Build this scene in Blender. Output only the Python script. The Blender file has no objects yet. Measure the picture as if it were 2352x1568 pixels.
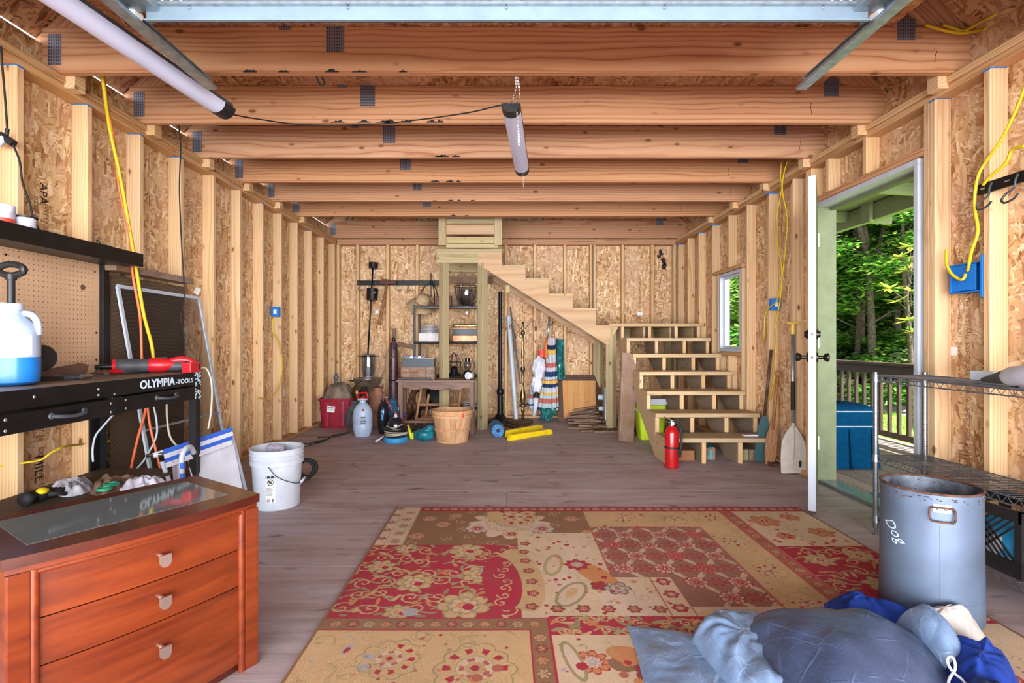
import bpy, bmesh, math, random
import numpy as np
from mathutils import Vector, Matrix

# ---------------------------------------------------------------- camera, sky, sun, exposure
F, X0, Y0, ZC = 1178.0, 1163.0, 783.0, 1.054          # focal length and principal point in pixels of 2352x1568, eye height
sc = bpy.context.scene
COL = sc.collection
cam_d = bpy.data.cameras.new('camera')
cam_d.sensor_width = 36.0
cam_d.lens = F / 2352.0 * 36.0
cam_d.shift_x = (1176.0 - X0) / 2352.0
cam_d.shift_y = (Y0 - 784.0) / 2352.0
cam_d.clip_start = 0.02
cam_d.clip_end = 200
cam = bpy.data.objects.new('camera', cam_d)
cam.location = (0, 0, ZC)
cam.rotation_euler = (math.pi / 2, 0, 0)
COL.objects.link(cam)
sc.camera = cam

world = bpy.data.worlds.new('world')
sc.world = world
world.use_nodes = True
wn = world.node_tree.nodes
wn['Background'].inputs[0].default_value = (0.86, 0.93, 1.0, 1)
wn['Background'].inputs[1].default_value = 1.15

sun_d = bpy.data.lights.new('sun', 'SUN')
sun_d.energy = 20.0
sun_d.angle = math.radians(1.5)
sun_d.color = (1.0, 0.95, 0.86)
sun = bpy.data.objects.new('sun', sun_d)
sun.rotation_euler = Vector((-0.38, 0.45, -1.0)).to_track_quat('-Z', 'Y').to_euler()
COL.objects.link(sun)

# added fill lamp standing in for daylight and ground bounce, behind the camera
day_d = bpy.data.lights.new('daylight_fill', 'AREA')
day_d.shape = 'RECTANGLE'
day_d.size, day_d.size_y = 30.0, 9.0
day_d.energy = 15500
day_d.color = (0.95, 0.97, 1.0)
day = bpy.data.objects.new('daylight_fill', day_d)
day.location = (0.0, -14.0, 1.2)
day.rotation_euler = Vector((0, 1, 0)).to_track_quat('-Z', 'Y').to_euler()
COL.objects.link(day)

sc.view_settings.view_transform = 'Standard'
sc.view_settings.look = 'None'
sc.view_settings.gamma = 1.0
sc.view_settings.use_curve_mapping = False
sc.view_settings.exposure = 0.18
sc.cycles.max_bounces = 8
sc.cycles.diffuse_bounces = 5
sc.cycles.transparent_max_bounces = 12
sc.cycles.caustics_reflective = False
sc.cycles.caustics_refractive = False
sc.cycles.use_denoising = True
sc.cycles.sample_clamp_indirect = 6.0

# ---------------------------------------------------------------- pixel -> place (distance always from what is touched)
def at(px, py, d):
    return Vector(((px - X0) * d / F, d, ZC - (py - Y0) * d / F))
def fl(px, py, z=0.0):                                  # on a level plane at height z
    return at(px, py, (ZC - z) * F / (py - Y0))
def atx(px, py, X):                                     # on a wall plane of constant X
    return at(px, py, X * F / (px - X0))

R = random.Random(7)
XW = 2.32            # stud faces of the side walls
XO = 2.41            # sheathing of the side walls
YB = 7.0             # stud faces of the back wall
ZJ = 2.442           # underside of joists

# ---------------------------------------------------------------- mesh builder
def frame(axis):
    a = Vector(axis).normalized()
    u = a.orthogonal().normalized()
    return a, u, a.cross(u)

class MB:
    def __init__(s):
        s.v = []; s.f = []
    def add(s, vs, fs):
        o = len(s.v)
        s.v += [tuple(q) for q in vs]
        s.f += [tuple(i + o for i in q) for q in fs]
        return s
    def box(s, c, size, rz=0.0, m=None):
        x, y, z = [k / 2 for k in size]
        vs = [Vector((i, j, k)) for i in (-x, x) for j in (-y, y) for k in (-z, z)]
        rot = m if m is not None else Matrix.Rotation(rz, 3, 'Z')
        c = Vector(c)
        return s.add([rot @ q + c for q in vs], [(0, 1, 3, 2), (4, 6, 7, 5), (0, 4, 5, 1), (2, 3, 7, 6), (0, 2, 6, 4), (1, 5, 7, 3)])
    def bev(s, c, size, b=0.004, rz=0.0, m=None):
        # box with chamfered edges
        x, y, z = [k / 2 for k in size]
        b = min(b, x * .9, y * .9, z * .9)
        rot = m if m is not None else Matrix.Rotation(rz, 3, 'Z')
        c = Vector(c)
        bm = bmesh.new()
        bmesh.ops.create_cube(bm, size=1.0)
        for q in bm.verts:
            q.co = Vector((q.co.x * 2 * x, q.co.y * 2 * y, q.co.z * 2 * z))
        bmesh.ops.bevel(bm, geom=bm.edges[:], offset=b, segments=2, profile=0.7, affect='EDGES')
        bm.verts.index_update()
        vs = [rot @ q.co + c for q in bm.verts]
        fs = [[q.index for q in f.verts] for f in bm.faces]
        bm.free()
        return s.add(vs, fs)
    def b2(s, lo, hi, b=0.0):
        lo, hi = Vector(lo), Vector(hi)
        c = (lo + hi) / 2; d = hi - lo
        sz = (abs(d.x), abs(d.y), abs(d.z))
        return s.bev(c, sz, b) if b else s.box(c, sz)
    def bar(s, p0, p1, w, t, up=(0, 0, 1)):
        p0, p1 = Vector(p0), Vector(p1)
        a = (p1 - p0).normalized()
        u = Vector(up) - a * a.dot(Vector(up))
        if u.length < 1e-4: u = a.orthogonal()
        u.normalize()
        w_ = a.cross(u)
        m = Matrix((a, w_, u)).transposed()
        return s.box((p0 + p1) / 2, ((p1 - p0).length, w, t), m=m)
    def cyl(s, p0, p1, r0, r1=None, n=12, caps=True):
        p0, p1 = Vector(p0), Vector(p1)
        r1 = r0 if r1 is None else r1
        a, u, w = frame(p1 - p0)
        vs = []
        for p, r in ((p0, r0), (p1, r1)):
            vs += [p + (u * math.cos(2 * math.pi * i / n) + w * math.sin(2 * math.pi * i / n)) * r for i in range(n)]
        fs = [(i, (i + 1) % n, n + (i + 1) % n, n + i) for i in range(n)]
        if caps: fs += [tuple(range(n - 1, -1, -1)), tuple(range(n, 2 * n))]
        return s.add(vs, fs)
    def tube(s, pts, r, n=6, closed=False, caps=True):
        pts = [Vector(p) for p in pts]
        k = len(pts)
        rs = r if isinstance(r, (list, tuple)) else [r] * k
        vs = []
        u = None
        for i, p in enumerate(pts):
            if closed: t = pts[(i + 1) % k] - pts[i - 1]
            else: t = pts[min(i + 1, k - 1)] - pts[max(i - 1, 0)]
            t = t.normalized() if t.length > 1e-9 else Vector((0, 0, 1))
            if u is None: u = t.orthogonal().normalized()
            u = u - t * t.dot(u)
            u = u.normalized() if u.length > 1e-6 else t.orthogonal().normalized()
            w = t.cross(u)
            vs += [p + (u * math.cos(2 * math.pi * j / n) + w * math.sin(2 * math.pi * j / n)) * rs[i] for j in range(n)]
        fs = []
        for i in range(k if closed else k - 1):
            a, b = i * n, ((i + 1) % k) * n
            fs += [(a + j, a + (j + 1) % n, b + (j + 1) % n, b + j) for j in range(n)]
        if caps and not closed: fs += [tuple(range(n - 1, -1, -1)), tuple(range((k - 1) * n, k * n))]
        return s.add(vs, fs)
    def lathe(s, prof, c=(0, 0, 0), n=24, axis=(0, 0, 1), sx=1.0, sy=1.0, rz=0.0, lobes=None):
        c = Vector(c)
        a, u, w = (Vector((0, 0, 1)), Vector((math.cos(rz), math.sin(rz), 0)), Vector((-math.sin(rz), math.cos(rz), 0))) if tuple(axis) == (0, 0, 1) else frame(axis)
        vs = []
        for r, z in prof:
            for i in range(n):
                t = 2 * math.pi * i / n
                k = 1.0 if lobes is None else lobes(t, z)
                vs.append(c + a * z + (u * math.cos(t) * sx + w * math.sin(t) * sy) * max(r, 1e-4) * k)
        fs = []
        for q in range(len(prof) - 1):
            fs += [(q * n + i, q * n + (i + 1) % n, (q + 1) * n + (i + 1) % n, (q + 1) * n + i) for i in range(n)]
        if prof[0][0] <= 1e-3: pass
        return s.add(vs, fs)
    def prism(s, poly, o, u, v, w, t):
        # polygon (list of (a,b)) in the plane o + a*u + b*v, extruded by t along w
        o, u, v, w = Vector(o), Vector(u), Vector(v), Vector(w)
        n = len(poly)
        vs = [o + u * a + v * b for a, b in poly] + [o + u * a + v * b + w * t for a, b in poly]
        fs = [tuple(range(n - 1, -1, -1)), tuple(range(n, 2 * n))] + [(i, (i + 1) % n, n + (i + 1) % n, n + i) for i in range(n)]
        return s.add(vs, fs)
    def torus(s, c, Rr, r, axis=(0, 0, 1), n=24, m=8):
        a, u, w = frame(axis); c = Vector(c)
        return s.tube([c + (u * math.cos(2 * math.pi * i / n) + w * math.sin(2 * math.pi * i / n)) * Rr for i in range(n)], r, m, closed=True)
    def sph(s, c, r, nu=14, nv=9, fn=None):
        c = Vector(c)
        r = r if isinstance(r, (tuple, list)) else (r, r, r)
        vs = []
        for j in range(nv + 1):
            ph = math.pi * j / nv
            for i in range(nu):
                t = 2 * math.pi * i / nu
                k = 1.0 if fn is None else fn(t, ph)
                vs.append(c + Vector((math.sin(ph) * math.cos(t) * r[0] * k, math.sin(ph) * math.sin(t) * r[1] * k, math.cos(ph) * r[2] * k)))
        fs = [(j * nu + i, (j + 1) * nu + i, (j + 1) * nu + (i + 1) % nu, j * nu + (i + 1) % nu) for j in range(nv) for i in range(nu)]
        return s.add(vs, fs)
    def grid(s, fn, nu, nv, wrap=False):
        vs = [fn(i / (nu if wrap else nu - 1), j / (nv - 1)) for j in range(nv) for i in range(nu)]
        fs = [(j * nu + i, j * nu + (i + 1) % nu, (j + 1) * nu + (i + 1) % nu, (j + 1) * nu + i) for j in range(nv - 1) for i in range(nu if wrap else nu - 1)]
        return s.add(vs, fs)

def spline(pts, k=6):
    pts = [Vector(p) for p in pts]
    out = []
    for i in range(len(pts) - 1):
        a = pts[max(i - 1, 0)]; b = pts[i]; c = pts[i + 1]; d = pts[min(i + 2, len(pts) - 1)]
        for j in range(k):
            t = j / k
            out.append(0.5 * ((2 * b) + (c - a) * t + (2 * a - 5 * b + 4 * c - d) * t * t + (3 * b - 3 * c + d - a) * t ** 3))
    out.append(pts[-1])
    return out

def vnoise(x, y, seed=0):
    # cheap smooth value noise
    def h(i, j):
        n = math.sin(i * 127.1 + j * 311.7 + seed * 74.7) * 43758.5453
        return n - math.floor(n)
    i, j = math.floor(x), math.floor(y)
    fx, fy = x - i, y - j
    fx, fy = fx * fx * (3 - 2 * fx), fy * fy * (3 - 2 * fy)
    return (h(i, j) * (1 - fx) + h(i + 1, j) * fx) * (1 - fy) + (h(i, j + 1) * (1 - fx) + h(i + 1, j + 1) * fx) * fy

INV = {}
def thing(name, label, cat, loc=(0, 0, 0), group=None, kind=None):
    o = bpy.data.objects.new(name, None)
    o.empty_display_size = 0.1
    COL.objects.link(o)
    o.location = loc
    INV[o.name] = Matrix.Translation(Vector(loc)).inverted()
    if label: o['label'] = label
    if cat: o['category'] = cat
    if group: o['group'] = group
    if kind: o['kind'] = kind
    return o

def attach(o, parent):
    if parent is not None:
        o.parent = parent
        inv = INV.get(parent.name)
        if inv is None:
            inv = Matrix.Identity(4)
        o.matrix_parent_inverse = inv
        # world matrix bookkeeping so that sub-parts can hang from parts
    INV[o.name] = o.matrix_basis.inverted()

def build(name, mb, mat, parent=None, smooth=False, label=None, cat=None, group=None, kind=None, m4=None):
    me = bpy.data.meshes.new(name)
    vs = mb.v
    org = Vector((0, 0, 0))
    if parent is None and vs and m4 is None:
        a = np.array(vs)
        lo, hi = a.min(0), a.max(0)
        org = Vector(((lo[0] + hi[0]) / 2, (lo[1] + hi[1]) / 2, lo[2]))
        vs = (a - np.array(org)).tolist()
    me.from_pydata(vs, [], mb.f)
    me.materials.append(MAT[mat] if isinstance(mat, str) else mat)
    if smooth:
        me.polygons.foreach_set('use_smooth', [True] * len(me.polygons))
        if smooth != True:
            me.set_sharp_from_angle(angle=math.radians(smooth))
    me.update()
    o = bpy.data.objects.new(name, me)
    COL.objects.link(o)
    o.location = org
    if m4 is not None: o.matrix_basis = m4
    attach(o, parent)
    if parent is None and m4 is None: INV[o.name] = Matrix.Translation(org).inverted()
    for k, v in (('label', label), ('category', cat), ('group', group), ('kind', kind)):
        if v: o[k] = v
    return o

BM_CACHE = {}
def board(name, p0, p1, w, t, mat, parent=None, wdir=(0, 0, 1), label=None, cat=None, group=None, kind=None, c=0.004):
    """a sawn board: local X runs along its length, Y along its width; alike boards share their mesh"""
    p0, p1 = Vector(p0), Vector(p1)
    a = (p1 - p0)
    L = a.length
    a.normalize()
    u = Vector(wdir) - a * a.dot(Vector(wdir))
    if u.length < 1e-5: u = a.orthogonal()
    u.normalize()
    z = a.cross(u)
    key = (round(L, 3), round(w, 4), round(t, 4), mat)
    me = BM_CACHE.get(key)
    if me is None:
        x, y, h = L / 2, w / 2, t / 2
        k = min(c, y * .4, h * .4)
        ring = [(-y + k, -h), (y - k, -h), (y, -h + k), (y, h - k), (y - k, h), (-y + k, h), (-y, h - k), (-y, -h + k)]
        vs = [(-x, q[0], q[1]) for q in ring] + [(x, q[0], q[1]) for q in ring]
        fs = [(i, (i + 1) % 8, 8 + (i + 1) % 8, 8 + i) for i in range(8)] + [tuple(range(7, -1, -1)), tuple(range(8, 16))]
        me = bpy.data.meshes.new(name)
        me.from_pydata(vs, [], fs)
        me.materials.append(MAT[mat])
        me.update()
        BM_CACHE[key] = me
    o = bpy.data.objects.new(name, me)
    COL.objects.link(o)
    m = Matrix((a, u, z)).transposed().to_4x4()
    m.translation = (p0 + p1) / 2
    o.matrix_basis = m
    attach(o, parent)
    for k, v in (('label', label), ('category', cat), ('group', group), ('kind', kind)):
        if v: o[k] = v
    return o

def text_mb(s, size, depth=0.0008, bold=0.0, shear=0.0, spacing=1.0):
    cu = bpy.data.curves.new('tmp', 'FONT')
    cu.body = s; cu.size = size; cu.offset = bold; cu.shear = shear; cu.space_character = spacing
    cu.extrude = depth / 2; cu.resolution_u = 3
    o = bpy.data.objects.new('tmp', cu)
    COL.objects.link(o)
    dg = bpy.context.evaluated_depsgraph_get()
    me = bpy.data.meshes.new_from_object(o.evaluated_get(dg))
    mb = MB()
    mb.add([q.co.copy() for q in me.vertices], [tuple(p.vertices) for p in me.polygons])
    bpy.data.objects.remove(o); bpy.data.curves.remove(cu); bpy.data.meshes.remove(me)
    return mb
def lay_text(s, size, o, u, v, w=None, **k):
    """letters laid on the plane o + x*u + y*v, standing proud along w"""
    mb = text_mb(s, size, **k)
    o, u, v = Vector(o), Vector(u).normalized(), Vector(v).normalized()
    w = u.cross(v)
    mb.v = [tuple(o + u * q[0] + v * q[1] + w * q[2]) for q in mb.v]
    return mb
def merge(*mbs):
    r = MB()
    for q in mbs: r.add(q.v, q.f)
    return r

# ---------------------------------------------------------------- materials
MAT = {}
class NT:
    def __init__(s, name):
        m = bpy.data.materials.new(name); m.use_nodes = True
        s.m = m; s.t = m.node_tree; s.t.nodes.clear()
        s.out = s.t.nodes.new('ShaderNodeOutputMaterial')
        s.b = s.t.nodes.new('ShaderNodeBsdfPrincipled')
        s.t.links.new(s.b.outputs[0], s.out.inputs[0])
        MAT[name] = m
    def n(s, typ, ins=None, **props):
        q = s.t.nodes.new('ShaderNode' + typ)
        for k, v in props.items(): setattr(q, k, v)
        for k, v in (ins or {}).items(): s.set(q, k, v)
        return q
    def set(s, q, k, v):
        if isinstance(v, bpy.types.NodeSocket): s.t.links.new(v, q.inputs[k])
        elif isinstance(v, bpy.types.Node): s.t.links.new(v.outputs[0], q.inputs[k])
        else: q.inputs[k].default_value = v
    def ramp(s, fac, stops, interp='LINEAR'):
        q = s.n('ValToRGB')
        cr = q.color_ramp; cr.interpolation = interp
        while len(cr.elements) > 1: cr.elements.remove(cr.elements[-1])
        cr.elements[0].position = stops[0][0]; cr.elements[0].color = (*stops[0][1], 1)
        for p, c in stops[1:]:
            e = cr.elements.new(p); e.color = (*c, 1)
        s.set(q, 0, fac)
        return q
    def mixc(s, fac, a, b, mode='MIX'):
        q = s.n('Mix', data_type='RGBA', blend_type=mode)
        for i, v in ((0, fac), (6, a), (7, b)):
            if isinstance(v, tuple): v = (*v, 1) if len(v) == 3 else v
            s.set(q, i, v)
        return q.outputs[2]
    def math(s, op, a, b=0.0, c=None):
        q = s.n('Math', operation=op); s.set(q, 0, a); s.set(q, 1, b)
        if c is not None: s.set(q, 2, c)
        return q.outputs[0]
    def vmath(s, op, a, b):
        q = s.n('VectorMath', operation=op); s.set(q, 0, a); s.set(q, 1, b)
        return q.outputs[0]
    def obj(s, rnd=(0, 0, 0)):
        tc = s.n('TexCoord').outputs['Object']
        if any(rnd):
            oi = s.n('ObjectInfo').outputs['Random']
            cx = s.n('CombineXYZ', {0: s.math('MULTIPLY', oi, rnd[0]), 1: s.math('MULTIPLY_ADD', oi, rnd[1], -rnd[1] / 2), 2: s.math('MULTIPLY_ADD', s.math('FRACT', s.math('MULTIPLY', oi, 17.3)), rnd[2], -rnd[2] / 2)})
            return s.vmath('ADD', tc, cx.outputs[0])
        return tc
    def sc(s, v, k):
        return s.vmath('MULTIPLY', v, k)
    def noise(s, v, scale=5.0, detail=3.0, rough=0.55, dist=0.0):
        return s.n('TexNoise', {'Vector': v, 'Scale': scale, 'Detail': detail, 'Roughness': rough, 'Distortion': dist}).outputs[0]
    def bump(s, h, strength=0.3, dist=0.01):
        q = s.n('Bump', {'Height': h, 'Strength': strength, 'Distance': dist})
        s.set(s.b, 'Normal', q.outputs[0])

def plain(name, col, rough=0.5, metal=0.0, var=0.06, scale=14.0, bump=0.0, spec=0.5, coat=0.0, trans=0.0, alpha=1.0, ior=1.45):
    t = NT(name)
    v = t.obj()
    nz = t.noise(v, scale, 3)
    lo = tuple(max(0, c * (1 - var * 2)) for c in col); hi = tuple(min(1, c * (1 + var * 2)) for c in col)
    c = t.ramp(nz, [(0.3, lo), (0.7, hi)])
    t.set(t.b, 'Base Color', c)
    t.b.inputs['Roughness'].default_value = rough
    t.b.inputs['Metallic'].default_value = metal
    t.b.inputs['Specular IOR Level'].default_value = spec
    t.b.inputs['Coat Weight'].default_value = coat
    t.b.inputs['Transmission Weight'].default_value = trans
    t.b.inputs['IOR'].default_value = ior
    t.b.inputs['Alpha'].default_value = alpha
    if bump: t.bump(nz, bump, 0.01)
    return t

def pine(name, light, mid, dark, knot=(0.20, 0.085, 0.035), ring=34.0, tone=0.14, rough=0.65, knots=0.075, dirt=None, xs=0.03, contrast=1.0, sat=0.12, bump=0.08):
    t = NT(name)
    v = t.obj((9.0, 0.22, 0.14))
    warp = t.noise(t.sc(v, (1.3, 7, 7)), 1.0, 2)
    vv = t.vmath('ADD', t.sc(v, (xs, 1, 1)), t.sc(t.n('CombineXYZ', {0: 0.0, 1: warp, 2: warp}).outputs[0], (0.0, 0.045, 0.045)))
    # knots bend the grain
    kv = t.n('TexVoronoi', {'Vector': t.vmath('ADD', t.sc(v, (4.5, 9, 9)), t.sc(t.n('TexNoise', {'Vector': v, 'Scale': 40.0}).outputs['Color'], (0.06, 0.06, 0.06))), 'Scale': 1.0}, feature='F1')
    kd = kv.outputs['Distance']
    wv = t.n('TexWave', {'Vector': vv, 'Scale': ring, 'Distortion': 2.6, 'Detail': 3.0, 'Detail Scale': 0.8}, wave_type='RINGS', rings_direction='X')
    w = wv.outputs['Fac']
    fine = t.noise(t.sc(v, (2.5, 170, 170)), 1.0, 2)
    c = t.ramp(w, [(0.0, light), (0.55, mid), (0.86, mid), (1.0, dark)])
    c = t.mixc(t.math('MULTIPLY', fine, 0.35), c.outputs[0], dark)
    big = t.noise(t.sc(v, (0.9, 3, 3)), 1.0, 2)
    c = t.mixc(t.ramp(big, [(0.35, (0, 0, 0)), (0.75, (0.55, 0.55, 0.55))]).outputs[0], c, mid)
    # each board a tone of its own
    oi = t.n('ObjectInfo').outputs['Random']
    hsv = t.n('HueSaturation', {'Color': c, 'Value': t.math('MULTIPLY_ADD', oi, tone * 2, 1 - tone), 'Saturation': t.math('MULTIPLY_ADD', t.math('FRACT', t.math('MULTIPLY', oi, 7.7)), sat, 1.0 - sat * 0.5)})
    c = hsv.outputs[0]
    if knots:
        c = t.mixc(t.ramp(kd, [(knots * 0.9, (1, 1, 1)), (knots * 1.15, (0.45, 0.45, 0.45)), (knots * 1.9, (0, 0, 0))]).outputs[0], c, knot)
    if dirt:
        dn = t.noise(t.sc(v, (3, 6, 6)), 1.0, 4, 0.7)
        c = t.mixc(t.ramp(dn, [(0.45, (0, 0, 0)), (0.7, (0.7, 0.7, 0.7))]).outputs[0], c, dirt)
    t.set(t.b, 'Base Color', c)
    t.b.inputs['Roughness'].default_value = rough
    t.b.inputs['Specular IOR Level'].default_value = 0.25
    t.bump(t.math('ADD', t.math('MULTIPLY', w, 0.5), fine), bump, 0.003)
    return t

def osb(name, cols, along=14.0, across=54.0):
    t = NT(name)
    v = t.obj((30.0, 30.0, 0))
    wz = t.n('TexNoise', {'Vector': v, 'Scale': 7.0, 'Detail': 2.0}).outputs['Color']
    wf = t.n('TexNoise', {'Vector': v, 'Scale': 45.0, 'Detail': 3.0}).outputs['Color']
    v = t.vmath('ADD', t.vmath('ADD', v, t.sc(wz, (0.05, 0.05, 0.0))), t.sc(wf, (0.012, 0.012, 0.0)))
    layers = []
    for i, a in enumerate((0.30, -0.62, 1.15, -1.30, 0.0)):
        mp = t.n('Mapping', {'Vector': v, 'Rotation': (0, 0, a), 'Location': (i * 3.1, i * 1.7, 0), 'Scale': (1, 1, 0.0)}).outputs[0]
        k = (1.0, 1.25, 0.8, 1.5, 1.0)[i]
        mp = t.sc(mp, (along * k, across * k, 1))
        vo = t.n('TexVoronoi', {'Vector': mp, 'Scale': 1.0, 'Randomness': 1.0}, feature='F1', distance='EUCLIDEAN')
        sp = t.n('SeparateColor', {0: vo.outputs['Color']})
        shade = t.math('MULTIPLY', vo.outputs['Distance'], 0.22)
        layers.append((t.math('SUBTRACT', sp.outputs[0], shade), sp.outputs[1], sp.outputs[2]))
    val = layers[0][0]
    hgt = layers[0][2]
    for i in range(1, 5):
        g = t.math('GREATER_THAN', layers[i][1], (0.0, 0.45, 0.58, 0.70, 0.62)[i])
        val = t.n('Mix', {0: g, 2: val, 3: layers[i][0]}).outputs[0]
        hgt = t.n('Mix', {0: g, 2: hgt, 3: layers[i][2]}).outputs[0]
    grain = t.noise(t.sc(v, (110, 110, 1)), 1.0, 3)
    val2 = t.math('MULTIPLY_ADD', grain, 0.45, t.math('SUBTRACT', val, 0.12))
    big = t.noise(t.sc(v, (2.2, 2.2, 1)), 1.0, 2)
    val2 = t.math('ADD', val2, t.math('MULTIPLY_ADD', big, 0.4, -0.2))
    c = t.ramp(val2, cols)
    hue = t.noise(t.sc(v, (3.1, 3.1, 1)), 1.0, 2)
    c = t.mixc(t.ramp(hue, [(0.42, (0, 0, 0)), (0.7, (0.55, 0.55, 0.55))]).outputs[0], c.outputs[0], (0.60, 0.37, 0.25), 'MIX')
    t.set(t.b, 'Base Color', c)
    t.b.inputs['Roughness'].default_value = 0.6
    t.b.inputs['Specular IOR Level'].default_value = 0.25
    t.bump(t.math('ADD', hgt, grain), 0.12, 0.003)
    return t

S2 = [(0.0, (0.27, 0.115, 0.043)), (0.12, (0.44, 0.225, 0.094)), (0.34, (0.565, 0.335, 0.158)), (0.62, (0.64, 0.415, 0.215)), (0.86, (0.73, 0.53, 0.315)), (1.0, (0.86, 0.71, 0.49))]
osb('osb', S2)
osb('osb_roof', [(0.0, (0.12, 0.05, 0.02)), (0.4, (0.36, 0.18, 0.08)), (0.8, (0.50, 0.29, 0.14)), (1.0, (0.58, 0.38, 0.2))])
pine('stud_pine', (0.74, 0.52, 0.305), (0.67, 0.44, 0.235), (0.52, 0.30, 0.13), tone=0.10, ring=20, knots=0.085)
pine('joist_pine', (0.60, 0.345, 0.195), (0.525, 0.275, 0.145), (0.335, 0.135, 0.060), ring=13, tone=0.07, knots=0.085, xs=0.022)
pine('plate_pine', (0.62, 0.39, 0.20), (0.54, 0.31, 0.14), (0.40, 0.19, 0.08), ring=24, knots=0.08)
pine('treated_pine', (0.53, 0.43, 0.25), (0.45, 0.355, 0.19), (0.31, 0.24, 0.115), knot=(0.13, 0.08, 0.04), ring=22, knots=0.08)
pine('stringer_shaded', (0.30, 0.215, 0.145), (0.235, 0.165, 0.11), (0.15, 0.10, 0.065), knot=(0.08, 0.05, 0.03), ring=20, knots=0.06)  # darker brown, with the shade under the treads put into the colour
pine('tread_pine', (0.62, 0.46, 0.28), (0.54, 0.38, 0.215), (0.39, 0.26, 0.135), knot=(0.16, 0.08, 0.04), ring=22, knots=0.07)
pine('stringer_pine', (0.64, 0.43, 0.255), (0.58, 0.37, 0.205), (0.48, 0.28, 0.145), ring=9, knots=0.03, xs=0.01)
pine('old_wood', (0.30, 0.19, 0.12), (0.21, 0.125, 0.08), (0.10, 0.055, 0.035), knot=(0.05, 0.03, 0.02), ring=30, dirt=(0.33, 0.25, 0.2))
pine('dark_wood', (0.15, 0.075, 0.045), (0.095, 0.045, 0.028), (0.04, 0.018, 0.012), knots=0, ring=30, rough=0.4)
pine('table_wood', (0.235, 0.135, 0.098), (0.17, 0.095, 0.070), (0.09, 0.048, 0.036), knots=0, ring=30, rough=0.45)
def fine_wood(name, a, b, c_, rough, coat=0.0):
    t = NT(name)
    v = t.obj((3.0, 1.0, 1.0))
    g = t.noise(t.sc(v, (1.6, 22, 22)), 1.0, 5, 0.6, 0.6)
    g2 = t.noise(t.sc(v, (7, 190, 190)), 1.0, 2)
    c = t.ramp(g, [(0.30, a), (0.52, b), (0.74, c_)])
    c = t.mixc(t.math('MULTIPLY', g2, 0.25), c.outputs[0], a)
    t.set(t.b, 'Base Color', c)
    t.b.inputs['Roughness'].default_value = rough
    t.b.inputs['Coat Weight'].default_value = coat
    t.b.inputs['Coat Roughness'].default_value = 0.15
fine_wood('cherry', (0.100, 0.014, 0.004), (0.185, 0.029, 0.006), (0.255, 0.046, 0.009), 0.32, 0.3)
fine_wood('cherry_dark', (0.042, 0.007, 0.004), (0.070, 0.011, 0.005), (0.095, 0.016, 0.007), 0.3, 0.3)
pine('basket_wood', (0.60, 0.36, 0.20), (0.54, 0.30, 0.155), (0.44, 0.23, 0.11), knots=0, ring=9, tone=0.16)
pine('panel_wood', (0.66, 0.36, 0.15), (0.58, 0.29, 0.105), (0.42, 0.19, 0.06), knots=0, ring=60, tone=0.06)
pine('dark_ply', (0.17, 0.115, 0.075), (0.125, 0.080, 0.052), (0.07, 0.042, 0.028), knots=0, ring=14, dirt=(0.08, 0.055, 0.04))
pine('deck_wood', (0.42, 0.36, 0.32), (0.33, 0.28, 0.25), (0.22, 0.18, 0.16), ring=30, knots=0.04)
pine('rail_wood', (0.085, 0.058, 0.045), (0.062, 0.042, 0.032), (0.035, 0.024, 0.018), knots=0, ring=30)
pine('sage_wood', (0.20, 0.235, 0.12), (0.175, 0.205, 0.105), (0.14, 0.17, 0.085), knots=0, ring=30)
pine('brown_wood', (0.42, 0.20, 0.085), (0.34, 0.15, 0.06), (0.2, 0.08, 0.03), knots=0, ring=34, rough=0.45)

# plywood floor: grain runs along X, with scuffs and stains
t = NT('plywood')
v = t.obj((5.0, 5.0, 0))
g1 = t.noise(t.sc(v, (1.2, 16, 1)), 1.0, 4, 0.6, 0.8)
g2 = t.noise(t.sc(v, (5, 110, 1)), 1.0, 3, 0.6)
st = t.noise(t.sc(v, (2.2, 5.0, 1)), 1.0, 4, 0.65)
sp = t.noise(t.sc(v, (5, 13, 1)), 1.0, 2, 0.5, 0.4)
c = t.ramp(g1, [(0.22, (0.28, 0.195, 0.185)), (0.5, (0.44, 0.345, 0.345)), (0.78, (0.58, 0.485, 0.505))])
c = t.mixc(t.math('MULTIPLY', g2, 0.45), c.outputs[0], (0.25, 0.170, 0.155))
c = t.mixc(t.ramp(st, [(0.42, (0, 0, 0)), (0.72, (0.6, 0.6, 0.6))]).outputs[0], c, (0.52, 0.46, 0.53))
c = t.mixc(t.ramp(sp, [(0.64, (0, 0, 0)), (0.74, (0.75, 0.75, 0.75))]).outputs[0], c, (0.13, 0.075, 0.06))
t.set(t.b, 'Base Color', c)
t.b.inputs['Roughness'].default_value = 0.62
t.b.inputs['Specular IOR Level'].default_value = 0.35
t.bump(t.math('ADD', g1, g2), 0.15, 0.004)

t = NT('rug_pile')
a = t.n('Attribute', attribute_name='Col').outputs['Color']
v = t.obj()
nz = t.noise(v, 420.0, 2)
c = t.mixc(t.math('MULTIPLY', nz, 0.36), a, t.mixc(1.0, a, (0.45, 0.40, 0.36), 'MULTIPLY'))
wn_ = t.noise(v, 7.0, 3)
c = t.mixc(t.math('MULTIPLY', wn_, 0.12), c, (0.47, 0.33, 0.22))
t.set(t.b, 'Base Color', c)
t.b.inputs['Roughness'].default_value = 0.95
t.b.inputs['Specular IOR Level'].default_value = 0.05
t.bump(nz, 0.7, 0.004)

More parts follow.
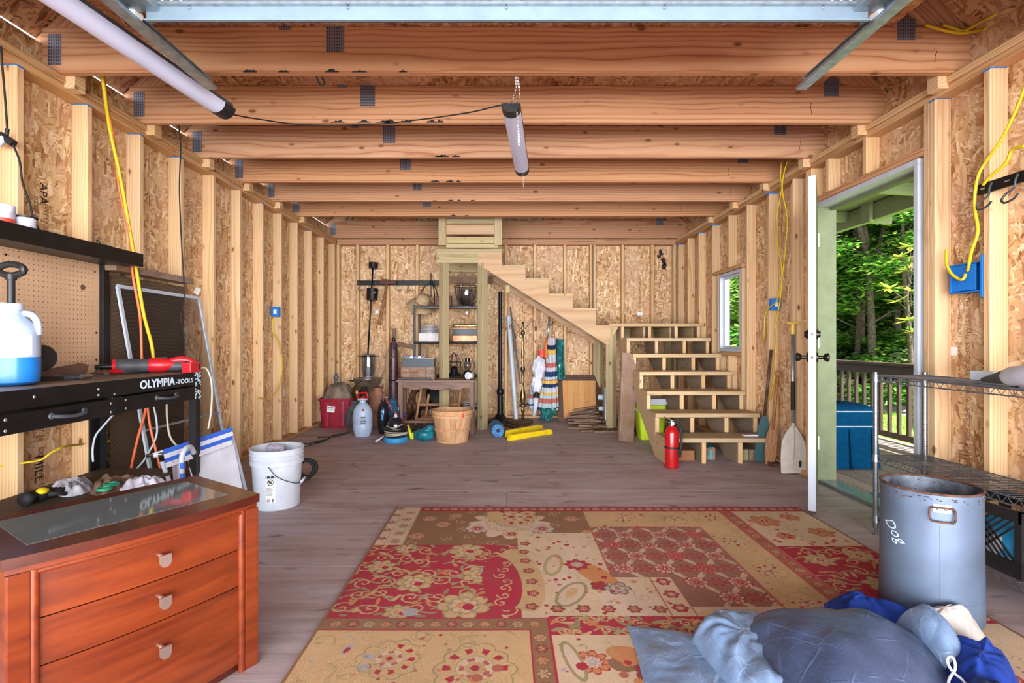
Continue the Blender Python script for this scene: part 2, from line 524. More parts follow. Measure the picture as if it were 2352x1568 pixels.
plain('black_metal', (0.008, 0.008, 0.009), 0.42, 0.2, 0.2, 9, spec=0.5)
plain('black_plastic', (0.014, 0.014, 0.015), 0.45, 0, 0.15)
plain('black_rubber', (0.012, 0.012, 0.013), 0.7, 0, 0.15)
plain('dark_grey', (0.05, 0.055, 0.062), 0.55, 0, 0.15)
plain('tape_blue', (0.01, 0.20, 0.62), 0.6, 0, 0.05)
plain('box_blue', (0.012, 0.17, 0.60), 0.4, 0, 0.05)
plain('white_plastic', (0.54, 0.58, 0.66), 0.38, 0, 0.03)
plain('white_paint', (0.46, 0.49, 0.57), 0.4, 0, 0.03)
plain('sage_paint', (0.135, 0.155, 0.080), 0.6, 0, 0.06)
plain('galvanised', (0.34, 0.40, 0.44), 0.34, 0.7, 0.12, 30)
plain('strut_steel', (0.24, 0.33, 0.41), 0.42, 0.35, 0.05, 8)
plain('chrome', (0.42, 0.45, 0.49), 0.25, 0.95, 0.05)
plain('bright_metal', (0.66, 0.64, 0.60), 0.28, 0.9, 0.05)
plain('wire_metal', (0.26, 0.30, 0.35), 0.3, 0.85, 0.08)
plain('brass', (0.15, 0.10, 0.045), 0.3, 0.85, 0.3)
plain('old_brass', (0.13, 0.095, 0.06), 0.3, 0.9, 0.2)
plain('copper', (0.36, 0.17, 0.09), 0.4, 0.5, 0.2, 20)
plain('bronze_knob', (0.035, 0.028, 0.024), 0.3, 0.8, 0.1)
plain('rust', (0.105, 0.048, 0.030), 0.8, 0.1, 0.3, 40, bump=0.4)
plain('lens_white', (0.60, 0.63, 0.84), 0.35, 0, 0.02, 3)
plain('yellow_cord', (0.62, 0.44, 0.012), 0.45, 0, 0.04)
plain('bright_yellow', (0.86, 0.62, 0.012), 0.4, 0, 0.05)
plain('orange_cord', (0.72, 0.15, 0.05), 0.45, 0, 0.04)
plain('cream_cord', (0.46, 0.41, 0.32), 0.5, 0, 0.04)
plain('red_plastic', (0.50, 0.010, 0.020), 0.32, 0, 0.06)
plain('red_paint', (0.40, 0.006, 0.010), 0.25, 0, 0.03, coat=0.3)
plain('maroon_plastic', (0.27, 0.012, 0.030), 0.3, 0, 0.10, coat=0.2)
plain('lime_plastic', (0.52, 0.72, 0.02), 0.4, 0, 0.04)
plain('teal_plastic', (0.008, 0.15, 0.20), 0.3, 0, 0.25, 18)
plain('blue_plastic', (0.02, 0.16, 0.52), 0.4, 0, 0.08)
plain('blue_pad', (0.03, 0.28, 0.55), 0.6, 0, 0.10)
plain('blue_mat', (0.07, 0.20, 0.40), 0.9, 0, 0.30, 60, bump=0.6)
plain('royal_fabric', (0.006, 0.045, 0.33), 0.75, 0, 0.25, 6)
plain('navy_fabric', (0.012, 0.030, 0.10), 0.8, 0, 0.25, 8)
plain('teal_fabric', (0.002, 0.045, 0.115), 0.95, 0, 0.10, 30, spec=0.05)
plain('piping', (0.30, 0.40, 0.52), 0.8)
plain('white_fabric', (0.52, 0.52, 0.58), 0.85, 0, 0.05, 10)
plain('cream_fabric', (0.50, 0.46, 0.43), 0.85, 0, 0.06, 10)
plain('lilac_fabric', (0.60, 0.57, 0.68), 0.9, 0, 0.12, 20)
plain('grey_sponge', (0.36, 0.33, 0.42), 0.95, 0, 0.22, 60, bump=0.5)
plain('brown_fabric', (0.20, 0.115, 0.075), 0.9, 0, 0.2, 8)
plain('stripe_blue', (0.025, 0.10, 0.48), 0.6, 0, 0.06)
plain('tarp_brown', (0.19, 0.145, 0.11), 0.55, 0, 0.30, 7)
plain('hardboard', (0.60, 0.38, 0.235), 0.6, 0, 0.06, 3)
plain('peg_hole', (0.15, 0.08, 0.045), 0.8)
plain('bench_top', (0.23, 0.17, 0.125), 0.55, 0, 0.15, 5)
plain('ink', (0.035, 0.022, 0.018), 0.8)
plain('stamp_ink', (0.25, 0.13, 0.07), 0.8)
plain('logo_white', (0.60, 0.74, 0.86), 0.5)
plain('sticker', (0.82, 0.82, 0.84), 0.5, 0, 0.02)
plain('sticker_print', (0.10, 0.10, 0.12), 0.6)
plain('truss_plate', (0.17, 0.175, 0.21), 0.5, 0.55, 0.22, 60)
plain('plate_tooth', (0.05, 0.05, 0.06), 0.6, 0.4)
plain('straw', (0.47, 0.33, 0.18), 0.8, 0, 0.15, 40)
plain('leather', (0.15, 0.055, 0.03), 0.5, 0, 0.2)
plain('ceramic_grey', (0.11, 0.115, 0.13), 0.4, 0, 0.2)
plain('porcelain', (0.72, 0.72, 0.74), 0.25, 0, 0.04)
plain('paper', (0.66, 0.62, 0.62), 0.7, 0, 0.10, 12)
plain('terracotta', (0.27, 0.12, 0.07), 0.7, 0, 0.15)
plain('orange_plastic', (0.75, 0.18, 0.03), 0.4)
plain('coral', (0.70, 0.07, 0.05), 0.5)
plain('plastic_bag', (0.66, 0.66, 0.76), 0.35, 0, 0.10, 14)
plain('steel_can', (0.120, 0.165, 0.245), 0.48, 0.30, 0.09, 6)
plain('can_inside', (0.17, 0.19, 0.24), 0.45, 0.6, 0.35, 16)
plain('pale_blade', (0.58, 0.53, 0.46), 0.5, 0, 0.06)
plain('grip_yellow', (0.70, 0.46, 0.10), 0.4)
plain('ext_band', (0.012, 0.012, 0.013), 0.5)
plain('bottle_dark', (0.010, 0.011, 0.016), 0.2, 0, 0.1, coat=0.4)
plain('glass_dark', (0.03, 0.05, 0.07), 0.35, 0, 0.05, spec=0.3)
plain('charcoal_box', (0.035, 0.038, 0.045), 0.45)
plain('sheath', (0.10, 0.05, 0.032), 0.6, 0, 0.15)
plain('lime_rubber', (0.60, 0.70, 0.03), 0.5)
plain('green_plastic', (0.02, 0.30, 0.16), 0.35)
plain('green_blade', (0.010, 0.07, 0.08), 0.4)
plain('tape_teal', (0.08, 0.42, 0.45), 0.5)
plain('pvc', (0.46, 0.51, 0.58), 0.35, 0, 0.03)
plain('tee_bolt', (0.45, 0.45, 0.46), 0.4, 0.8)
plain('door_panel', (0.52, 0.56, 0.66), 0.45, 0, 0.02)
plain('umbrella_wood', (0.075, 0.035, 0.045), 0.35, 0, 0.3, 20)
plain('teal_mat', (0.02, 0.10, 0.12), 0.9, 0, 0.2, 60)
plain('bark', (0.075, 0.056, 0.042), 0.9, 0, 0.35, 18, bump=0.6)
plain('soil', (0.11, 0.075, 0.05), 0.95, 0, 0.35, 3, bump=0.5)
plain('grass', (0.30, 0.50, 0.07), 0.9, 0, 0.35, 2.2, bump=0.5)
plain('gravel', (0.38, 0.36, 0.35), 0.9, 0, 0.15, 5)
plain('liquid_blue', (0.012, 0.17, 0.55), 0.25, 0, 0.03)
plain('jug_plastic', (0.36, 0.45, 0.60), 0.35, 0, 0.03)

def glassy(name, col=(0.96, 0.98, 1.0), rough=0.02, base=0.05, edge=0.45):
    t = NT(name)
    tr = t.n('BsdfTransparent', {0: (*col, 1)})
    gl = t.n('BsdfGlossy', {0: (0.9, 0.93, 0.97, 1), 'Roughness': rough})
    lw = t.n('LayerWeight', {0: 0.35}).outputs['Facing']
    f = t.math('MULTIPLY_ADD', t.math('POWER', lw, 2.5), edge, base)
    mx = t.n('MixShader', {0: f, 1: tr.outputs[0], 2: gl.outputs[0]})
    t.t.links.new(mx.outputs[0], t.out.inputs[0])
glassy('clear_glass', (0.80, 0.83, 0.87), 0.06, 0.12, 0.7)
glassy('pane_glass', (0.96, 0.98, 0.97), 0.0, 0.03, 0.25)
glassy('screen_mesh', (0.60, 0.61, 0.64), 0.6, 0.03, 0.05)
# dresser's inset frosted mirror-like glass
t = NT('inset_glass')
t.set(t.b, 'Base Color', (0.20, 0.23, 0.235, 1)); t.b.inputs['Roughness'].default_value = 0.06
t.b.inputs['Specular IOR Level'].default_value = 1.0; t.b.inputs['Metallic'].default_value = 0.35

# woven tarp: silver-blue plastic with creases
def tarpmat(name, col, col2, rough):
    t = NT(name)
    v = t.obj()
    n1 = t.noise(v, 4.0, 5, 0.6, 0.3)
    n2 = t.noise(v, 70.0, 4, 0.7, 0.3)
    vo = t.n('TexVoronoi', {'Vector': t.vmath('ADD', v, t.sc(t.n('TexNoise', {'Vector': v, 'Scale': 3.0, 'Detail': 2.0}).outputs['Color'], (0.10, 0.10, 0.0))), 'Scale': 6.0}, feature='DISTANCE_TO_EDGE').outputs['Distance']
    vo2 = t.n('TexVoronoi', {'Vector': v, 'Scale': 15.0}, feature='DISTANCE_TO_EDGE').outputs['Distance']
    cr = t.math('ADD', t.ramp(vo, [(0.0, (1, 1, 1)), (0.025, (0, 0, 0))]).outputs[0], t.math('MULTIPLY', t.ramp(vo2, [(0.0, (1, 1, 1)), (0.04, (0, 0, 0))]).outputs[0], 0.35))
    cr = t.math('MULTIPLY', cr, t.ramp(t.noise(v, 9.0, 2), [(0.40, (0, 0, 0)), (0.65, (1, 1, 1))]).outputs[0])
    c = t.ramp(t.math('MULTIPLY_ADD', n2, 0.30, t.math('MULTIPLY', n1, 0.7)), [(0.30, col), (0.70, col2)])
    c = t.mixc(t.math('MULTIPLY', cr, 0.40), c.outputs[0], tuple(min(1, q * 2.0) for q in col2))
    t.set(t.b, 'Base Color', c)
    t.b.inputs['Roughness'].default_value = rough
    t.b.inputs['Metallic'].default_value = 0.1
    t.bump(t.math('ADD', t.math('MULTIPLY', cr, 0.5), t.math('ADD', t.math('MULTIPLY', n1, 2.0), t.math('MULTIPLY', n2, 0.3))), 0.35, 0.012)
tarpmat('tarp_silver', (0.12, 0.195, 0.34), (0.25, 0.36, 0.54), 0.26)
tarpmat('tarp_dark', (0.040, 0.062, 0.125), (0.080, 0.115, 0.215), 0.36)

# leaves let light through
def leafmat(name, a, b, c_):
    t = NT(name)
    oi = t.n('NewGeometry').outputs['Random Per Island']
    c = t.ramp(oi, [(0.0, a), (0.55, b), (1.0, c_)])
    df = t.n('BsdfDiffuse', {0: c.outputs[0]}); tl = t.n('BsdfTranslucent', {0: c.outputs[0]}); gl = t.n('BsdfGlossy', {0: (1, 1, 1, 1), 'Roughness': 0.35})
    m1 = t.n('MixShader', {0: 0.42, 1: df.outputs[0], 2: tl.outputs[0]})
    m2 = t.n('MixShader', {0: 0.05, 1: m1.outputs[0], 2: gl.outputs[0]})
    t.t.links.new(m2.outputs[0], t.out.inputs[0])
leafmat('leaf_green', (0.06, 0.21, 0.03), (0.17, 0.42, 0.06), (0.42, 0.62, 0.12))
leafmat('leaf_dark', (0.022, 0.10, 0.018), (0.07, 0.22, 0.03), (0.18, 0.38, 0.06))
leafmat('leaf_pale', (0.16, 0.28, 0.10), (0.34, 0.46, 0.20), (0.62, 0.68, 0.40))
leafmat('leaf_gold', (0.10, 0.24, 0.04), (0.22, 0.36, 0.06), (0.72, 0.55, 0.08))
# ================================================================ THE SETTING
def structure(name, loc=(0, 0, 0)):
    return thing(name, None, None, loc, kind='structure')

# truss plates: pressed rows of teeth
t = NT('truss_plate')
v = t.obj()
sp = t.n('SeparateXYZ', {0: v})
rx = t.math('FRACT', t.math('MULTIPLY', sp.outputs[0], 58.0)); rz_ = t.math('FRACT', t.math('MULTIPLY', sp.outputs[1], 80.0))
hole = t.math('MULTIPLY', t.math('GREATER_THAN', rx, 0.45), t.math('GREATER_THAN', rz_, 0.55))
t.set(t.b, 'Base Color', t.mixc(hole, (0.20, 0.205, 0.25), (0.045, 0.04, 0.045)))
t.b.inputs['Metallic'].default_value = 0.4; t.b.inputs['Roughness'].default_value = 0.5

# ---- floor of plywood sheets
floor = structure('floor', (0, 3.4, 0))
rows = [6.06, 4.84, 3.62, 2.40, 1.18, -0.04]
edges = [7.12] + rows + [-1.26]
for i in range(len(edges) - 1):
    y1, y0 = edges[i], edges[i + 1]
    cuts = [-2.44, 0.0, 2.44] if i % 2 == 1 else [-2.44, -1.22, 1.22, 2.44]
    for k in range(len(cuts) - 1):
        board('plywood_sheet', (cuts[k] + .001, (y0 + y1) / 2, -.009), (cuts[k + 1] - .001, (y0 + y1) / 2, -.009), y1 - y0 - .002, .018, 'plywood', floor, (0, 1, 0), c=.001)

m = MB(); m.b2((-2.5, -1.3, -.08), (2.5, 7.15, -.0185)); build('seam_blocker', m, 'dark_ply', floor)  # unseen sheet added to keep light from coming up through the seams
# ---- side and back walls
SW, SD = 0.038, 0.089
def panels(parent, side, spans, z0, z1):
    for a, b in spans:
        if side == 'back':
            board('osb_panel', ((a + b) / 2, 7.095, z0), ((a + b) / 2, 7.095, z1), b - a - .003, .011, 'osb', parent, (1, 0, 0), c=.001)
        else:
            x = side * (XO + .0055)
            board('osb_panel', (x, (a + b) / 2, z0), (x, (a + b) / 2, z1), b - a - .003, .011, 'osb', parent, (0, 1, 0), c=.001)
def stud(parent, side, y, z0=.038, z1=ZJ - .076, name='stud', mat='stud_pine'):
    # y is the near face of the stud
    x = side * (XW + SD / 2)
    return board(name, (x, y + SW / 2, z0), (x, y + SW / 2, z1), SD, SW, mat, parent, (1, 0, 0))

wall_left = structure('wall_left', (-XW, 3.5, 0))
panels(wall_left, -1, [(-0.19, 1.03), (1.03, 2.25), (2.25, 3.47), (3.47, 4.69), (4.69, 5.91), (5.91, 7.09)], 0.0, 2.595)
L_STUDS = [2.43 + .4075 * k for k in range(-6, 12) if k != 11] + [6.93]
for y in L_STUDS:
    stud(wall_left, -1, y)
board('bottom_plate', (-XW - SD / 2, -0.2, .019), (-XW - SD / 2, 7.0, .019), SD, .038, 'plate_pine', wall_left, (1, 0, 0))
board('top_plate', (-XW - SD / 2, -0.2, ZJ - .057), (-XW - SD / 2, 3.6, ZJ - .057), SD, .038, 'plate_pine', wall_left, (1, 0, 0))
board('top_plate', (-XW - SD / 2, 3.603, ZJ - .057), (-XW - SD / 2, 7.0, ZJ - .057), SD, .038, 'plate_pine', wall_left, (1, 0, 0))
board('top_plate', (-XW - SD / 2 + .008, -0.2, ZJ - .019), (-XW - SD / 2 + .008, 4.9, ZJ - .019), SD, .037, 'plate_pine', wall_left, (1, 0, 0))
board('top_plate', (-XW - SD / 2 + .008, 4.903, ZJ - .019), (-XW - SD / 2 + .008, 7.0, ZJ - .019), SD, .037, 'plate_pine', wall_left, (1, 0, 0))

wall_back = structure('wall_back', (0, YB, 0))
panels(wall_back, 'back', [(-2.42, -1.22), (-1.22, 0.0), (0.0, 1.22), (1.22, 2.42)], 0.0, 2.60)
board('gable_panel', (0, 7.11, 2.60), (0, 7.11, 5.0), 4.9, .011, 'osb', wall_back, (1, 0, 0), c=.001)
for px in (821, 890, 958, 1027, 1095, 1162, 1229, 1298, 1358, 1366, 1431, 1499):
    x = (px - X0) * YB / F
    board('stud', (x, YB + SD / 2, .038), (x, YB + SD / 2, ZJ - .076), SD, SW, 'stud_pine', wall_back, (0, 1, 0))
for x in (-2.30, 2.30):
    board('stud', (x, YB + SD / 2, .038), (x, YB + SD / 2, ZJ - .076), SD, SW, 'stud_pine', wall_back, (0, 1, 0))
board('bottom_plate', (-2.4, YB + SD / 2, .019), (2.4, YB + SD / 2, .019), SD, .038, 'plate_pine', wall_back, (0, 1, 0))
for z in (ZJ - .057, ZJ - .019):
    board('top_plate', (-2.31, YB + SD / 2, z), (2.31, YB + SD / 2, z), SD, .037, 'joist_pine', wall_back, (0, 1, 0))

wall_right = structure('wall_right', (XW, 3.5, 0))
DY0, DY1, DZ = 2.886, 3.85, 2.05        # door opening
WY0, WY1, WZ0, WZ1 = 5.09, 5.61, .946, 1.775
panels(wall_right, 1, [(-0.19, 1.03), (1.03, 2.25), (2.25, DY0 - .02), (DY1 + .02, 4.69), (4.69, WY0 - .01), (WY1 + .01, 6.1), (6.1, 7.09)], 0.0, 2.62)
panels(wall_right, 1, [(DY0 - .02, DY1 + .02)], DZ + .03, 2.62)
panels(wall_right, 1, [(WY0 - .01, WY1 + .01)], 0.0, WZ0 - .01)
panels(wall_right, 1, [(WY0 - .01, WY1 + .01)], WZ1 + .01, 2.62)
for y in (0.02, 0.43, 0.835, 1.24, 1.65, 2.05, 2.458, 2.775, 2.815, 3.90, 3.94, 4.15, 4.53, 4.94, 5.766, 6.18, 6.55, 6.92):
    stud(wall_right, 1, y)
for y in (3.305, 3.69):
    stud(wall_right, 1, y, DZ + .085, name='cripple_stud')
for y in (5.35,):
    stud(wall_right, 1, y, WZ1 + .045, name='cripple_stud')
    stud(wall_right, 1, y, .038, WZ0 - .045, name='cripple_stud')
for y in (WY0 - .045, WY1 + .008):
    stud(wall_right, 1, y, .038, WZ1, name='jack_stud')
xr = XW + SD / 2
board('door_header', (xr, DY0 - .03, DZ + .06), (xr, DY1 + .05, DZ + .06), SD, .045, 'joist_pine', wall_right, (1, 0, 0))
board('window_header', (xr - .006, WY0 - .05, WZ1 + .024), (xr - .006, WY1 + .16, WZ1 + .024), SD + .012, .038, 'plate_pine', wall_right, (1, 0, 0))
board('window_sill', (xr, WY0 - .01, WZ0 - .024), (xr, WY1 + .01, WZ0 - .024), SD, .038, 'plate_pine', wall_right, (1, 0, 0))
for a, b in ((-.2, DY0 - .04), (DY1 + .05, 7.0)):
    board('bottom_plate', (xr, a, .019), (xr, b, .019), SD, .038, 'plate_pine', wall_right, (1, 0, 0))
for a, b in ((-.2, 3.4), (3.403, 7.0)):
    board('top_plate', (xr, a, ZJ - .057), (xr, b, ZJ - .057), SD, .038, 'plate_pine', wall_right, (1, 0, 0))
for a, b in ((-.2, 1.9), (1.903, 4.6), (4.603, 7.0)):
    board('top_plate', (xr - .010, a, ZJ - .019), (xr - .010, b, ZJ - .019), SD, .037, 'stud_pine', wall_right, (1, 0, 0))
# blue paint on the heads of some studs
for y in (2.458, 2.775, 4.53, 5.766, 6.18, 6.92):
    m = MB(); h_ = .007 if y < 3 else .026; m.box((XW - .0012, y + SW / 2, ZJ - .077 - h_ / 2), (.003, .040, h_)); m.box((XW + .04, y - .0012, ZJ - .077 - h_ * .25), (.075, .003, h_ * .5))
    build('blue_mark', m, 'tape_blue', wall_right)
for y in (L_STUDS[6], L_STUDS[7], L_STUDS[8], L_STUDS[9], L_STUDS[12], L_STUDS[15]):
    m = MB(); m.box((-XW + .0012, y + SW / 2, ZJ - .080), (.003, .038, .007)); m.box((-XW - .04, y - .0012, ZJ - .079), (.08, .003, .004))
    build('blue_mark', m, 'tape_blue', wall_left)
# small white stickers on the sheathing
def sticker(px, py, d, parent, sz=(.035, .002, .035)):
    p = at(px, py, d); m = MB(); m.box(p, sz)
    build('sticker', m, 'sticker', parent)
sticker(866, 716, 7.086, wall_back, (.05, .003, .05))
sticker(1470, 720, 7.086, wall_back, (.07, .003, .05))
sticker(1072, 757, 7.086, wall_back, (.07, .003, .05))
p = atx(2187, 806, XO - .001); m = MB(); m.box(p, (.003, .06, .045)); build('sticker', m, 'sticker', wall_right)
for i in range(7):      # dark water stain below the plate in the back right corner
    cx, cz = 2.15 + R.uniform(-.05, .05), 2.30 - .040 * i
    m = MB(); n_ = 11
    rs_ = [R.uniform(.018, .045) for q in range(n_)]; m.prism([(cx + rs_[q] * math.cos(2 * math.pi * q / n_), cz + rs_[q] * .9 * math.sin(2 * math.pi * q / n_)) for q in range(n_)], (0, 7.0878, 0), (1, 0, 0), (0, 0, 1), (0, 1, 0), .0012)
    build('stain', m, 'ink', wall_back)
# mill stamps on the sheathing, printed in running lines
def stamp(txt, px, py0, X, parent, size, mat='stamp_ink', bold=.0008, dx=0.0):
    p = atx(px, py0, X)
    p.y += dx
    s = 1 if X > 0 else -1
    build('mill_stamp', lay_text(txt, size, (X - s * .0006, p.y, p.z), (0, 0, -1), (0, s * -1.0, 0) if s > 0 else (0, 1, 0), bold=bold, depth=.0004), mat, parent)
LINE1 = '7/16 CATEGORY   PS 2-10   SHEATHING SPAN   EXPOSURE 1   24/16   SIZED FOR SPACING'
LINE2 = 'THIS SIDE DOWN   STRENGTH AXIS THIS DIRECTION   7/16 INCH'
stamp('APA', 2226, 402, XO, wall_right, .075, bold=.001)
stamp(LINE1, 2226, 452, XO, wall_right, .036, dx=.02, bold=.0)
stamp(LINE2, 2226, 456, XO, wall_right, .030, dx=.065, bold=.0)
stamp('MILL', 2203, 1012, XO, wall_right, .075, 'stamp_ink', .0)
stamp('APA', 92, 418, -XO, wall_left, .06, 'ink', .0005)
stamp('RATED SHEATHING  24/16', 92, 452, -XO, wall_left, .042, dx=.02)
stamp('SIZED FOR SPACING', 92, 452, -XO, wall_left, .034, dx=-.035)
stamp('7/16   EXPOSURE 1', 90, 985, -XO, wall_left, .036)
stamp('MILL  S90', 80, 1047, -XO, wall_left, .07, 'ink', .0)
stamp('0 4 4   MILL 590   24/16  PS 2', 438, 462, -XO, wall_left, .045, 'stamp_ink', .0)
for px in (1238, 1467):
    p = at(px, 640, 7.088)
    build('mill_stamp', lay_text('RATED SHEATHING 24/16 EXPOSURE 1  7/16 PS 2', .045, (p.x, 7.0884, p.z + .05), (0, 0, -1), (1, 0, 0), bold=.001, depth=.0004), 'stamp_ink', wall_back)

# ---- ceiling: attic trusses, deck, roof
ceiling = structure('ceiling', (0, 3.4, ZJ))
JB = [2.69 + .61 * k for k in range(-4, 6)]            # rear faces of the joists
JH = .238
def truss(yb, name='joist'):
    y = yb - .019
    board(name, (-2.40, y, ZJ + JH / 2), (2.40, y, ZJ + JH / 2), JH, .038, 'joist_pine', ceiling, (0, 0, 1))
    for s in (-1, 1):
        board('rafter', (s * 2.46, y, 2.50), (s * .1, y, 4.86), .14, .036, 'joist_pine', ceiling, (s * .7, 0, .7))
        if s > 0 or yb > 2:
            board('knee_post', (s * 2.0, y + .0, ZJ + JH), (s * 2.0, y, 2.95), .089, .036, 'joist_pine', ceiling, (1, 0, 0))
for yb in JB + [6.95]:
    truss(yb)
def tplate(x, z0, z1, w, yf):
    board('truss_plate', (x, yf - .0012, z0), (x, yf - .0012, z1), w, .0024, 'truss_plate', ceiling, (1, 0, 0), c=.0003)
for k, yb in enumerate(JB[4:] + [6.95]):
    yf = yb - .038
    tplate(-2.335, 2.48, 2.64, .068, yf)
    tplate(-.885 + (.0 if k % 2 == 0 else .003), 2.548, 2.70, .093, yf)
    tplate(2.067, 2.61, 2.72, .093, yf)
    if k < 6:
        tplate(-1.145 + .1 * (k % 2), 2.662, 2.70, .06, yf)
        # carpenter's layout marks
        m = MB()
        x = 2.22 - .28 * (k % 2)
        for q in range(5): m.box((x + R.uniform(-.006, .006), yf - .0006, 2.50 + .016 * q), (.003, .0012, .012))
        build('layout_mark', m, 'ink', ceiling)
    # black spray smears along the lower edge
    if k < 6:
        x0 = (-1.32, -1.05, -.55, -.6, -.6, -.55)[k]
        for q in range((5, 7, 3, 3, 3, 2)[k]):
            xx = x0 + q * (.20 if k == 0 else .11) + R.uniform(-.05, .05)
            m = MB()
            n_ = 9; w_ = R.uniform(.02, .05)
            poly = [(xx + w_ * (2 * i / (n_ - 1) - 1), ZJ + .001) for i in range(n_)] + [(xx + w_ * (1 - 2 * i / (n_ - 1)), ZJ + .004 + R.uniform(.004, .018) * math.sin(math.pi * i / (n_ - 1))) for i in range(n_)]
            m.prism(poly, (0, yf - .0012, 0), (1, 0, 0), (0, 0, 1), (0, 1, 0), .001)
            build('spray_smear', m, 'black_rubber', ceiling)
# bearing blocks beside each joist on the inner edge of the plates
for yb in JB:
    for s in (-1, 1):
        board('bearing_block', (s * 2.295, yb + .002, ZJ - .005), (s * 2.295, yb + .068, ZJ - .005), .062, .115, 'stud_pine', ceiling, (1, 0, 0))
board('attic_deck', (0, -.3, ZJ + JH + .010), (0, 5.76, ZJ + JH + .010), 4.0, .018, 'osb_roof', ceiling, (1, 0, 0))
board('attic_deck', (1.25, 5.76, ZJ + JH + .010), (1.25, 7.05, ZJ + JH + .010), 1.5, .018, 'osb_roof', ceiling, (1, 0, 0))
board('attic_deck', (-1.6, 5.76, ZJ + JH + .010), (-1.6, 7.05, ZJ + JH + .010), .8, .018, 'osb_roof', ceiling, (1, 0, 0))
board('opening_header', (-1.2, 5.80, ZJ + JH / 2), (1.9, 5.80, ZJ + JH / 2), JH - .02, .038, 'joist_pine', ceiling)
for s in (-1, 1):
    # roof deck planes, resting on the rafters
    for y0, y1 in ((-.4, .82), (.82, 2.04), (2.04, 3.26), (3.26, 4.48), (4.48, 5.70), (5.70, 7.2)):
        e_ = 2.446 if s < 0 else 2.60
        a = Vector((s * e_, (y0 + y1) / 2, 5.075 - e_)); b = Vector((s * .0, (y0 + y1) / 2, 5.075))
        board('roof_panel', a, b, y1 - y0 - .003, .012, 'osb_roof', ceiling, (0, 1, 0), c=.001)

# ---- door_1: frame, threshold, open slab
door = structure('door_1', (XW, 3.4, 0))
m = MB(); m.b2((XW - .006, DY0, 0), (XO + .05, DY0 + .03, DZ), .003); build('jamb', m, 'white_paint', door)
m = MB(); m.b2((XW - .006, DY1 - .03, 0), (XO + .048, DY1, DZ), .003); build('jamb', m, 'sage_paint', door)
m = MB(); m.b2((XW - .006, DY0, DZ), (XO + .05, DY1, DZ + .033), .003); build('head_jamb', m, 'white_paint', door)
m = MB(); m.b2((XO + .0, DY0 + .03, DZ - .022), (XO + .048, DY1, DZ), .003); build('head_stop', m, 'sage_paint', door)
m = MB(); m.b2((XW + .005, DY0 + .02, .0), (XO + .048, DY1 - .02, .022), .004); build('threshold', m, 'galvanised', door)
hinge = Vector((XW - .012, DY1 - .05, 0)); free = Vector((1.858, 3.075, 0))
u = (free - hinge).normalized(); nrm = Vector((-u.y, u.x, 0))
if nrm.x < 0: nrm = -nrm                # exterior side of the open slab
m = MB()
mt = Matrix((u, nrm, Vector((0, 0, 1)))).transposed()
DL = (free - hinge).length
cen = hinge + u * DL / 2 + Vector((0, 0, 1.04))
m.bev(cen - nrm * .022, (DL, .040, 2.02), .002, m=mt)
slab = build('slab', m, 'white_paint', door)
m = MB(); m.box(cen - nrm * .0005, (DL - .004, .003, 2.016), m=mt); build('outer_face', m, 'sage_paint', slab)
m = MB()
for k in range(3): m.box(free + u * .001 - nrm * (.010 + .012 * k) + Vector((0, 0, 1.04)), (.003, .0025, 2.0), m=mt)
build('edge_seal', m, 'pvc', slab)
for k in range(4):
    pass
m = MB()
for k in range(5): m.box(free - u * (.05) - nrm * (.004 + .009 * k) + Vector((0, 0, .024)), (.10, .004, .016), m=mt)
build('door_sweep', m, 'black_rubber', slab)
for z, big in ((.955, True), (1.095, False)):
    for s in (-1, 1):
        c = free - u * .065 + nrm * (.0 if s > 0 else -.042) + Vector((0, 0, z))
        m = MB()
        m.cyl(c, c + nrm * s * .010, .031, .028, 18)
        if big:
            m.cyl(c + nrm * s * .01, c + nrm * s * .04, .011, n=12)
            m.lathe([(.011, .035), (.022, .045), (.027, .057), (.024, .067), (.001, .071)], c, 16, axis=tuple(nrm * s))
        else:
            m.cyl(c + nrm * s * .01, c + nrm * s * .022, .022, .018, 16)
        build('knob' if big else 'deadbolt', m, 'bronze_knob', slab, smooth=35)
    m = MB(); m.box(free + u * .0015 - nrm * .021 + Vector((0, 0, z)), (.003, .026, .056), m=mt)
    pl = build('strike_plate', m, 'bright_metal', slab)
    m = MB(); m.box(free + u * .004 - nrm * .021 + Vector((0, 0, z)), (.006, .013, .018), m=mt)
    build('latch', m, 'bronze_knob', slab)
m = MB()
for z in (.3, 1.05, 1.8): m.cyl(hinge + nrm * .004 + Vector((0, 0, z - .05)), hinge + nrm * .004 + Vector((0, 0, z + .05)), .008, n=10)
build('hinge', m, 'bright_metal', door)

# ---- window_1
win = structure('window_1', (XW, 5.35, WZ0))
def wframe(x0, x1, a, b, mat, name, par):
    m = MB()
    m.b2((x0, WY0 + a, WZ0 + a), (x1, WY0 + a + b, WZ1 - a)); m.b2((x0, WY1 - a - b, WZ0 + a), (x1, WY1 - a, WZ1 - a))
    m.b2((x0, WY0 + a + b, WZ0 + a), (x1, WY1 - a - b, WZ0 + a + b)); m.b2((x0, WY0 + a + b, WZ1 - a - b), (x1, WY1 - a - b, WZ1 - a))
    return build(name, m, mat, par)
wframe(XW + .004, XO + .02, 0.0, .030, 'white_paint', 'window_frame', win)
wframe(XW + .045, XW + .075, .03, .026, 'white_paint', 'sash', win)
m = MB(); m.b2((XW + .058, WY0 + .05, WZ0 + .05), (XW + .062, WY1 - .05, WZ1 - .05)); build('pane', m, 'pane_glass', win)

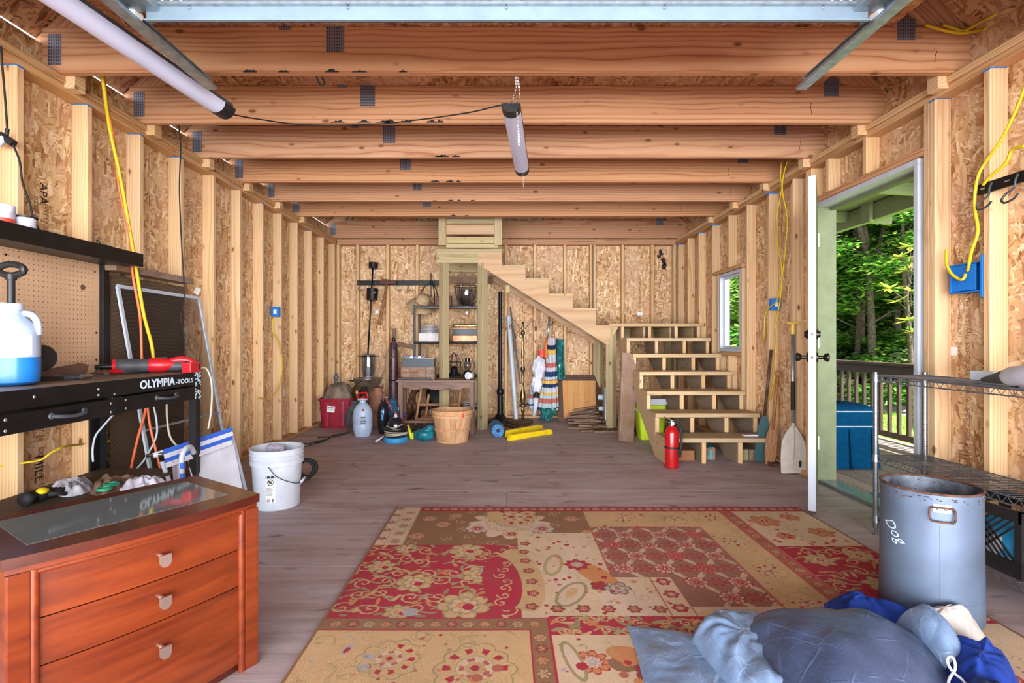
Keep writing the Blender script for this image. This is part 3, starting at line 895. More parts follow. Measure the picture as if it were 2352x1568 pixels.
# ---- front wall: header and gable over the wide opening (behind the camera)
wall_front = structure('wall_front', (0, -.3, 2.44))
board('garage_header', (-2.4, -.32, 2.42), (2.4, -.32, 2.42), .24, .076, 'joist_pine', wall_front)
m = MB(); m.prism([(-2.45, 2.40), (2.45, 2.40), (2.45, 2.62), (0, 5.07), (-2.45, 2.62)], (0, -.38, 0), (1, 0, 0), (0, 0, 1), (0, -1, 0), .011); build('gable_panel', m, 'osb', wall_front)
# ================================================================ STAIRCASE
st = thing('staircase', 'unfinished timber staircase with open risers, landing and upper flight along the back wall', 'staircase', (1.4, 5.5, 0))
S_Y, S_Z, S_R, S_RUN, SX0, SX1 = 4.40, .22, .174, .279, 1.36, 2.31
LZ = S_Z + 6 * S_R                                      # landing height 1.264
for k in range(6):
    y = S_Y + S_RUN * k; z = S_Z + S_R * k
    board('tread', (SX0, y + .14, z - .019), (SX1, y + .14, z - .019), .287, .038, 'tread_pine', st, (0, 1, 0), c=.005)
# sawtooth stringers of the lower flight
poly = []
yb = S_Y + .035
poly.append((yb, 0.0))
for k in range(6):
    poly.append((yb + S_RUN * k, S_Z + S_R * k - .038)); poly.append((yb + S_RUN * (k + 1), S_Z + S_R * k - .038))
poly.append((yb + S_RUN * 6, LZ - .04)); poly.append((yb + S_RUN * 6 + .12, LZ - .04)); poly.append((yb + S_RUN * 6 + .12, LZ - .33)); poly.append((yb + .28, 0.0))
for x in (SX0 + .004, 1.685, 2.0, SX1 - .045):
    m = MB(); m.prism(poly, (x, 0, 0), (0, 1, 0), (0, 0, 1), (1, 0, 0), .038); build('stringer', m, 'stringer_shaded' if x > 1.5 else 'tread_pine', st)
    for k in range(7):
        z0 = 0.0 if k == 0 else S_Z + S_R * (k - 1); z1 = S_Z + S_R * k - .038
        board('riser_block', (x + .019, yb - .004 + S_RUN * k, z0), (x + .019, yb - .004 + S_RUN * k, z1), .036, .03, 'stud_pine', st, (1, 0, 0))
# landing
yl = S_Y + S_RUN * 6
for i in range(6):
    a = yl + i * .152
    board('landing_plank', (1.22, a + .07, LZ - .019), (SX1, a + .07, LZ - .019), .146, .038, 'tread_pine', st, (0, 1, 0))
board('landing_rim', (1.25, 6.92, LZ - .11), (SX1, 6.92, LZ - .11), .14, .038, 'treated_pine', st)
for x in (1.30, 1.68, 2.0, 2.28): board('landing_joist', (x, yl + .15, LZ - .11), (x, 6.98, LZ - .11), .14, .038, 'tread_pine', st)
FY = 6.09                                              # front plane of the upper flight
for x, y in ((1.253, FY + .045), (2.2, 6.93), (1.253, 6.93)):
    board('post', (x, y, 0), (x, y, LZ - .04), .089, .089, 'treated_pine', st)
# upper flight: climbs to the left along the back wall
px_s = [(1423, 746), (1368.6, 746), (1368.6, 712), (1315.7, 712), (1315.7, 678.6), (1260, 678.6), (1260, 643), (1207, 643), (1207, 612), (1153, 612), (1153, 579), (1098, 579), (1098, 607), (1396, 793)]
pts = [at(a, b, FY) for a, b in px_s]
poly = [(p.x, p.z) for p in pts]
for y in (FY, 6.93):
    m = MB(); m.prism(poly, (0, y, 0), (1, 0, 0), (0, 0, 1), (0, 1, 0), .038); build('upper_stringer', m, 'stringer_pine', st)
m = MB(); m.prism([(a, b - .012) for a, b in poly], (0, FY + .042, 0), (1, 0, 0), (0, 0, 1), (0, 1, 0), .038); build('upper_stringer', m, 'old_wood', st)
for k in range(4):
    x1 = pts[2 + 2 * k].x; x0 = pts[3 + 2 * k].x; z = pts[2 + 2 * k].z
    board('tread', ((x0 + x1) / 2 + .01, FY + .04, z + .012), ((x0 + x1) / 2 + .01, 6.97, z + .012), x1 - x0 + .01, .03, 'tread_pine', st, (1, 0, 0))
# upper landing on two posts
px1, px2 = at(1108, 607, FY).x, at(1019, 607, FY).x
ztop = at(1050, 578, FY).z
zb = at(1050, 604, FY).z
board('post', (px1, FY + .045, 0), (px1, FY + .045, zb), .089, .089, 'treated_pine', st)
board('post', (px2, FY + .045, 0), (px2, FY + .045, zb), .089, .089, 'treated_pine', st)
xl = at(1003, 600, FY).x; xr_ = at(1098, 600, FY).x
board('platform_beam', (xl, FY + .019, (ztop + zb) / 2), (xr_, FY + .019, (ztop + zb) / 2), ztop - zb, .038, 'treated_pine', st)
board('platform_beam', (xl, 6.93, (ztop + zb) / 2), (xr_, 6.93, (ztop + zb) / 2), ztop - zb, .038, 'treated_pine', st)
for i in range(6):
    board('platform_plank', (xl - .01, FY + .08 + .15 * i, ztop + .019), (at(1153, 580, FY).x, FY + .08 + .15 * i, ztop + .019), .145, .036, 'treated_pine', st, (0, 1, 0))
board('cross_rail', (px2, 6.9, zb - .1), (px1 + .1, 6.9, zb - .1), .1, .038, 'old_wood', st)
# last steps up through the ceiling
xa, xb = at(1007, 560, FY).x, at(1153, 560, FY).x
for i, (pa, pb, mt_) in enumerate(((500, 512, 'treated_pine'), (514, 537, 'stringer_pine'), (543, 558, 'treated_pine'), (559, 568, 'treated_pine'))):
    z1, z0 = at(1080, pa, FY).z, at(1080, pb, FY).z
    board('riser', (xa + .09, FY + .03 + .004 * (3 - i), (z0 + z1) / 2), (xb - .05, FY + .03 + .004 * (3 - i), (z0 + z1) / 2), z1 - z0, .03, mt_, st)
board('side_rail', (xa + .045, FY + .012, at(0, 563, FY).z), (xa + .045, FY + .012, at(0, 492, FY).z), .09, .036, 'treated_pine', st, (1, 0, 0))
board('side_rail', (xb - .045, FY + .012, at(0, 563, FY).z), (xb - .045, FY + .012, at(0, 492, FY).z), .09, .036, 'treated_pine', st, (1, 0, 0))
board('corner_cleat', at(1166, 672, FY + .05), at(1166, 655, FY + .05), .05, .04, 'treated_pine', st, (1, 0, 0))
# ================================================================ LEFT SIDE: rug, dresser, workbench
def cord(name, label, pts, r, mat, cat='cord', parent=None, k=6, n=6, group=None):
    m = MB(); m.tube(spline(pts, k), r, n)
    if parent is not None: return build(name, m, mat, parent, smooth=True)
    return build(name, m, mat, None, smooth=True, label=label, cat=cat, group=group)

def heap(outline, H, seed, nr=14, na=64, folds=6, amp=.03, p=2.2, base=.004, fscale=9.0, center=None):
    """cloth lying in a heap: outline (world XY points), bulging to H with folds"""
    pts = [Vector((q[0], q[1], 0)) for q in outline]
    per = spline(pts + [pts[0]], max(2, na // len(pts)))[:-1]
    c = Vector(center) if center else sum(pts, Vector()) / len(pts)
    c.z = 0
    m = MB(); n = len(per)
    vs = []
    for j in range(nr + 1):
        r = j / nr
        for i, q in enumerate(per):
            a = 2 * math.pi * i / n
            xy = c + (q - c) * r
            z = H * (1 - r ** p)
            w = (vnoise(xy.x * fscale, xy.y * fscale, seed) - .5) * 2 + .6 * min(1, r * 1.6) * math.sin(folds * a + 5 * vnoise(xy.x * 4, xy.y * 4, seed + 1) + 3 * r)
            w += .5 * (abs(vnoise(xy.x * fscale * 2.2, xy.y * fscale * 2.2, seed + 5) - .5) * 4 - 1)
            z += amp * w * (.35 + .65 * r) * (1 - r ** 6) 
            vs.append(Vector((xy.x, xy.y, max(z, 0) + base * (1 if j < nr else .3))))
    fs = [(j * n + i, j * n + (i + 1) % n, (j + 1) * n + (i + 1) % n, (j + 1) * n + i) for j in range(nr) for i in range(n)]
    m.add(vs, fs)
    return m
def lift(mb, dz):
    mb.v = [(a, b, c + dz) for a, b, c in mb.v]; return mb

# ---- patchwork rug -------------------------------------------------------------------------------------
RX0, RX1, RY1, RY0, RYF = -.69, 1.832, 3.226, 1.42, -.25
def rug():
    st_ = .003
    nx = int((RX1 - RX0) / st_) + 1; ny = int((RY1 - RY0) / st_) + 1
    xs = np.linspace(RX0, RX1, nx); ys = np.linspace(RY0, RY1, ny)
    GX, GY = np.meshgrid(xs, ys)
    C = np.zeros((ny, nx, 3), np.float32)
    RED = np.array((.36, .014, .045)); GOLD = np.array((.535, .350, .180)); CREAM = np.array((.585, .435, .295)); BROWN = np.array((.235, .120, .065)); PINK = np.array((.40, .105, .085))
    SAGE = np.array((.30, .25, .125)); BLUE = np.array((.36, .35, .37)); ORANGE = np.array((.53, .215, .080)); PALE = np.array((.60, .455, .345)); MAUVE = np.array((.265, .120, .092)); DK = np.array((.18, .085, .05))
    rg = np.random.RandomState(4)
    def rect(x0, x1, y0, y1, col):
        C[(GX >= x0) & (GX < x1) & (GY >= y0) & (GY < y1)] = col
    def win_(cx, cy, r):
        i0 = max(0, int((cx - r - RX0) / st_)); i1 = min(nx, int((cx + r - RX0) / st_) + 2)
        j0 = max(0, int((cy - r - RY0) / st_)); j1 = min(ny, int((cy + r - RY0) / st_) + 2)
        return slice(j0, j1), slice(i0, i1)
    def put(cx, cy, r, fn, clip=None):
        s = win_(cx, cy, r)
        x, y = GX[s], GY[s]
        if x.size == 0: return
        dx, dy = x - cx, y - cy
        for mask, col in fn(dx, dy, np.hypot(dx, dy), np.arctan2(dy, dx)):
            if clip is not None: mask = mask & (x >= clip[0]) & (x < clip[1]) & (y >= clip[2]) & (y < clip[3])
            C[s][mask] = col
    def disc(cx, cy, r, col, clip=None): put(cx, cy, r, lambda dx, dy, d, a: [(d < r, col)], clip)
    def ell(cx, cy, a_, b_, ang, col, clip=None):
        ca, sa = math.cos(ang), math.sin(ang)
        put(cx, cy, max(a_, b_), lambda dx, dy, d, a: [(((dx * ca + dy * sa) / a_) ** 2 + ((-dx * sa + dy * ca) / b_) ** 2 < 1, col)], clip)
    def flower(cx, cy, r, n, out, inn, core, edge=None, clip=None, ph=0.0):
        e_ = edge if edge is not None else DK
        def f(dx, dy, d, a):
            k = r * (.72 + .28 * np.abs(np.cos(n * a / 2 + ph)))
            vein = np.cos(n * a + 2 * ph) < -.72
            return [(d < k, e_), (d < k - min(.007, r * .16), out), ((d < k * .86) & (d > k * .5) & vein, e_ * .8 + out * .2), (d < k * .60, e_), (d < k * .54, inn), ((d < k * .5) & (np.cos(n * a) > .3) & (d > k * .3), out * .7 + core * .3), (d < k * .26, core), (d < k * .10, PALE)]
        put(cx, cy, r, f, clip)
    def medallion(cx, cy, r, n, clip=None):
        w1, w2 = rg.uniform(0, 6.28), rg.uniform(0, 6.28)
        def f(dx, dy, d, a):
            k = .80 + .14 * np.abs(np.cos(n * a / 2)) + .06 * np.sin(3 * a + w1); q = d / r
            pet = (np.cos(n * a + .4 * np.sin(a + w2)) > .25)
            half = (np.sin(a + w2) > -.5)
            ln = np.abs(np.sin(14 * q + 2 * np.sin(n * a))) < .16
            return [(q < k, GOLD * 1.06), ((q < k) & (q > k - .045), SAGE), ((q < k - .1) & (q > .5) & ln, SAGE * 1.2), ((q < .72) & (q > .54 + .06 * np.sin(5 * a)) & pet & half, RED), ((q < .45), CREAM), ((q < .45) & (q > .41), SAGE * 1.3), ((q < .36) & (np.cos(5 * a + w1) > .2) & (q > .24), PINK), ((q < .22), GOLD * .9), (q < .10, RED)]
        put(cx, cy, r, f, clip)
    def line(pts, w, col, clip=None):
        pts = np.array(pts)
        for k in range(len(pts) - 1):
            L = np.hypot(*(pts[k + 1] - pts[k])); n_ = max(1, int(L / .004))
            for q in range(n_):
                p = pts[k] + (pts[k + 1] - pts[k]) * q / n_
                disc(p[0], p[1], w, col, clip)
    def spiral(cx, cy, r, turns, ph, w, col, clip=None, sgn=1):
        line([(cx + r * (1 - t) * math.cos(ph + sgn * t * turns * 6.28), cy + r * (1 - t) * math.sin(ph + sgn * t * turns * 6.28)) for t in np.linspace(0, .92, 26)], w, col, clip)
    def vine(x0, y0, x1, y1, amp, waves, w, col, clip=None):
        T = np.linspace(0, 1, 40); L = math.hypot(x1 - x0, y1 - y0); nx_, ny_ = -(y1 - y0) / L, (x1 - x0) / L
        line([(x0 + (x1 - x0) * t + nx_ * amp * math.sin(waves * 6.28 * t), y0 + (y1 - y0) * t + ny_ * amp * math.sin(waves * 6.28 * t)) for t in T], w, col, clip)
    def flowers_row(x0, x1, y0, y1, clip, k, alt):
        n_ = k
        for i in range(n_):
            t = (i + .5) / n_
            flower(x0 + (x1 - x0) * t, y0 + (y1 - y0) * t, .026, 6, alt[i % len(alt)], GOLD, RED if i % 2 else DK, DK, clip)
    def scrolls(clip, n_, bg=RED):
        # evenly jittered tendrils: a stem, a curl and two leaves in every cell
        x0, x1, y0, y1 = clip
        W_, H_ = x1 - x0, y1 - y0
        nc = max(1, int(round(math.sqrt(n_ * W_ / H_)))); nr_ = max(1, int(round(n_ / nc)))
        for i in range(nc):
            for j in range(nr_):
                x = x0 + W_ * (i + .5 + rg.uniform(-.3, .3)) / nc; y = y0 + H_ * (j + .5 + rg.uniform(-.3, .3)) / nr_
                cw, chh = W_ / nc, H_ / nr_
                r_ = min(.045, .42 * min(cw, chh)); ph = rg.uniform(0, 6.28); sg = rg.choice((-1, 1))
                vine(x - cw * .6, y - chh * rg.uniform(-.5, .5), x + cw * .6, y + chh * rg.uniform(-.5, .5), r_ * .5, .8, .0048, SAGE * 1.15, clip)
                spiral(x, y, r_, 1.4, ph, .0042, GOLD, clip, sg)
                for q in range(3):
                    a = ph + q * 2.1
                    ell(x + r_ * 1.25 * math.cos(a), y + r_ * 1.25 * math.sin(a), rg.uniform(.016, .030), .0085, a + rg.uniform(.3, 1.2), (SAGE * 1.1, GOLD, SAGE * .85, ORANGE * .95)[(i + j + q) % 4], clip)
    rect(RX0, RX1, RY0, RY1, CREAM)
    # block A lower left, gold with two medallions
    rect(RX0, .085, RY0, 1.855, GOLD * 1.05)
    A = (RX0, .085, RY0, 1.855)
    for k in range(60): ell(rg.uniform(RX0, .08), rg.uniform(RY0, 1.85), .02, .006, rg.uniform(0, 3), GOLD * rg.uniform(.8, 1.1) + np.array((.05, .03, .0)) * rg.rand(), A)
    medallion(-.385, 1.69, .115, 10, A); medallion(-.10, 1.64, .145, 10, A)
    for k in range(10): spiral(rg.uniform(RX0, .08), rg.uniform(RY0, 1.85), .05, 1.2, rg.uniform(0, 6), .0022, SAGE, A)
    ell(-.54, 1.74, .03, .013, 1.2, BLUE, A); ell(-.54, 1.735, .018, .009, 1.2, RED, A)
    for k in range(6): disc(rg.uniform(RX0 + .05, 0), rg.uniform(RY0, 1.82), .018, (ORANGE, BLUE, PINK)[k % 3], A)
    # block B left red scrolls
    B = (RX0, .06, 1.935, 2.63)
    rect(*B, RED)
    scrolls(B, 34)
    for (x, y, r) in ((-.40, 2.22, .085), (-.12, 2.30, .085), (-.58, 2.38, .07), (-.17, 2.03, .11), (-.42, 1.98, .06), (-.2, 2.56, .09), (-.5, 2.58, .06)):
        flower(x, y, r, 7, GOLD, CREAM * .95, ORANGE, SAGE * .9, B, rg.rand() * 3)
        disc(x + .02, y - .01, r * .22, RED, B)
    disc(-.37, 1.98, .03, BLUE, B); disc(-.1, 2.33, .022, BLUE, B)
    # block C upper left brown with flower medallion
    Cc = (RX0 + .16, .52, 2.63, 3.15)
    rect(*Cc, BROWN)
    for k in range(22): spiral(rg.uniform(Cc[0], Cc[1]), rg.uniform(Cc[2], Cc[3]), .035, 1.2, rg.uniform(0, 6), .003, GOLD, Cc)
    for (x, y) in ((-.45, 3.02), (-.36, 2.92), (-.48, 2.75), (-.3, 3.07), (.38, 3.02), (.45, 2.80)): flower(x, y, .042, 6, PINK, CREAM, RED, GOLD, Cc)
    flower(.02, 2.94, .235, 12, PALE, CREAM, BLUE, GOLD, Cc); medallion(.03, 3.05, .17, 12, Cc)
    flower(-.16, 2.86, .07, 8, CREAM, PINK, RED, BLUE, Cc); flower(.2, 2.86, .07, 8, CREAM, PINK, RED, BLUE, Cc); flower(.03, 2.78, .06, 6, GOLD, RED, DK, PALE, Cc)
    E0 = (RX0, RX0 + .16, 2.63, 3.226)
    rect(*E0, CREAM); rect(RX0, RX0 + .055, 2.63, 3.226, PALE)
    for k in range(5): flower(RX0 + .108, 2.68 + .11 * k, .032, 6, PINK, GOLD, RED, BLUE, E0); flower(RX0 + .03, 2.72 + .12 * k, .022, 5, RED, PALE, RED, None, E0)
    rect(RX0 + .055, RX0 + .06, 2.63, 3.226, SAGE); rect(RX0 + .155, RX0 + .16, 2.63, 3.226, SAGE)
    # block D middle paisley
    D = (.06, .47, 1.935, 2.90)
    m_ = (GX >= -.03 - .10 * np.cos((GY - 2.25) * 4)) & (GX < .64) & (GY >= 1.945) & (GY < 2.80)
    m_ = (GX >= .06 - .11 * np.clip(np.cos((GY - 2.28) * 4.6), -1, 1) * 0 ) & (GX < .64) & (GY >= 1.945) & (GY < 2.80)
    C[m_] = CREAM
    D2 = (.0, .64, 1.945, 2.80)
    ell(.06, 2.28, .10, .30, .12, GOLD * .95, (-.06, .64, 1.945, 2.80)); ell(-.02, 2.24, .085, .25, .10, RED, (-.12, .64, 1.945, 2.80))
    for k in range(7): spiral(-.03 + rg.uniform(-.04, .03), 2.05 + .06 * k, .03, 1.2, rg.uniform(0, 6), .004, GOLD, (-.12, .07, 1.945, 2.6))
    ell(.30, 2.42, .10, .30, -.25, PALE, D2); ell(.22, 2.40, .045, .12, -.2, SAGE * 1.25, D2); ell(.22, 2.40, .03, .09, -.2, CREAM, D2)
    ell(.27, 2.12, .055, .12, -.5, SAGE, D2); ell(.27, 2.12, .042, .10, -.5, PALE * .95, D2); ell(.27, 2.13, .02, .05, -.5, GOLD, D2)
    ell(.40, 2.30, .06, .16, .5, ORANGE * 1.05, D2); ell(.50, 2.08, .12, .14, .3, PALE, D2)
    flower(.33, 2.40, .06, 8, RED, CREAM, BLUE, RED, D2); flower(.40, 2.19, .045, 5, RED, RED, RED, None, D2); flower(.47, 2.17, .06, 6, BLUE, CREAM, MAUVE, None, D2)
    for k in range(46): disc(rg.uniform(.14, .62), rg.uniform(2.0, 2.78), rg.uniform(.008, .015), (RED, PINK, ORANGE)[k % 3], D2)
    for k in range(7): flower(.10 + .012 * math.sin(k), 2.02 + .105 * k, .028, 5, RED, GOLD, RED, DK, D2)
    for k in range(5): flower(.2 + .1 * k, 2.0, .030, 6, RED, GOLD, RED, DK, D2)
    # block E lattice
    E = (.47, 1.09, 2.02, 2.885)
    C[(GX >= E[0]) & (GX < E[1]) & (GY >= E[2]) & (GY < E[3]) & ((GX > .73) | (GY > 2.27))] = MAUVE
    msk = lambda x, y: (x > .73) or (y > 2.29)
    for pas in (0, 1):
        for i in range(-1, 6):
            for j in range(-1, 8):
                x, y = .54 + .19 * i + (.095 if j % 2 else 0), 2.09 + .135 * j
                if not msk(x - .05, y) or not msk(x, y): continue
                if pas == 0:
                    ell(x + .0475, y + .0675, .052, .013, .96, CREAM * .88, E); ell(x + .0475, y - .0675, .052, .013, -.96, CREAM * .88, E); disc(x + .095, y, .03, PINK * .8, E); [disc(x + .095 + .03 * math.cos(q), y + .03 * math.sin(q), .008, RED, E) for q in range(6)]
                else:
                    flower(x, y, .056, 9, (PALE * .9, PINK * 1.25, PALE * .85)[(i + j) % 3], PINK, RED, RED * .9, E)
                    for q in range(9): disc(x + .066 * math.cos(q * .698), y + .066 * math.sin(q * .698), .0065, PINK * 1.2, E)
    S_ = (.635, .73, 1.955, 2.27); rect(*S_, CREAM)
    for k in range(3): flower(.682, 2.01 + .11 * k, .034, 6, RED, GOLD, BLUE, RED, S_)
    rect(.63, .637, 1.955, 2.27, PINK); rect(.726, .733, 1.955, 2.27, PINK)
    rect(.465, .472, 2.27, 2.9, PINK); rect(.47, 1.10, 2.882, 2.889, PINK); rect(1.086, 1.094, 2.0, 2.889, PINK)
    # block F gold L-border
    Fg = (.47, 1.30, 2.889, 3.15); rect(*Fg, GOLD); rect(1.094, 1.30, 1.5, 3.15, GOLD)
    for (x, y) in ((.68, 3.03), (.98, 3.0), (1.19, 2.68), (1.20, 2.33), (1.2, 2.05), (1.19, 3.05)):
        medallion(x, y, .082, 8, (.47, 1.30, 1.5, 3.15)); spiral(x + .06, y + .08, .05, 1.2, 1, .0025, SAGE, (.47, 1.30, 1.5, 3.15))
    # strip and right block
    rect(1.30, 1.38, 1.5, 3.226, PINK); flowers_row(1.34, 1.34, 1.55, 3.2, (1.305, 1.375, 1.5, 3.22), 24, (ORANGE, RED, GOLD))
    G = (1.38, RX1, 1.5, 3.15); rect(*G, CREAM)
    rect(1.38, RX1, 1.9, 2.62, RED * .95); scrolls((1.38, RX1, 1.9, 2.62), 18)
    for (x, y, r) in ((1.5, 2.45, .07), (1.62, 2.2, .08), (1.72, 2.5, .07), (1.55, 2.02, .07)): flower(x, y, r, 7, GOLD, CREAM, RED, SAGE, (1.38, RX1, 1.9, 2.62))
    for (x, y, r) in ((1.5, 2.98, .09), (1.72, 2.80, .07), (1.50, 2.75, .05), (1.68, 3.04, .06)): flower(x, y, r, 6, ORANGE, GOLD, RED, PINK, G)
    for k in range(14): disc(rg.uniform(1.4, 1.8), rg.uniform(2.64, 2.8), .012, (RED, PINK)[k % 2], G)
    # top red scalloped border
    rect(RX0 + .16, RX1, 3.15, RY1, RED)
    for k in range(44): flower(RX0 + .2 + .055 * k, 3.188, .027, 6, GOLD if k % 2 else PINK, CREAM, RED, None, (RX0 + .16, RX1, 3.15, RY1))
    # flower band between A and B and down the middle
    bd = (RX0, .155, 1.855, 1.935); rect(*bd, BROWN * 1.05); flowers_row(RX0 + .03, .135, 1.895, 1.895, bd, 13, (ORANGE, RED * 1.05, GOLD))
    rect(RX0, .155, 1.852, 1.858, RED); rect(RX0, .155, 1.932, 1.938, RED)
    bv = (.085, .155, RY0, 1.86); rect(*bv, BROWN * 1.05); flowers_row(.12, .12, RY0 + .03, 1.84, bv, 6, (ORANGE, RED * 1.05, GOLD))
    rect(.082, .089, RY0, 1.86, RED); rect(.152, .160, RY0, 1.94, RED)
    # red scroll band and lower right block
    rb = (.16, 1.094, 1.825, 1.95); rect(*rb, RED)
    scrolls(rb, 18)
    Hh = (.16, RX1, RY0, 1.825); rect(.16, RX1, RY0, 1.825, CREAM)
    flower(.28, 1.67, .065, 9, ORANGE, PALE, BLUE, RED, Hh); ell(.38, 1.66, .05, .04, 0, BROWN, Hh); ell(.42, 1.70, .09, .05, -.4, ORANGE, Hh); ell(.22, 1.68, .03, .11, .2, SAGE, Hh); ell(.22, 1.68, .02, .09, .2, PALE, Hh)
    flower(.45, 1.62, .05, 5, RED, RED, RED, None, Hh)
    for k in range(40): disc(rg.uniform(.2, 1.1), rg.uniform(RY0, 1.82), rg.uniform(.01, .02), (RED, PINK, ORANGE)[k % 3], Hh)
    for k in range(12): flower(rg.uniform(.5, 1.7), rg.uniform(RY0, 1.8), .05, 7, PINK, CREAM, RED, RED, Hh)
    # borders
    rect(RX0, RX0 + .012, RY0, RY1, BROWN); rect(RX1 - .012, RX1, RY0, RY1, BROWN)
    # thin drawn tendrils and specks all over the pale fields
    lum = C.sum(-1)
    keep = C.copy(); pale = lum > .70
    for k in range(260):
        x, y = rg.uniform(RX0, RX1), rg.uniform(1.45, 3.2)
        if k % 2: spiral(x, y, rg.uniform(.02, .05), 1.3, rg.uniform(0, 6), .0018, SAGE * rg.uniform(.9, 1.5))
        else: vine(x, y, x + rg.uniform(-.12, .12), y + rg.uniform(-.12, .12), .015, 1.0, .0018, SAGE * rg.uniform(.9, 1.5))
    for k in range(420):
        x, y = rg.uniform(RX0, RX1), rg.uniform(1.45, 3.2)
        disc(x, y, rg.uniform(.004, .009), (RED, PINK, ORANGE, BLUE, SAGE)[k % 5])
    C[~pale] = keep[~pale]
    # faded and trodden patches of the dye
    def low(sx, sy, sd):
        r_ = np.random.RandomState(sd).rand(sy + 2, sx + 2)
        fx = (GX - RX0) / (RX1 - RX0) * sx; fy = (GY - RY0) / (RY1 - RY0) * sy
        ix = fx.astype(int); iy = fy.astype(int); tx = fx - ix; ty = fy - iy
        tx = tx * tx * (3 - 2 * tx); ty = ty * ty * (3 - 2 * ty)
        return (r_[iy, ix] * (1 - tx) + r_[iy, ix + 1] * tx) * (1 - ty) + (r_[iy + 1, ix] * (1 - tx) + r_[iy + 1, ix + 1] * tx) * ty
    w_ = (.5 * low(14, 10, 1) + .3 * low(40, 28, 2) + .2 * low(120, 85, 3))[..., None]
    C = (C * (.98 + .34 * w_) * (1 - .08 * (1 - w_)) + PALE * .08 * (1 - w_)).astype(np.float32)
    # woven irregularity
    C *= (1 + (rg.rand(ny, nx, 1) - .5) * .16).astype(np.float32)
    H = .009
    vs = np.zeros((ny, nx, 3), np.float32); vs[..., 0] = GX; vs[..., 1] = GY; vs[..., 2] = H + .001 * np.sin(GX * 6) * np.sin(GY * 4)
    vs = vs.reshape(-1, 3)
    idx = np.arange(nx * ny).reshape(ny, nx)
    quads = np.stack([idx[:-1, :-1], idx[:-1, 1:], idx[1:, 1:], idx[1:, :-1]], -1).reshape(-1, 4)
    # skirt edge and unseen near part
    extra = np.array([(RX0, RYF, H), (RX1, RYF, H), (RX0, RY0, H), (RX1, RY0, H), (RX0 - .002, RYF, 0), (RX1 + .002, RYF, 0), (RX0 - .002, RY1 + .002, 0), (RX1 + .002, RY1 + .002, 0), (RX0, RY1, H), (RX1, RY1, H)], np.float32)
    n0 = len(vs)
    vs = np.concatenate([vs, extra])
    eq = np.array([(0, 1, 3, 2), (4, 0, 8, 6), (1, 5, 7, 9), (8, 9, 7, 6), (4, 5, 1, 0)]) + n0
    quads = np.concatenate([quads, eq])
    cols = np.ones((len(vs), 4), np.float32); cols[:n0, :3] = np.clip(C.reshape(-1, 3), 0, 1); cols[n0:, :3] = (.33, .10, .07)
    me = bpy.data.meshes.new('patchwork_rug')
    me.vertices.add(len(vs)); me.vertices.foreach_set('co', vs.ravel())
    me.loops.add(quads.size); me.loops.foreach_set('vertex_index', quads.ravel().astype(np.int32))
    me.polygons.add(len(quads)); me.polygons.foreach_set('loop_start', np.arange(0, quads.size, 4, dtype=np.int32)); me.polygons.foreach_set('loop_total', np.full(len(quads), 4, np.int32))
    me.update(calc_edges=True)
    ca = me.color_attributes.new('Col', 'FLOAT_COLOR', 'POINT'); ca.data.foreach_set('color', cols.ravel())
    me.materials.append(MAT['rug_pile'])
    o = bpy.data.objects.new('patchwork_rug', me); COL.objects.link(o)
    o['label'] = 'large red, gold and brown patchwork floral rug lying on the plywood floor'; o['category'] = 'rug'
rug()

# ---- cherry dresser with glass inset ---------------------------------------------------------------------
DH = .553
FRc = fl(588, 1133, DH); FLc = fl(8, 1283, DH)
FRc.z = FLc.z = 0
du = (FRc - FLc); DW = du.length; du.normalize(); dv = Vector((-du.y, du.x, 0))
DM = Matrix((du, dv, Vector((0, 0, 1)))).transposed().to_4x4(); DM.translation = FLc
DD, BOW = .405, .030
dr = thing('dresser', 'small cherry-red three drawer dresser with glass inset top and bowed front', 'dresser', tuple(FLc + du * DW / 2 + dv * DD / 2))
cf = lambda a: -BOW * (1 - (2 * a / DW - 1) ** 2)
N_ = 20
AA = [DW * i / N_ for i in range(N_ + 1)]
def bowed(a0, a1, off, z0, z1, back):
    """slab with the bowed front between a0..a1, front pushed by off, going back to c=back"""
    m = MB(); aa = [a0 + (a1 - a0) * i / N_ for i in range(N_ + 1)]
    poly = [(a, cf(a) + off) for a in aa] + [(a1, back), (a0, back)]
    m.prism(poly, (0, 0, z0), (1, 0, 0), (0, 1, 0), (0, 0, 1), z1 - z0)
    return m
def dp(name, m, mat, par=dr, sm=False): return build(name, m, mat, par, smooth=sm, m4=DM)
dp('carcass', bowed(.012, DW - .012, .022, .0, DH - .028, DD - .01), 'cherry_dark')
dp('top', bowed(-.006, DW + .006, -.012, DH - .026, DH, DD), 'cherry_dark')
dp('top_moulding', bowed(.0, DW, -.004, DH - .040, DH - .026, .06), 'cherry')
tg = dp('glass_inset', MB().b2((.055, .062, DH - .001), (DW - .058, DD - .060, DH + .0012)), 'inset_glass')
for a in (0.022, DW - .022):
    m = MB(); m.b2((a - .022, cf(a) - .010, 0), (a + .022, .06, DH - .040), .004)
    dp('corner_post', m, 'cherry')
    m = MB(); s = 1 if a < .1 else -1
    m.cyl((a + s * .030, cf(a + s * .03) + .004, .0), (a + s * .030, cf(a + s * .03) + .004, DH - .04), .011, n=14)
    dp('bead_moulding', m, 'cherry', sm=50)
dp('bead_moulding', MB().tube([(a, cf(a) + .002, DH - .046) for a in [.045 + (DW - .09) * i / N_ for i in range(N_ + 1)]], .008, 8), 'cherry', sm=50)
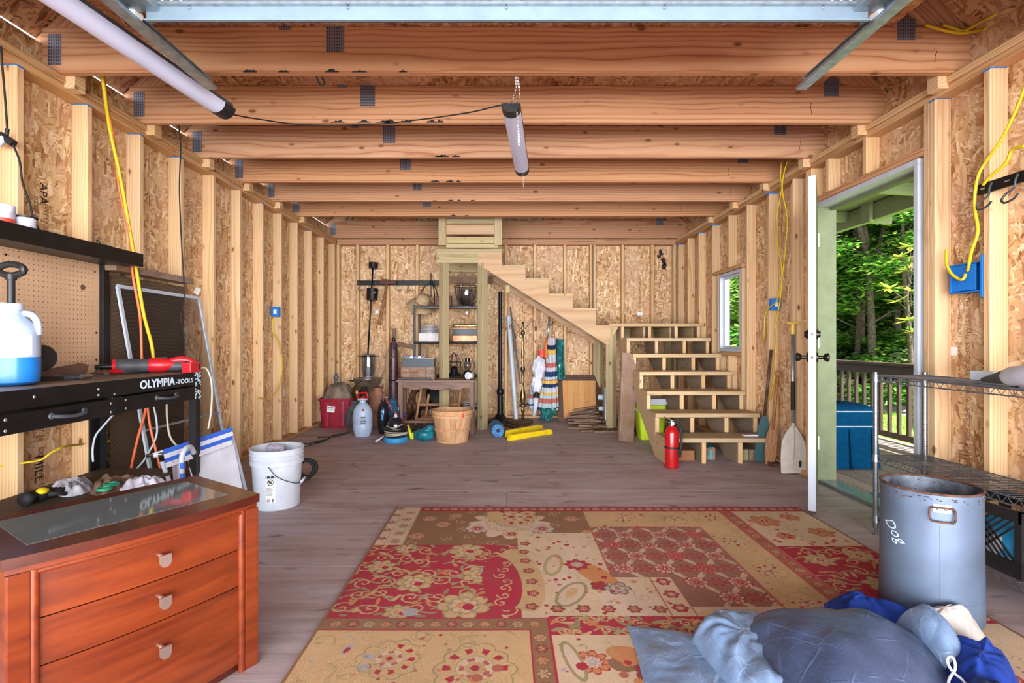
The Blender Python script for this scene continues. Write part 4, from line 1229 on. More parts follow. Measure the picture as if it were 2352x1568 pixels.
for z0, z1 in ((.392, .505), (.276, .389), (.028, .273)):
    d_ = dp('drawer', bowed(.046, DW - .046, .006, z0, z1, .05), 'cherry')
    zc = (z0 + z1) / 2 + (.0 if z1 > .3 else .045)
    am = DW / 2 + .012
    m = MB()
    m.cyl((am, cf(am) + .01, zc + .008), (am, cf(am) - .018, zc + .008), .006, n=10)
    poly = [(-.014, .017), (.014, .017), (.014, -.004), (.012, -.010), (.007, -.015), (0, -.017), (-.007, -.015), (-.012, -.010), (-.014, -.004)]
    m.prism(poly, (am, cf(am) - .020, zc), (1, 0, 0), (0, 0, 1), (0, -1, 0), .007)
    dp('drawer_pull', m, 'bright_metal', d_, 40)
dp('toe_kick', bowed(.05, DW - .05, .018, .0, .026, .06), 'cherry_dark')

# ---- steel workbench with pegboard --------------------------------------------------------------------------
BX, BB, BY0, BY1, BZ = -1.75, -2.30, 1.72, 2.935, .877
wb = thing('workbench', 'black steel workbench with pegboard back, top shelf and two drawers along the left wall', 'workbench', ((BX + BB) / 2, 2.33, 0))
build('worktop', MB().b2((BB, BY0, BZ - .022), (BX - .006, BY1, BZ), .003), 'bench_top', wb)
build('apron', MB().b2((BX - .012, BY0, BZ - .070), (BX, BY1, BZ + .001), .002), 'black_metal', wb)
build('end_apron', MB().b2((BB, BY1 - .004, BZ - .070), (BX, BY1 + .006, BZ + .001), .002), 'black_metal', wb)
for y0, y1, o_ in ((BY0 + .01, 2.26, .03), (2.325, BY1 - .02, .002)):
    d_ = build('drawer', MB().b2((BX - .40, y0, BZ - .148), (BX + o_, y1, BZ - .078), .002), 'black_metal', wb)
    yc = (y0 + y1) / 2 + .02
    m = MB()
    pts = [(BX + o_ + .002, yc - .075, BZ - .108), (BX + o_ + .024, yc - .05, BZ - .112), (BX + o_ + .030, yc, BZ - .115), (BX + o_ + .024, yc + .05, BZ - .110), (BX + o_ + .002, yc + .075, BZ - .106)]
    m.tube(spline(pts, 5), .0075, 8)
    for q in (-.075, .075): m.cyl((BX + o_, yc + q, BZ - .107), (BX + o_ + .006, yc + q, BZ - .107), .014, .011, 12)
    build('drawer_handle', m, 'dark_grey', d_, smooth=40)
    for q in (y0 + .03, y1 - .03):
        for z in (BZ - .094, BZ - .132): build('rivet', MB().sph((BX + o_ + .001, q, z), (.003, .006, .006), 8, 6), 'tee_bolt', d_)
build('drawer_bracket', MB().b2((BX - .02, 2.265, BZ - .152), (BX + .012, 2.32, BZ - .072), .002), 'black_metal', wb)
for y, z in ((2.20, BZ - .030), (2.20, BZ - .055), (2.29, BZ - .06), (1.9, BZ - .03)): build('rivet', MB().sph((BX + .001, y, z), (.003, .006, .006), 8, 6), 'tee_bolt', wb)
for x in (BX - .022, BB + .022):
    for y in (BY0 + .022, BY1 - .02):
        m = MB(); m.b2((x - .020, y - .020, 0), (x + .020, y - .016, BZ - .03)); m.b2((x + (.016 if x > -2 else -.020), y - .016, 0), (x + (.020 if x > -2 else -.016), y + .02, BZ - .03))
        build('leg', m, 'black_metal', wb)
# the back right leg is a wide upright in the photograph
build('leg_upright', MB().b2((BB - .004, BY1 - .10, .0), (BB + .006, BY1 - .012, BZ)), 'black_metal', wb)
build('lower_shelf', MB().b2((BB + .01, BY0 + .02, .318), (BX - .10, BY1 - .03, .335)), 'dark_ply', wb)
peg = build('pegboard', MB().b2((BB - .001, BY0 + .03, BZ + .0), (BB + .004, BY1 - .04, 1.49)), 'hardboard', wb)
m = MB()
for i in range(45):
    for j in range(23):
        y, z = BY0 + .06 + .0254 * i, BZ + .04 + .0254 * j
        if y < BY1 - .07: m.cyl((BB + .0041, y, z), (BB + .0046, y, z), .0032, n=5)
build('peg_hole', m, 'peg_hole', peg, kind='stuff')
build('knot_hole', MB().cyl((BB + .0041, 2.78, 1.345), (BB + .005, 2.78, 1.345), .016, n=16), 'peg_hole', peg)
for y, z in ((2.0, 1.45), (2.35, 1.45), (2.86, 1.44), (2.87, .95), (2.87, 1.1)): build('screw', MB().sph((BB + .005, y, z), (.003, .006, .006), 8, 6), 'black_metal', peg)
for y in (BY0 + .015, BY1 - .022):
    build('upright', MB().b2((BB - .005, y - .02, BZ), (BB + .03, y + .02, 1.51), .002), 'black_metal', wb)
build('top_shelf', MB().b2((-2.33, BY0 - .03, 1.485), (-2.105, BY1 + .03, 1.552), .003), 'black_metal', wb)
build('shelf_lip', MB().b2((-2.108, BY0 - .03, 1.480), (-2.098, BY1 + .03, 1.556), .002), 'black_metal', wb)
build('shelf_pin', MB().cyl((-2.11, BY1 + .03, 1.505), (-2.11, BY1 + .045, 1.505), .006, n=8), 'sticker', wb)
a_ = lay_text('OLYMPIA', .056, (BX + .0006, 2.449, .825), (0, 1, 0), (0, 0, 1), bold=.0016, spacing=1.02)
w0 = max(q[1] for q in a_.v) - min(q[1] for q in a_.v); k = .258 / w0
a_.v = [(x, 2.449 + (y - 2.449) * k, z) for x, y, z in a_.v]
b_ = lay_text('-TOOLS', .034, (BX + .0006, 2.714, .8255), (0, 1, 0), (0, 0, 1), bold=.0007)
w0 = max(q[1] for q in b_.v) - min(q[1] for q in b_.v); k = .150 / w0
b_.v = [(x, 2.714 + (y - 2.714) * k, z) for x, y, z in b_.v]
build('lettering', merge(a_, b_), 'logo_white', wb)
m = MB()
for i in range(46):
    y, z = BY1 - R.uniform(-.004, .055), BZ - R.uniform(.0, .15)
    m.box((BX + .0008 + (.002 if z < BZ - .08 else 0), min(y, BY1 - .002), z), (.0008, R.uniform(.003, .014), R.uniform(.003, .016)), m=Matrix.Rotation(R.uniform(-.8, .8), 3, 'X'))
build('paint_chip', m, 'logo_white', wb)

# ---- things on the bench --------------------------------------------------------------------------------------
T = BZ + .001
c = Vector((-1.985, 2.045, T))
j = thing('pump_sprayer_jug', 'translucent white jug half full of blue liquid with black pump handle on the workbench', 'jug', tuple(c))
body = [(.001, .0), (.105, .0), (.125, .012), (.128, .05), (.128, .205), (.122, .225), (.10, .25), (.062, .275), (.048, .29), (.046, .302), (.001, .302)]
LQ = .112
build('liquid_fill', MB().lathe([(.001, .003), (.088, .003), (.1045, .014), (.1070, .05), (.1070, LQ), (.001, LQ)], c, 28, sx=1, sy=.8), 'liquid_blue', j, smooth=40)
build('jug_body', MB().lathe([(r, z) for r, z in body if z >= .2 or z < -1] if False else [(.001, LQ + .0005), (.1066, LQ + .0005), (.106, .205), (.101, .225), (.084, .25), (.056, .275), (.048, .29), (.046, .302), (.001, .302)], c, 28, sx=1, sy=.8), 'jug_plastic', j, smooth=40)
build('jug_handle', MB().tube(spline([c + Vector((.03, .01, .285)), c + Vector((.072, .02, .282)), c + Vector((.097, .02, .25)), c + Vector((.100, .02, .20))], 6), .013, 10), 'jug_plastic', j, smooth=True)
build('cap', MB().lathe([(.001, .300), (.046, .300), (.046, .326), (.001, .328)], c, 24), 'white_plastic', j, smooth=40)
m = MB(); m.cyl(c + Vector((.01, 0, .32)), c + Vector((.01, 0, .43)), .013, n=12)
build('pump_rod', m, 'black_plastic', j, smooth=40)
hc = c + Vector((.01, 0, .46))
m = MB(); m.tube([hc + Vector((.052 * math.cos(q * .3927), 0, .022 * math.sin(q * .3927))) for q in range(16)], .013, 8, closed=True); m.cyl(hc + Vector((0, 0, -.04)), hc + Vector((0, 0, -.018)), .018, n=12)
build('pump_handle', m, 'black_plastic', j, smooth=40)
build('measure_label', MB().b2(c + Vector((.098, -.03, .12)), c + Vector((.1065, -.012, .20))), 'sticker', j)
m = MB(); m.lathe([(.001, -.012), (.055, -.012), (.06, 0), (.055, .012), (.001, .012)], at(95, 822, 2.28), 20, axis=(1, -.4, 0))
build('black_disc', m, 'black_plastic', smooth=40, label='round black plastic disc standing behind the blue liquid jug', cat='disc')

# pile of dark hand tools
def pliers(px, py, d, ang, ln, lab, nm='pliers'):
    p = at(px, py, d); p.z = T
    t_ = thing(nm, lab, 'tool', tuple(p))
    ca, sa = math.cos(ang), math.sin(ang)
    q = lambda a, b, z=.010: p + Vector((ca * a - sa * b, sa * a + ca * b, z))
    for s in (-1, 1):
        build('handle', MB().tube(spline([q(0, 0), q(-ln * .3, s * .018), q(-ln * .65, s * .026), q(-ln, s * .020)], 5), [.006] * 16, 7), 'black_plastic', t_, smooth=True)
    m = MB(); m.tube([q(-.01, 0), q(.02, 0), q(.05, 0), q(.07, 0)], [.010, .012, .008, .003], 8)
    build('jaw', m, 'dark_grey', t_, smooth=40)
for i, (px, py, d, a, l) in enumerate(((150, 862, 2.30, 1.2, .14), (175, 858, 2.38, 1.5, .16), (130, 858, 2.34, .6, .15))):
    pliers(px, py, d, a, l, ('black handled pliers lying nearest the bench edge', 'black handled pliers beside the silver socket on the bench', 'black handled pliers closest to the blue liquid jug')[i])
p = at(195, 862, 2.36); p.z = T
s_ = thing('screwdriver', 'screwdriver with a clear silver handle lying on the bench top', 'tool', tuple(p))
build('handle', MB().cyl(p + Vector((0, -.02, .013)), p + Vector((.0, .03, .013)), .012, n=10), 'chrome', s_, smooth=40)
build('shank', MB().cyl(p + Vector((0, .03, .013)), p + Vector((.02, .16, .009)), .0035, n=8), 'dark_grey', s_)
p = at(150, 848, 2.48); p.z = T
build('leather_sheath', MB().prism([(0, 0), (.22, .0), (.235, .05), (.20, .062), (.0, .03)], p + Vector((-.06, -.1, .004)), (.25, .97, 0), (0, 0, 1), (1, -.2, 0), .014), 'sheath', label='brown leather sheath lying at the foot of the pegboard', cat='sheath')
# hammer with red handle
p0 = at(232, 856, 2.62); p0.z = T + .016; p1 = at(345, 850, 2.86); p1.z = T + .014
h_ = thing('hammer', 'claw hammer with red and black handle in front of the red power tool', 'hammer', tuple((p0 + p1) / 2))
dd = (p1 - p0).normalized(); dn = Vector((-dd.y, dd.x, 0))
build('head', merge(MB().cyl(p0 - dn * .045, p0 - dn * .02, .015, n=12), MB().cyl(p0 - dn * .02, p0 + dn * .03, .011, n=10), MB().bar(p0 + dn * .03, p0 + dn * .06 + Vector((0, 0, -.005)), .016, .008)), 'rust', h_, smooth=40)
build('handle', MB().cyl(p0, p0 + dd * .10, .011, n=10), 'red_plastic', h_, smooth=40)
build('grip', MB().tube([p0 + dd * .10, p0 + dd * .14, p0 + dd * .22, p0 + dd * .26], [.012, .014, .013, .015], 10), 'dark_grey', h_, smooth=40)
# red right-angle power tool
a0 = at(262, 838, 2.72); a0.z = T + .042; a1 = at(440, 830, 2.90); a1.z = T + .046
ax = (a1 - a0).normalized(); L_ = (a1 - a0).length
tool = thing('power_tool', 'red and black cordless power tool with battery lying at the right end of the workbench', 'power tool', tuple((a0 + a1) / 2))
up = Vector((0, 0, 1)); sd = ax.cross(up)
build('motor_grip', MB().tube([a0 + ax * q * L_ for q in (0, .03, .12, .3, .42, .5)], [.030, .038, .040, .036, .036, .034], 14), 'dark_grey', tool, smooth=50)
build('red_cap', MB().tube([a0 - ax * .006, a0 + ax * .012], [.036, .041], 14), 'red_plastic', tool, smooth=50)
build('gear_housing', MB().tube([a0 + ax * q * L_ for q in (.40, .46, .62, .76)], [.030, .041, .040, .028], 14), 'red_plastic', tool, smooth=50)
build('name_plate', MB().box(a0 + ax * L_ * .60 + up * .040, (.05, .02, .003), m=Matrix((ax, sd, up)).transposed()), 'black_plastic', tool)
build('throat', MB().tube([a0 + ax * q * L_ - up * .008 for q in (.62, .74, .92)], [.026, .030, .026], 12), 'dark_grey', tool, smooth=50)
build('handle', MB().tube(spline([a0 + ax * L_ * .72 + up * .018, a0 + ax * L_ * .86 + up * .026, a0 + ax * L_ * 1.0 + up * .012, a0 + ax * L_ * 1.06 - up * .02], 4), [.020] * 13, 10), 'red_plastic', tool, smooth=50)
build('trigger', MB().tube([a0 + ax * L_ * .90 + up * .010 + sd * .02, a0 + ax * L_ * 1.03 - up * .012 + sd * .02], .013, 8), 'black_plastic', tool, smooth=50)
bp = at(440, 853, 2.86); bp.z = T + .030
build('battery', MB().bev(bp, (.052, .095, .056), .006), 'red_plastic', tool)
build('battery_slot', MB().box(bp + Vector((.0265, .028, .002)), (.002, .018, .03)), 'black_plastic', tool)
m = MB(); q = a0 - ax * .006; m.tube([q, q - ax * .035, q - ax * .075], [.018, .016, .010], 10); m.tube([q - ax * .05, q - ax * .07 - up * .02 + sd * .02, q - ax * .05 - up * .02 + sd * .035], .004, 6)
build('chuck', m, 'black_metal', tool, smooth=50)

# on the top shelf
ZS = 1.557
c = Vector((-2.20, 2.30, ZS)); c = Vector((at(58, 500, 2.36).x, 2.36, ZS))
s_ = thing('cord_spool', 'small spool of white and blue twine with black flanges on the top shelf', 'spool', tuple(c))
build('flange', MB().cyl(c, c + Vector((0, 0, .004)), .042, n=20), 'black_plastic', s_)
build('flange', MB().cyl(c + Vector((0, 0, .062)), c + Vector((0, 0, .068)), .046, n=20), 'black_plastic', s_)
m = MB()
for i in range(9): m.torus(c + Vector((0, 0, .008 + .0062 * i)), .034 + .003 * (i % 2), .0045, n=18, m=6)
build('twine', m, 'plastic_bag', s_, smooth=True)
p = at(5, 485, 2.28); p.z = ZS
t_ = thing('plastic_tub', 'clear lilac plastic tub with pink contents at the left end of the top shelf', 'tub', tuple(p))
build('tub_body', MB().lathe([(.001, 0), (.04, 0), (.046, .09), (.046, .10), (.001, .10)], p, 20), 'lilac_fabric', t_, smooth=40)
build('contents', MB().lathe([(.0415, .005), (.0445, .04), (.001, .042)], p + Vector((.001, -.001, 0)), 20), 'coral', t_, smooth=40)
p = at(240, 562, 2.75); p.z = ZS
m = MB(); m.sph(p + Vector((0, .0, .006)), (.03, .055, .006), 14, 6); m.torus(p + Vector((.0, -.04, .016)), .016, .003, (1, .3, .3), 14, 6)
build('trowel_blade', m, 'black_metal', smooth=True, label='thin black metal trowel blade lying on the right end of the top shelf', cat='tool')

# things on the lower shelf
ZL = .336
def shelfheap(name, lab, cat, pxs, H, mat, seed, X=None, **k):
    pts = [fl(a, b, ZL) for a, b in pxs]
    return build(name, lift(heap([(q.x, q.y) for q in pts], H, seed, nr=16, na=64, amp=.020, fscale=34, folds=9, **k), ZL), mat, smooth=True, label=lab, cat=cat)
shelfheap('work_cloth', 'crumpled white work cloth on the lower shelf under the workbench', 'cloth', [(108, 1128), (135, 1116), (190, 1108), (215, 1112), (205, 1130), (150, 1142)], .045, 'white_fabric', 3)
shelfheap('work_cloth', 'crumpled lilac cloth below the hanging orange cords under the bench', 'cloth', [(265, 1128), (300, 1112), (350, 1104), (385, 1110), (340, 1126)], .045, 'lilac_fabric', 5)
shelfheap('canvas_bag', 'flat brown canvas bag lying between the two cloths on the lower shelf', 'bag', [(205, 1134), (225, 1104), (280, 1098), (330, 1100), (300, 1118), (240, 1140)], .035, 'brown_fabric', 8)
for i, (px, py) in enumerate(((240, 1122), (256, 1112))):
    c = fl(px, py, ZL + .045); c.z = ZL + .040
    build('jar_lid', MB().lathe([(.001, .0), (.030, .0), (.030, .012), (.024, .012), (.022, .006), (.001, .006)], c, 18), 'green_plastic', smooth=40, label=('green plastic jar lid nearest the white work cloth', 'green plastic jar lid farther back beside the brown bag')[i], cat='lid')
p = fl(95, 1150, ZL)
shoe = thing('work_glove', 'black and yellow work glove at the left end of the lower shelf', 'glove', tuple(p))
build('palm', MB().sph(p + Vector((0, 0, .03)), (.035, .055, .03), 14, 8), 'black_rubber', shoe, smooth=True)
for i in range(4): build('finger', MB().tube([p + Vector((.018 * (i - 1.5), .04, .03)), p + Vector((.020 * (i - 1.5), .085, .028)), p + Vector((.020 * (i - 1.5), .115, .014))], [.012, .011, .008], 8), 'black_rubber', shoe, smooth=True)
build('yellow_patch', MB().sph(p + Vector((.012, -.01, .045)), (.022, .03, .018), 12, 8), 'bright_yellow', shoe, smooth=True)
build('thumb', MB().tube([p + Vector((.03, .0, .03)), p + Vector((.055, .03, .026)), p + Vector((.062, .055, .014))], [.012, .011, .008], 8), 'black_rubber', shoe, smooth=True)
build('cuff', MB().tube([p + Vector((0, -.045, .03)), p + Vector((0, -.085, .03))], [.028, .030], 12), 'black_rubber', shoe, smooth=True)

# ---- leaning screen, dark panel and plank behind
X_ = -2.306
build('plywood_panel', MB().b2((X_ - .006, 2.99, .05), (X_ + .006, 3.66, 1.44)), 'dark_ply', label='dark stained plywood panel standing behind the leaning window screen', cat='panel')
build('shelf_plank', MB().b2((X_ + .004, 2.90, 1.455), (X_ + .10, 3.62, 1.495), .004), 'old_wood', label='rough brown plank resting level above the dark plywood panel', cat='plank')
sc_ = thing('insect_screen', 'aluminium framed window screen leaning on the left wall beyond the workbench', 'window screen', (-2.1, 3.4, 0))
TL, TR, BR_, BL_ = Vector((-2.285, 3.014, 1.376)), Vector((-2.285, 3.81, 1.372)), Vector((-2.04, 3.81, .005)), Vector((-2.04, 3.014, .005))
for a, b in ((TL, TR), (TR, BR_), (BR_, BL_), (BL_, TL)): build('frame_rail', MB().bar(a, b, .022, .012, up=(1, 0, .2)), 'pvc', sc_)
mid = lambda a, b, t: a + (b - a) * t
build('frame_rail', MB().bar(mid(TL, BL_, .62), mid(TR, BR_, .62), .014, .008, up=(1, 0, .2)), 'galvanised', sc_)
build('screen_mesh', MB().add([TL, TR, BR_, BL_], [(0, 1, 2, 3)]), 'screen_mesh', sc_)
build('scraper', MB().box(at(453, 668, 3.78), (.04, .002, .05), m=Matrix.Rotation(.5, 3, 'Y')), 'cream_fabric', label='small cream paper tag stuck above the screen corner', cat='tag')

# ---- white bucket
c = fl(633, 1160); c = Vector((-1.475, 3.30, 0))
bk = thing('bucket', 'white five gallon plastic bucket with warning label standing behind the dresser', 'bucket', tuple(c))
RB = .150; H_ = .375
prof = [(.001, .006), (RB - .025, .006), (RB - .018, 0), (RB - .012, .006), (RB - .004, .27), (RB + .010, .275), (RB + .012, .30), (RB + .006, .303), (RB + .013, .318), (RB + .006, .324), (RB + .014, .340), (RB + .008, .346), (RB + .016, .372), (RB + .012, H_), (RB + .004, .370), (RB - .012, .05), (.001, .04)]
build('bucket_body', MB().lathe(prof, c, 40), 'white_plastic', bk, smooth=35)
ang = lambda a, r, z: c + Vector((r * math.cos(a), r * math.sin(a), z))
A0 = math.radians(-112)
build('bail_wire', MB().tube(spline([ang(math.radians(-85), RB + .006, .285), ang(math.radians(-66), RB + .035, .225), ang(math.radians(-38), RB + .040, .175), ang(math.radians(-12), RB + .022, .155)], 6), .003, 6), 'dark_grey', bk, smooth=True)
build('bail_grip', MB().tube([ang(math.radians(-14), RB + .022, .155), ang(math.radians(6), RB + .025, .175)], .008, 8), 'white_plastic', bk, smooth=True)
def patch(a0, a1, z0, z1, r, n=6):
    return MB().grid(lambda s, t_: ang(a0 + (a1 - a0) * s, r(z0 + (z1 - z0) * t_), z0 + (z1 - z0) * t_), n, 2)
rr = lambda z: RB - .012 + .008 * z / .27 + .0012
d2 = math.radians
lb = build('warning_label', patch(d2(-92), d2(-70), .055, .225, rr), 'sticker', bk)
build('label_header', patch(d2(-92), d2(-70), .208, .225, lambda z: rr(z) + .0006), 'ink', lb)
m = MB()
for i in range(9): m.add(*[(q.v, q.f) for q in [patch(d2(-91), d2(-91 + R.uniform(11, 19)), .100 + .0058 * i, .1025 + .0058 * i, lambda z: rr(z) + .0006, 3)]][0])
build('label_text', m, 'sticker_print', lb)
m = MB()
ctr = (d2(-81), .183)
P_ = lambda a, z: ang(ctr[0] + a / RB, rr(.18) + .0012, ctr[1] + z)
m.tube([P_(.018 * math.cos(q * .524), .018 * math.sin(q * .524)) for q in range(12)], .0016, 5, closed=True)
m.sph(P_(-.008, .006), .006, 8, 6); m.tube([P_(-.006, .002), P_(.006, -.004), P_(.012, -.012)], .004, 6); m.tube([P_(-.016, -.012), P_(.012, .014)], .0018, 5); m.tube([P_(-.014, -.018), P_(.0, -.018)], .003, 5)
build('warning_symbol', m, 'ink', lb, smooth=True)
m = MB()
for i in range(7): m.add(*[(q.v, q.f) for q in [patch(d2(-90 + 1.3 * i), d2(-89.3 + 1.3 * i), .060, .080, lambda z: rr(z) + .0006, 2)]][0])
m.add(*[(q.v, q.f) for q in [patch(d2(-77), d2(-74), .060, .083, lambda z: rr(z) + .0006, 2)]][0])
build('bar_code', m, 'sticker_print', lb)
build('wash_mitt', MB().bev(c + Vector((-.02, .06, .30)), (.11, .045, .17), .015, m=Matrix.Rotation(.35, 3, 'X')), 'grey_sponge', label='grey lilac wash mitt standing up inside the white bucket', cat='mitt')
m = MB(); p = Vector((-1.365, 3.60, 0))
p = fl(704, 1102); p.x += .0
for i in range(3): m.torus(p + Vector((-.01 + .006 * i, .02 * i - .01, .085)), .062 + .006 * (i % 2), .011, (1, -2.5, .3), 26, 8)
m.cyl(p + Vector((-.06, -.01, .014)), p + Vector((.03, -.02, .014)), .012, n=10)
build('black_hose_coil', m, 'black_rubber', smooth=True, label='coiled black rubber hose standing behind the white bucket', cat='hose')

# ---- folded beach chair
bc = thing('beach_chair', 'folded white and blue striped beach chair leaning behind the dresser', 'chair', (-1.75, 3.0, 0))
a, b = at(352, 1046, 2.78), at(533, 986, 3.16)
ch = (b - a)
build('top_tube', MB().tube([a, b], .014, 10), 'white_paint', bc, smooth=True)
f1, f2 = at(455, 1185, 2.90), at(566, 1140, 3.12)
f1.z = .03; f2.z = .03
build('sling_back', MB().grid(lambda s, t_: (a + ch * (.38 + .60 * s)).lerp(f1.lerp(f2, s), t_) + Vector((.02, -.03, 0)) * math.sin(t_ * 3) + Vector((0, 0, .006 * math.sin(9 * s + 4 * t_))), 12, 14), 'white_fabric', bc, smooth=True)
def stripe(s0, s1, w0, w1, mat, nm, off):
    return build(nm, MB().grid(lambda s, t_: a + ch * (s0 + (s1 - s0) * s) + Vector((.018 + off, -.018 - off, .012)) + Vector((.03, -.025, -.075)) * (w0 + (w1 - w0) * t_), 8, 4), mat, bc, smooth=True)
stripe(.10, .98, -.1, .22, 'stripe_blue', 'blue_stripe', .0)
stripe(.10, .98, .22, .52, 'white_fabric', 'white_stripe', .0)
stripe(.10, .96, .52, .80, 'stripe_blue', 'blue_stripe', .0)
stripe(.10, .94, .80, 1.15, 'white_fabric', 'white_stripe', .0)
e = a + ch * .06
build('frame_end', MB().tube([e + Vector((-.05, -.02, -.005)), e + Vector((.03, 0, 0))], .010, 8), 'chrome', bc, smooth=True)
pl_ = [at(420, 1130, 2.75), at(417, 1060, 2.75), at(424, 1033, 2.77), at(437, 1026, 2.82), at(445, 1040, 2.86)]
build('arm_tube', MB().tube(spline(pl_, 6), .014, 10), 'white_paint', bc, smooth=True)
for y0, y1 in ((1062, 1075), (1086, 1097)): build('blue_band', MB().cyl(at(418.5, y0, 2.75), at(419, y1, 2.75), .0155, n=12), 'stripe_blue', bc, smooth=40)
build('leg_tube', MB().tube([at(372, 1060, 2.80), at(392, 1112, 2.84), at(402, 1165, 2.90)], .012, 8), 'white_paint', bc, smooth=True)
build('sling_side', MB().grid(lambda s, t_: at(395 + 25 * s, 1060, 2.80 + .08 * s).lerp(at(400 + 30 * s, 1130, 2.86 + .08 * s), t_) + Vector((0, .02 * math.sin(6 * s), 0)), 6, 5), 'white_fabric', bc, smooth=True)
build('cross_tube', MB().tube([at(530, 990, 3.17), at(560, 1110, 3.22), Vector((at(572, 1110, 3.25).x, 3.25, .02))], .012, 8), 'white_paint', bc, smooth=True)
for q in ((f1, 'a'), (f2, 'b')): build('foot_tube', MB().tube([q[0] + Vector((0, 0, .09)), Vector((q[0].x, q[0].y, .012))], .011, 8), 'white_paint', bc, smooth=True)

# ---- cords on the left
cord('extension_cord', 'thick yellow extension cord hanging from the ceiling behind the workbench', [at(233, 160, 2.76), at(240, 210, 2.8), at(253, 300, 2.9), at(275, 400, 2.95), at(293, 500, 3.0), at(310, 600, 3.0), at(330, 720, 3.0), at(348, 790, 2.99), at(353, 840, 2.985), at(352, 900, 2.985)], .0095, 'yellow_cord')
cord('extension_cord', 'orange extension cord twisted beside the yellow one behind the workbench', [at(236, 160, 2.78), at(246, 240, 2.85), at(262, 330, 2.93), at(275, 440, 2.98), at(298, 540, 3.0), at(305, 630, 3.0), at(322, 730, 3.0), at(326, 830, 2.99), at(335, 930, 2.985), at(318, 1000, 2.985), at(304, 1060, 2.985), at(298, 1100, 2.985)], .0075, 'orange_cord')
cord('extension_cord', 'orange cord running down to the floor below the right drawer', [at(338, 925, 2.985), at(345, 980, 2.985), at(362, 1050, 2.985), at(376, 1120, 2.985), at(378, 1185, 2.985)], .007, 'orange_cord')
cord('appliance_cord', 'white cord looping down under the right drawer', [at(350, 920, 2.985), at(360, 970, 2.985), at(358, 1005, 2.985), at(335, 1050, 2.985), at(315, 1075, 2.985), at(298, 1092, 2.985)], .0055, 'pvc')
cord('appliance_cord', 'cream cord hanging behind the bench beside the front leg', [at(383, 920, 2.99), at(384, 960, 2.99), at(390, 1000, 2.99), at(405, 1022, 3.0), at(420, 1030, 3.0)], .006, 'cream_cord')
cord('appliance_cord', 'cream cord looping around the right end of the workbench', [at(458, 846, 2.93), at(472, 845, 2.97), at(483, 865, 2.99), at(487, 900, 2.99), at(484, 950, 2.99), at(478, 985, 2.99)], .006, 'cream_cord')
cord('appliance_cord', 'pale blue cord curving below the left drawer', [at(262, 950, 2.62), at(240, 975, 2.6), at(220, 1000, 2.6), at(213, 1030, 2.6), at(214, 1060, 2.6)], .005, 'pvc')
cord('extension_cord', 'thin black cord hanging down the left wall beyond the extension cords', [at(412, 205, 3.34), at(413, 250, 3.35), at(411, 290, 3.36), at(415, 340, 3.38), at(412, 430, 3.38), at(416, 540, 3.38), at(422, 640, 3.38), at(424, 690, 3.38), at(415, 730, 3.38), at(423, 770, 3.36), at(422, 835, 3.34)], .0042, 'black_rubber')
lc = thing('lamp_socket_cord', 'black cord with a lamp socket hanging on the first left stud', 'cord', tuple(at(20, 530, 2.40)))
cord('wire', None, [at(2, 105, 2.33), at(6, 160, 2.35), at(12, 230, 2.37), at(17, 298, 2.38)], .0042, 'black_rubber', parent=lc)
cord('wire', None, [at(28, 328, 2.38), at(45, 370, 2.39), at(52, 420, 2.40), at(68, 465, 2.40), at(78, 505, 2.40), at(95, 535, 2.42)], .0042, 'black_rubber', parent=lc)
build('socket', merge(MB().cyl(at(17, 296, 2.38), at(15, 312, 2.38), .008, n=10), MB().cyl(at(0, 310, 2.37), at(32, 330, 2.38), .017, n=12)), 'black_plastic', lc, smooth=40)
build('bulb', MB().cyl(at(10, 316, 2.37), at(-6, 330, 2.36), .014, .02, n=12), 'white_plastic', lc, smooth=40)
cord('house_wiring', 'yellow house wiring stapled across the studs below the workbench', [at(-6, 1070, 2.43), at(25, 1067, 2.44), at(60, 1062, 2.46), at(95, 1055, 2.50), at(120, 1038, 2.53), at(150, 1025, 2.60), at(190, 1020, 2.83)], .0055, 'yellow_cord')
cord('house_wiring', 'yellow house wiring between the back leg and the next stud under the bench', [at(240, 1016, 2.98), at(262, 1008, 3.03), at(285, 998, 3.10), at(310, 993, 3.26)], .0055, 'yellow_cord')
ob = thing('outlet_box', 'blue electrical box on a stud of the left wall', 'outlet box', tuple(at(637, 716, 5.25)))
p = at(637, 716, 5.24); p.x = -2.36
build('box_shell', MB().bev(Vector((-2.355, 5.24, p.z)), (.075, .05, .10), .004), 'box_blue', ob)
build('cover_tag', MB().box(Vector((-2.352, 5.213, p.z)), (.03, .003, .045)), 'sticker', ob)
cord('house_wiring', 'yellow wiring dropping from the blue box on the left wall', [atx(q, w, -2.305) for q, w in ((628, 728), (626, 760), (640, 785), (648, 830), (644, 880), (630, 905), (612, 915), (592, 914))], .0055, 'yellow_cord')
# ================================================================ THINGS AT THE BACK
def lathe_thing(name, lab, cat, c, prof, mat, n=24, **k):
    return build(name, MB().lathe(prof, c, n, **k), mat, smooth=40, label=lab, cat=cat)

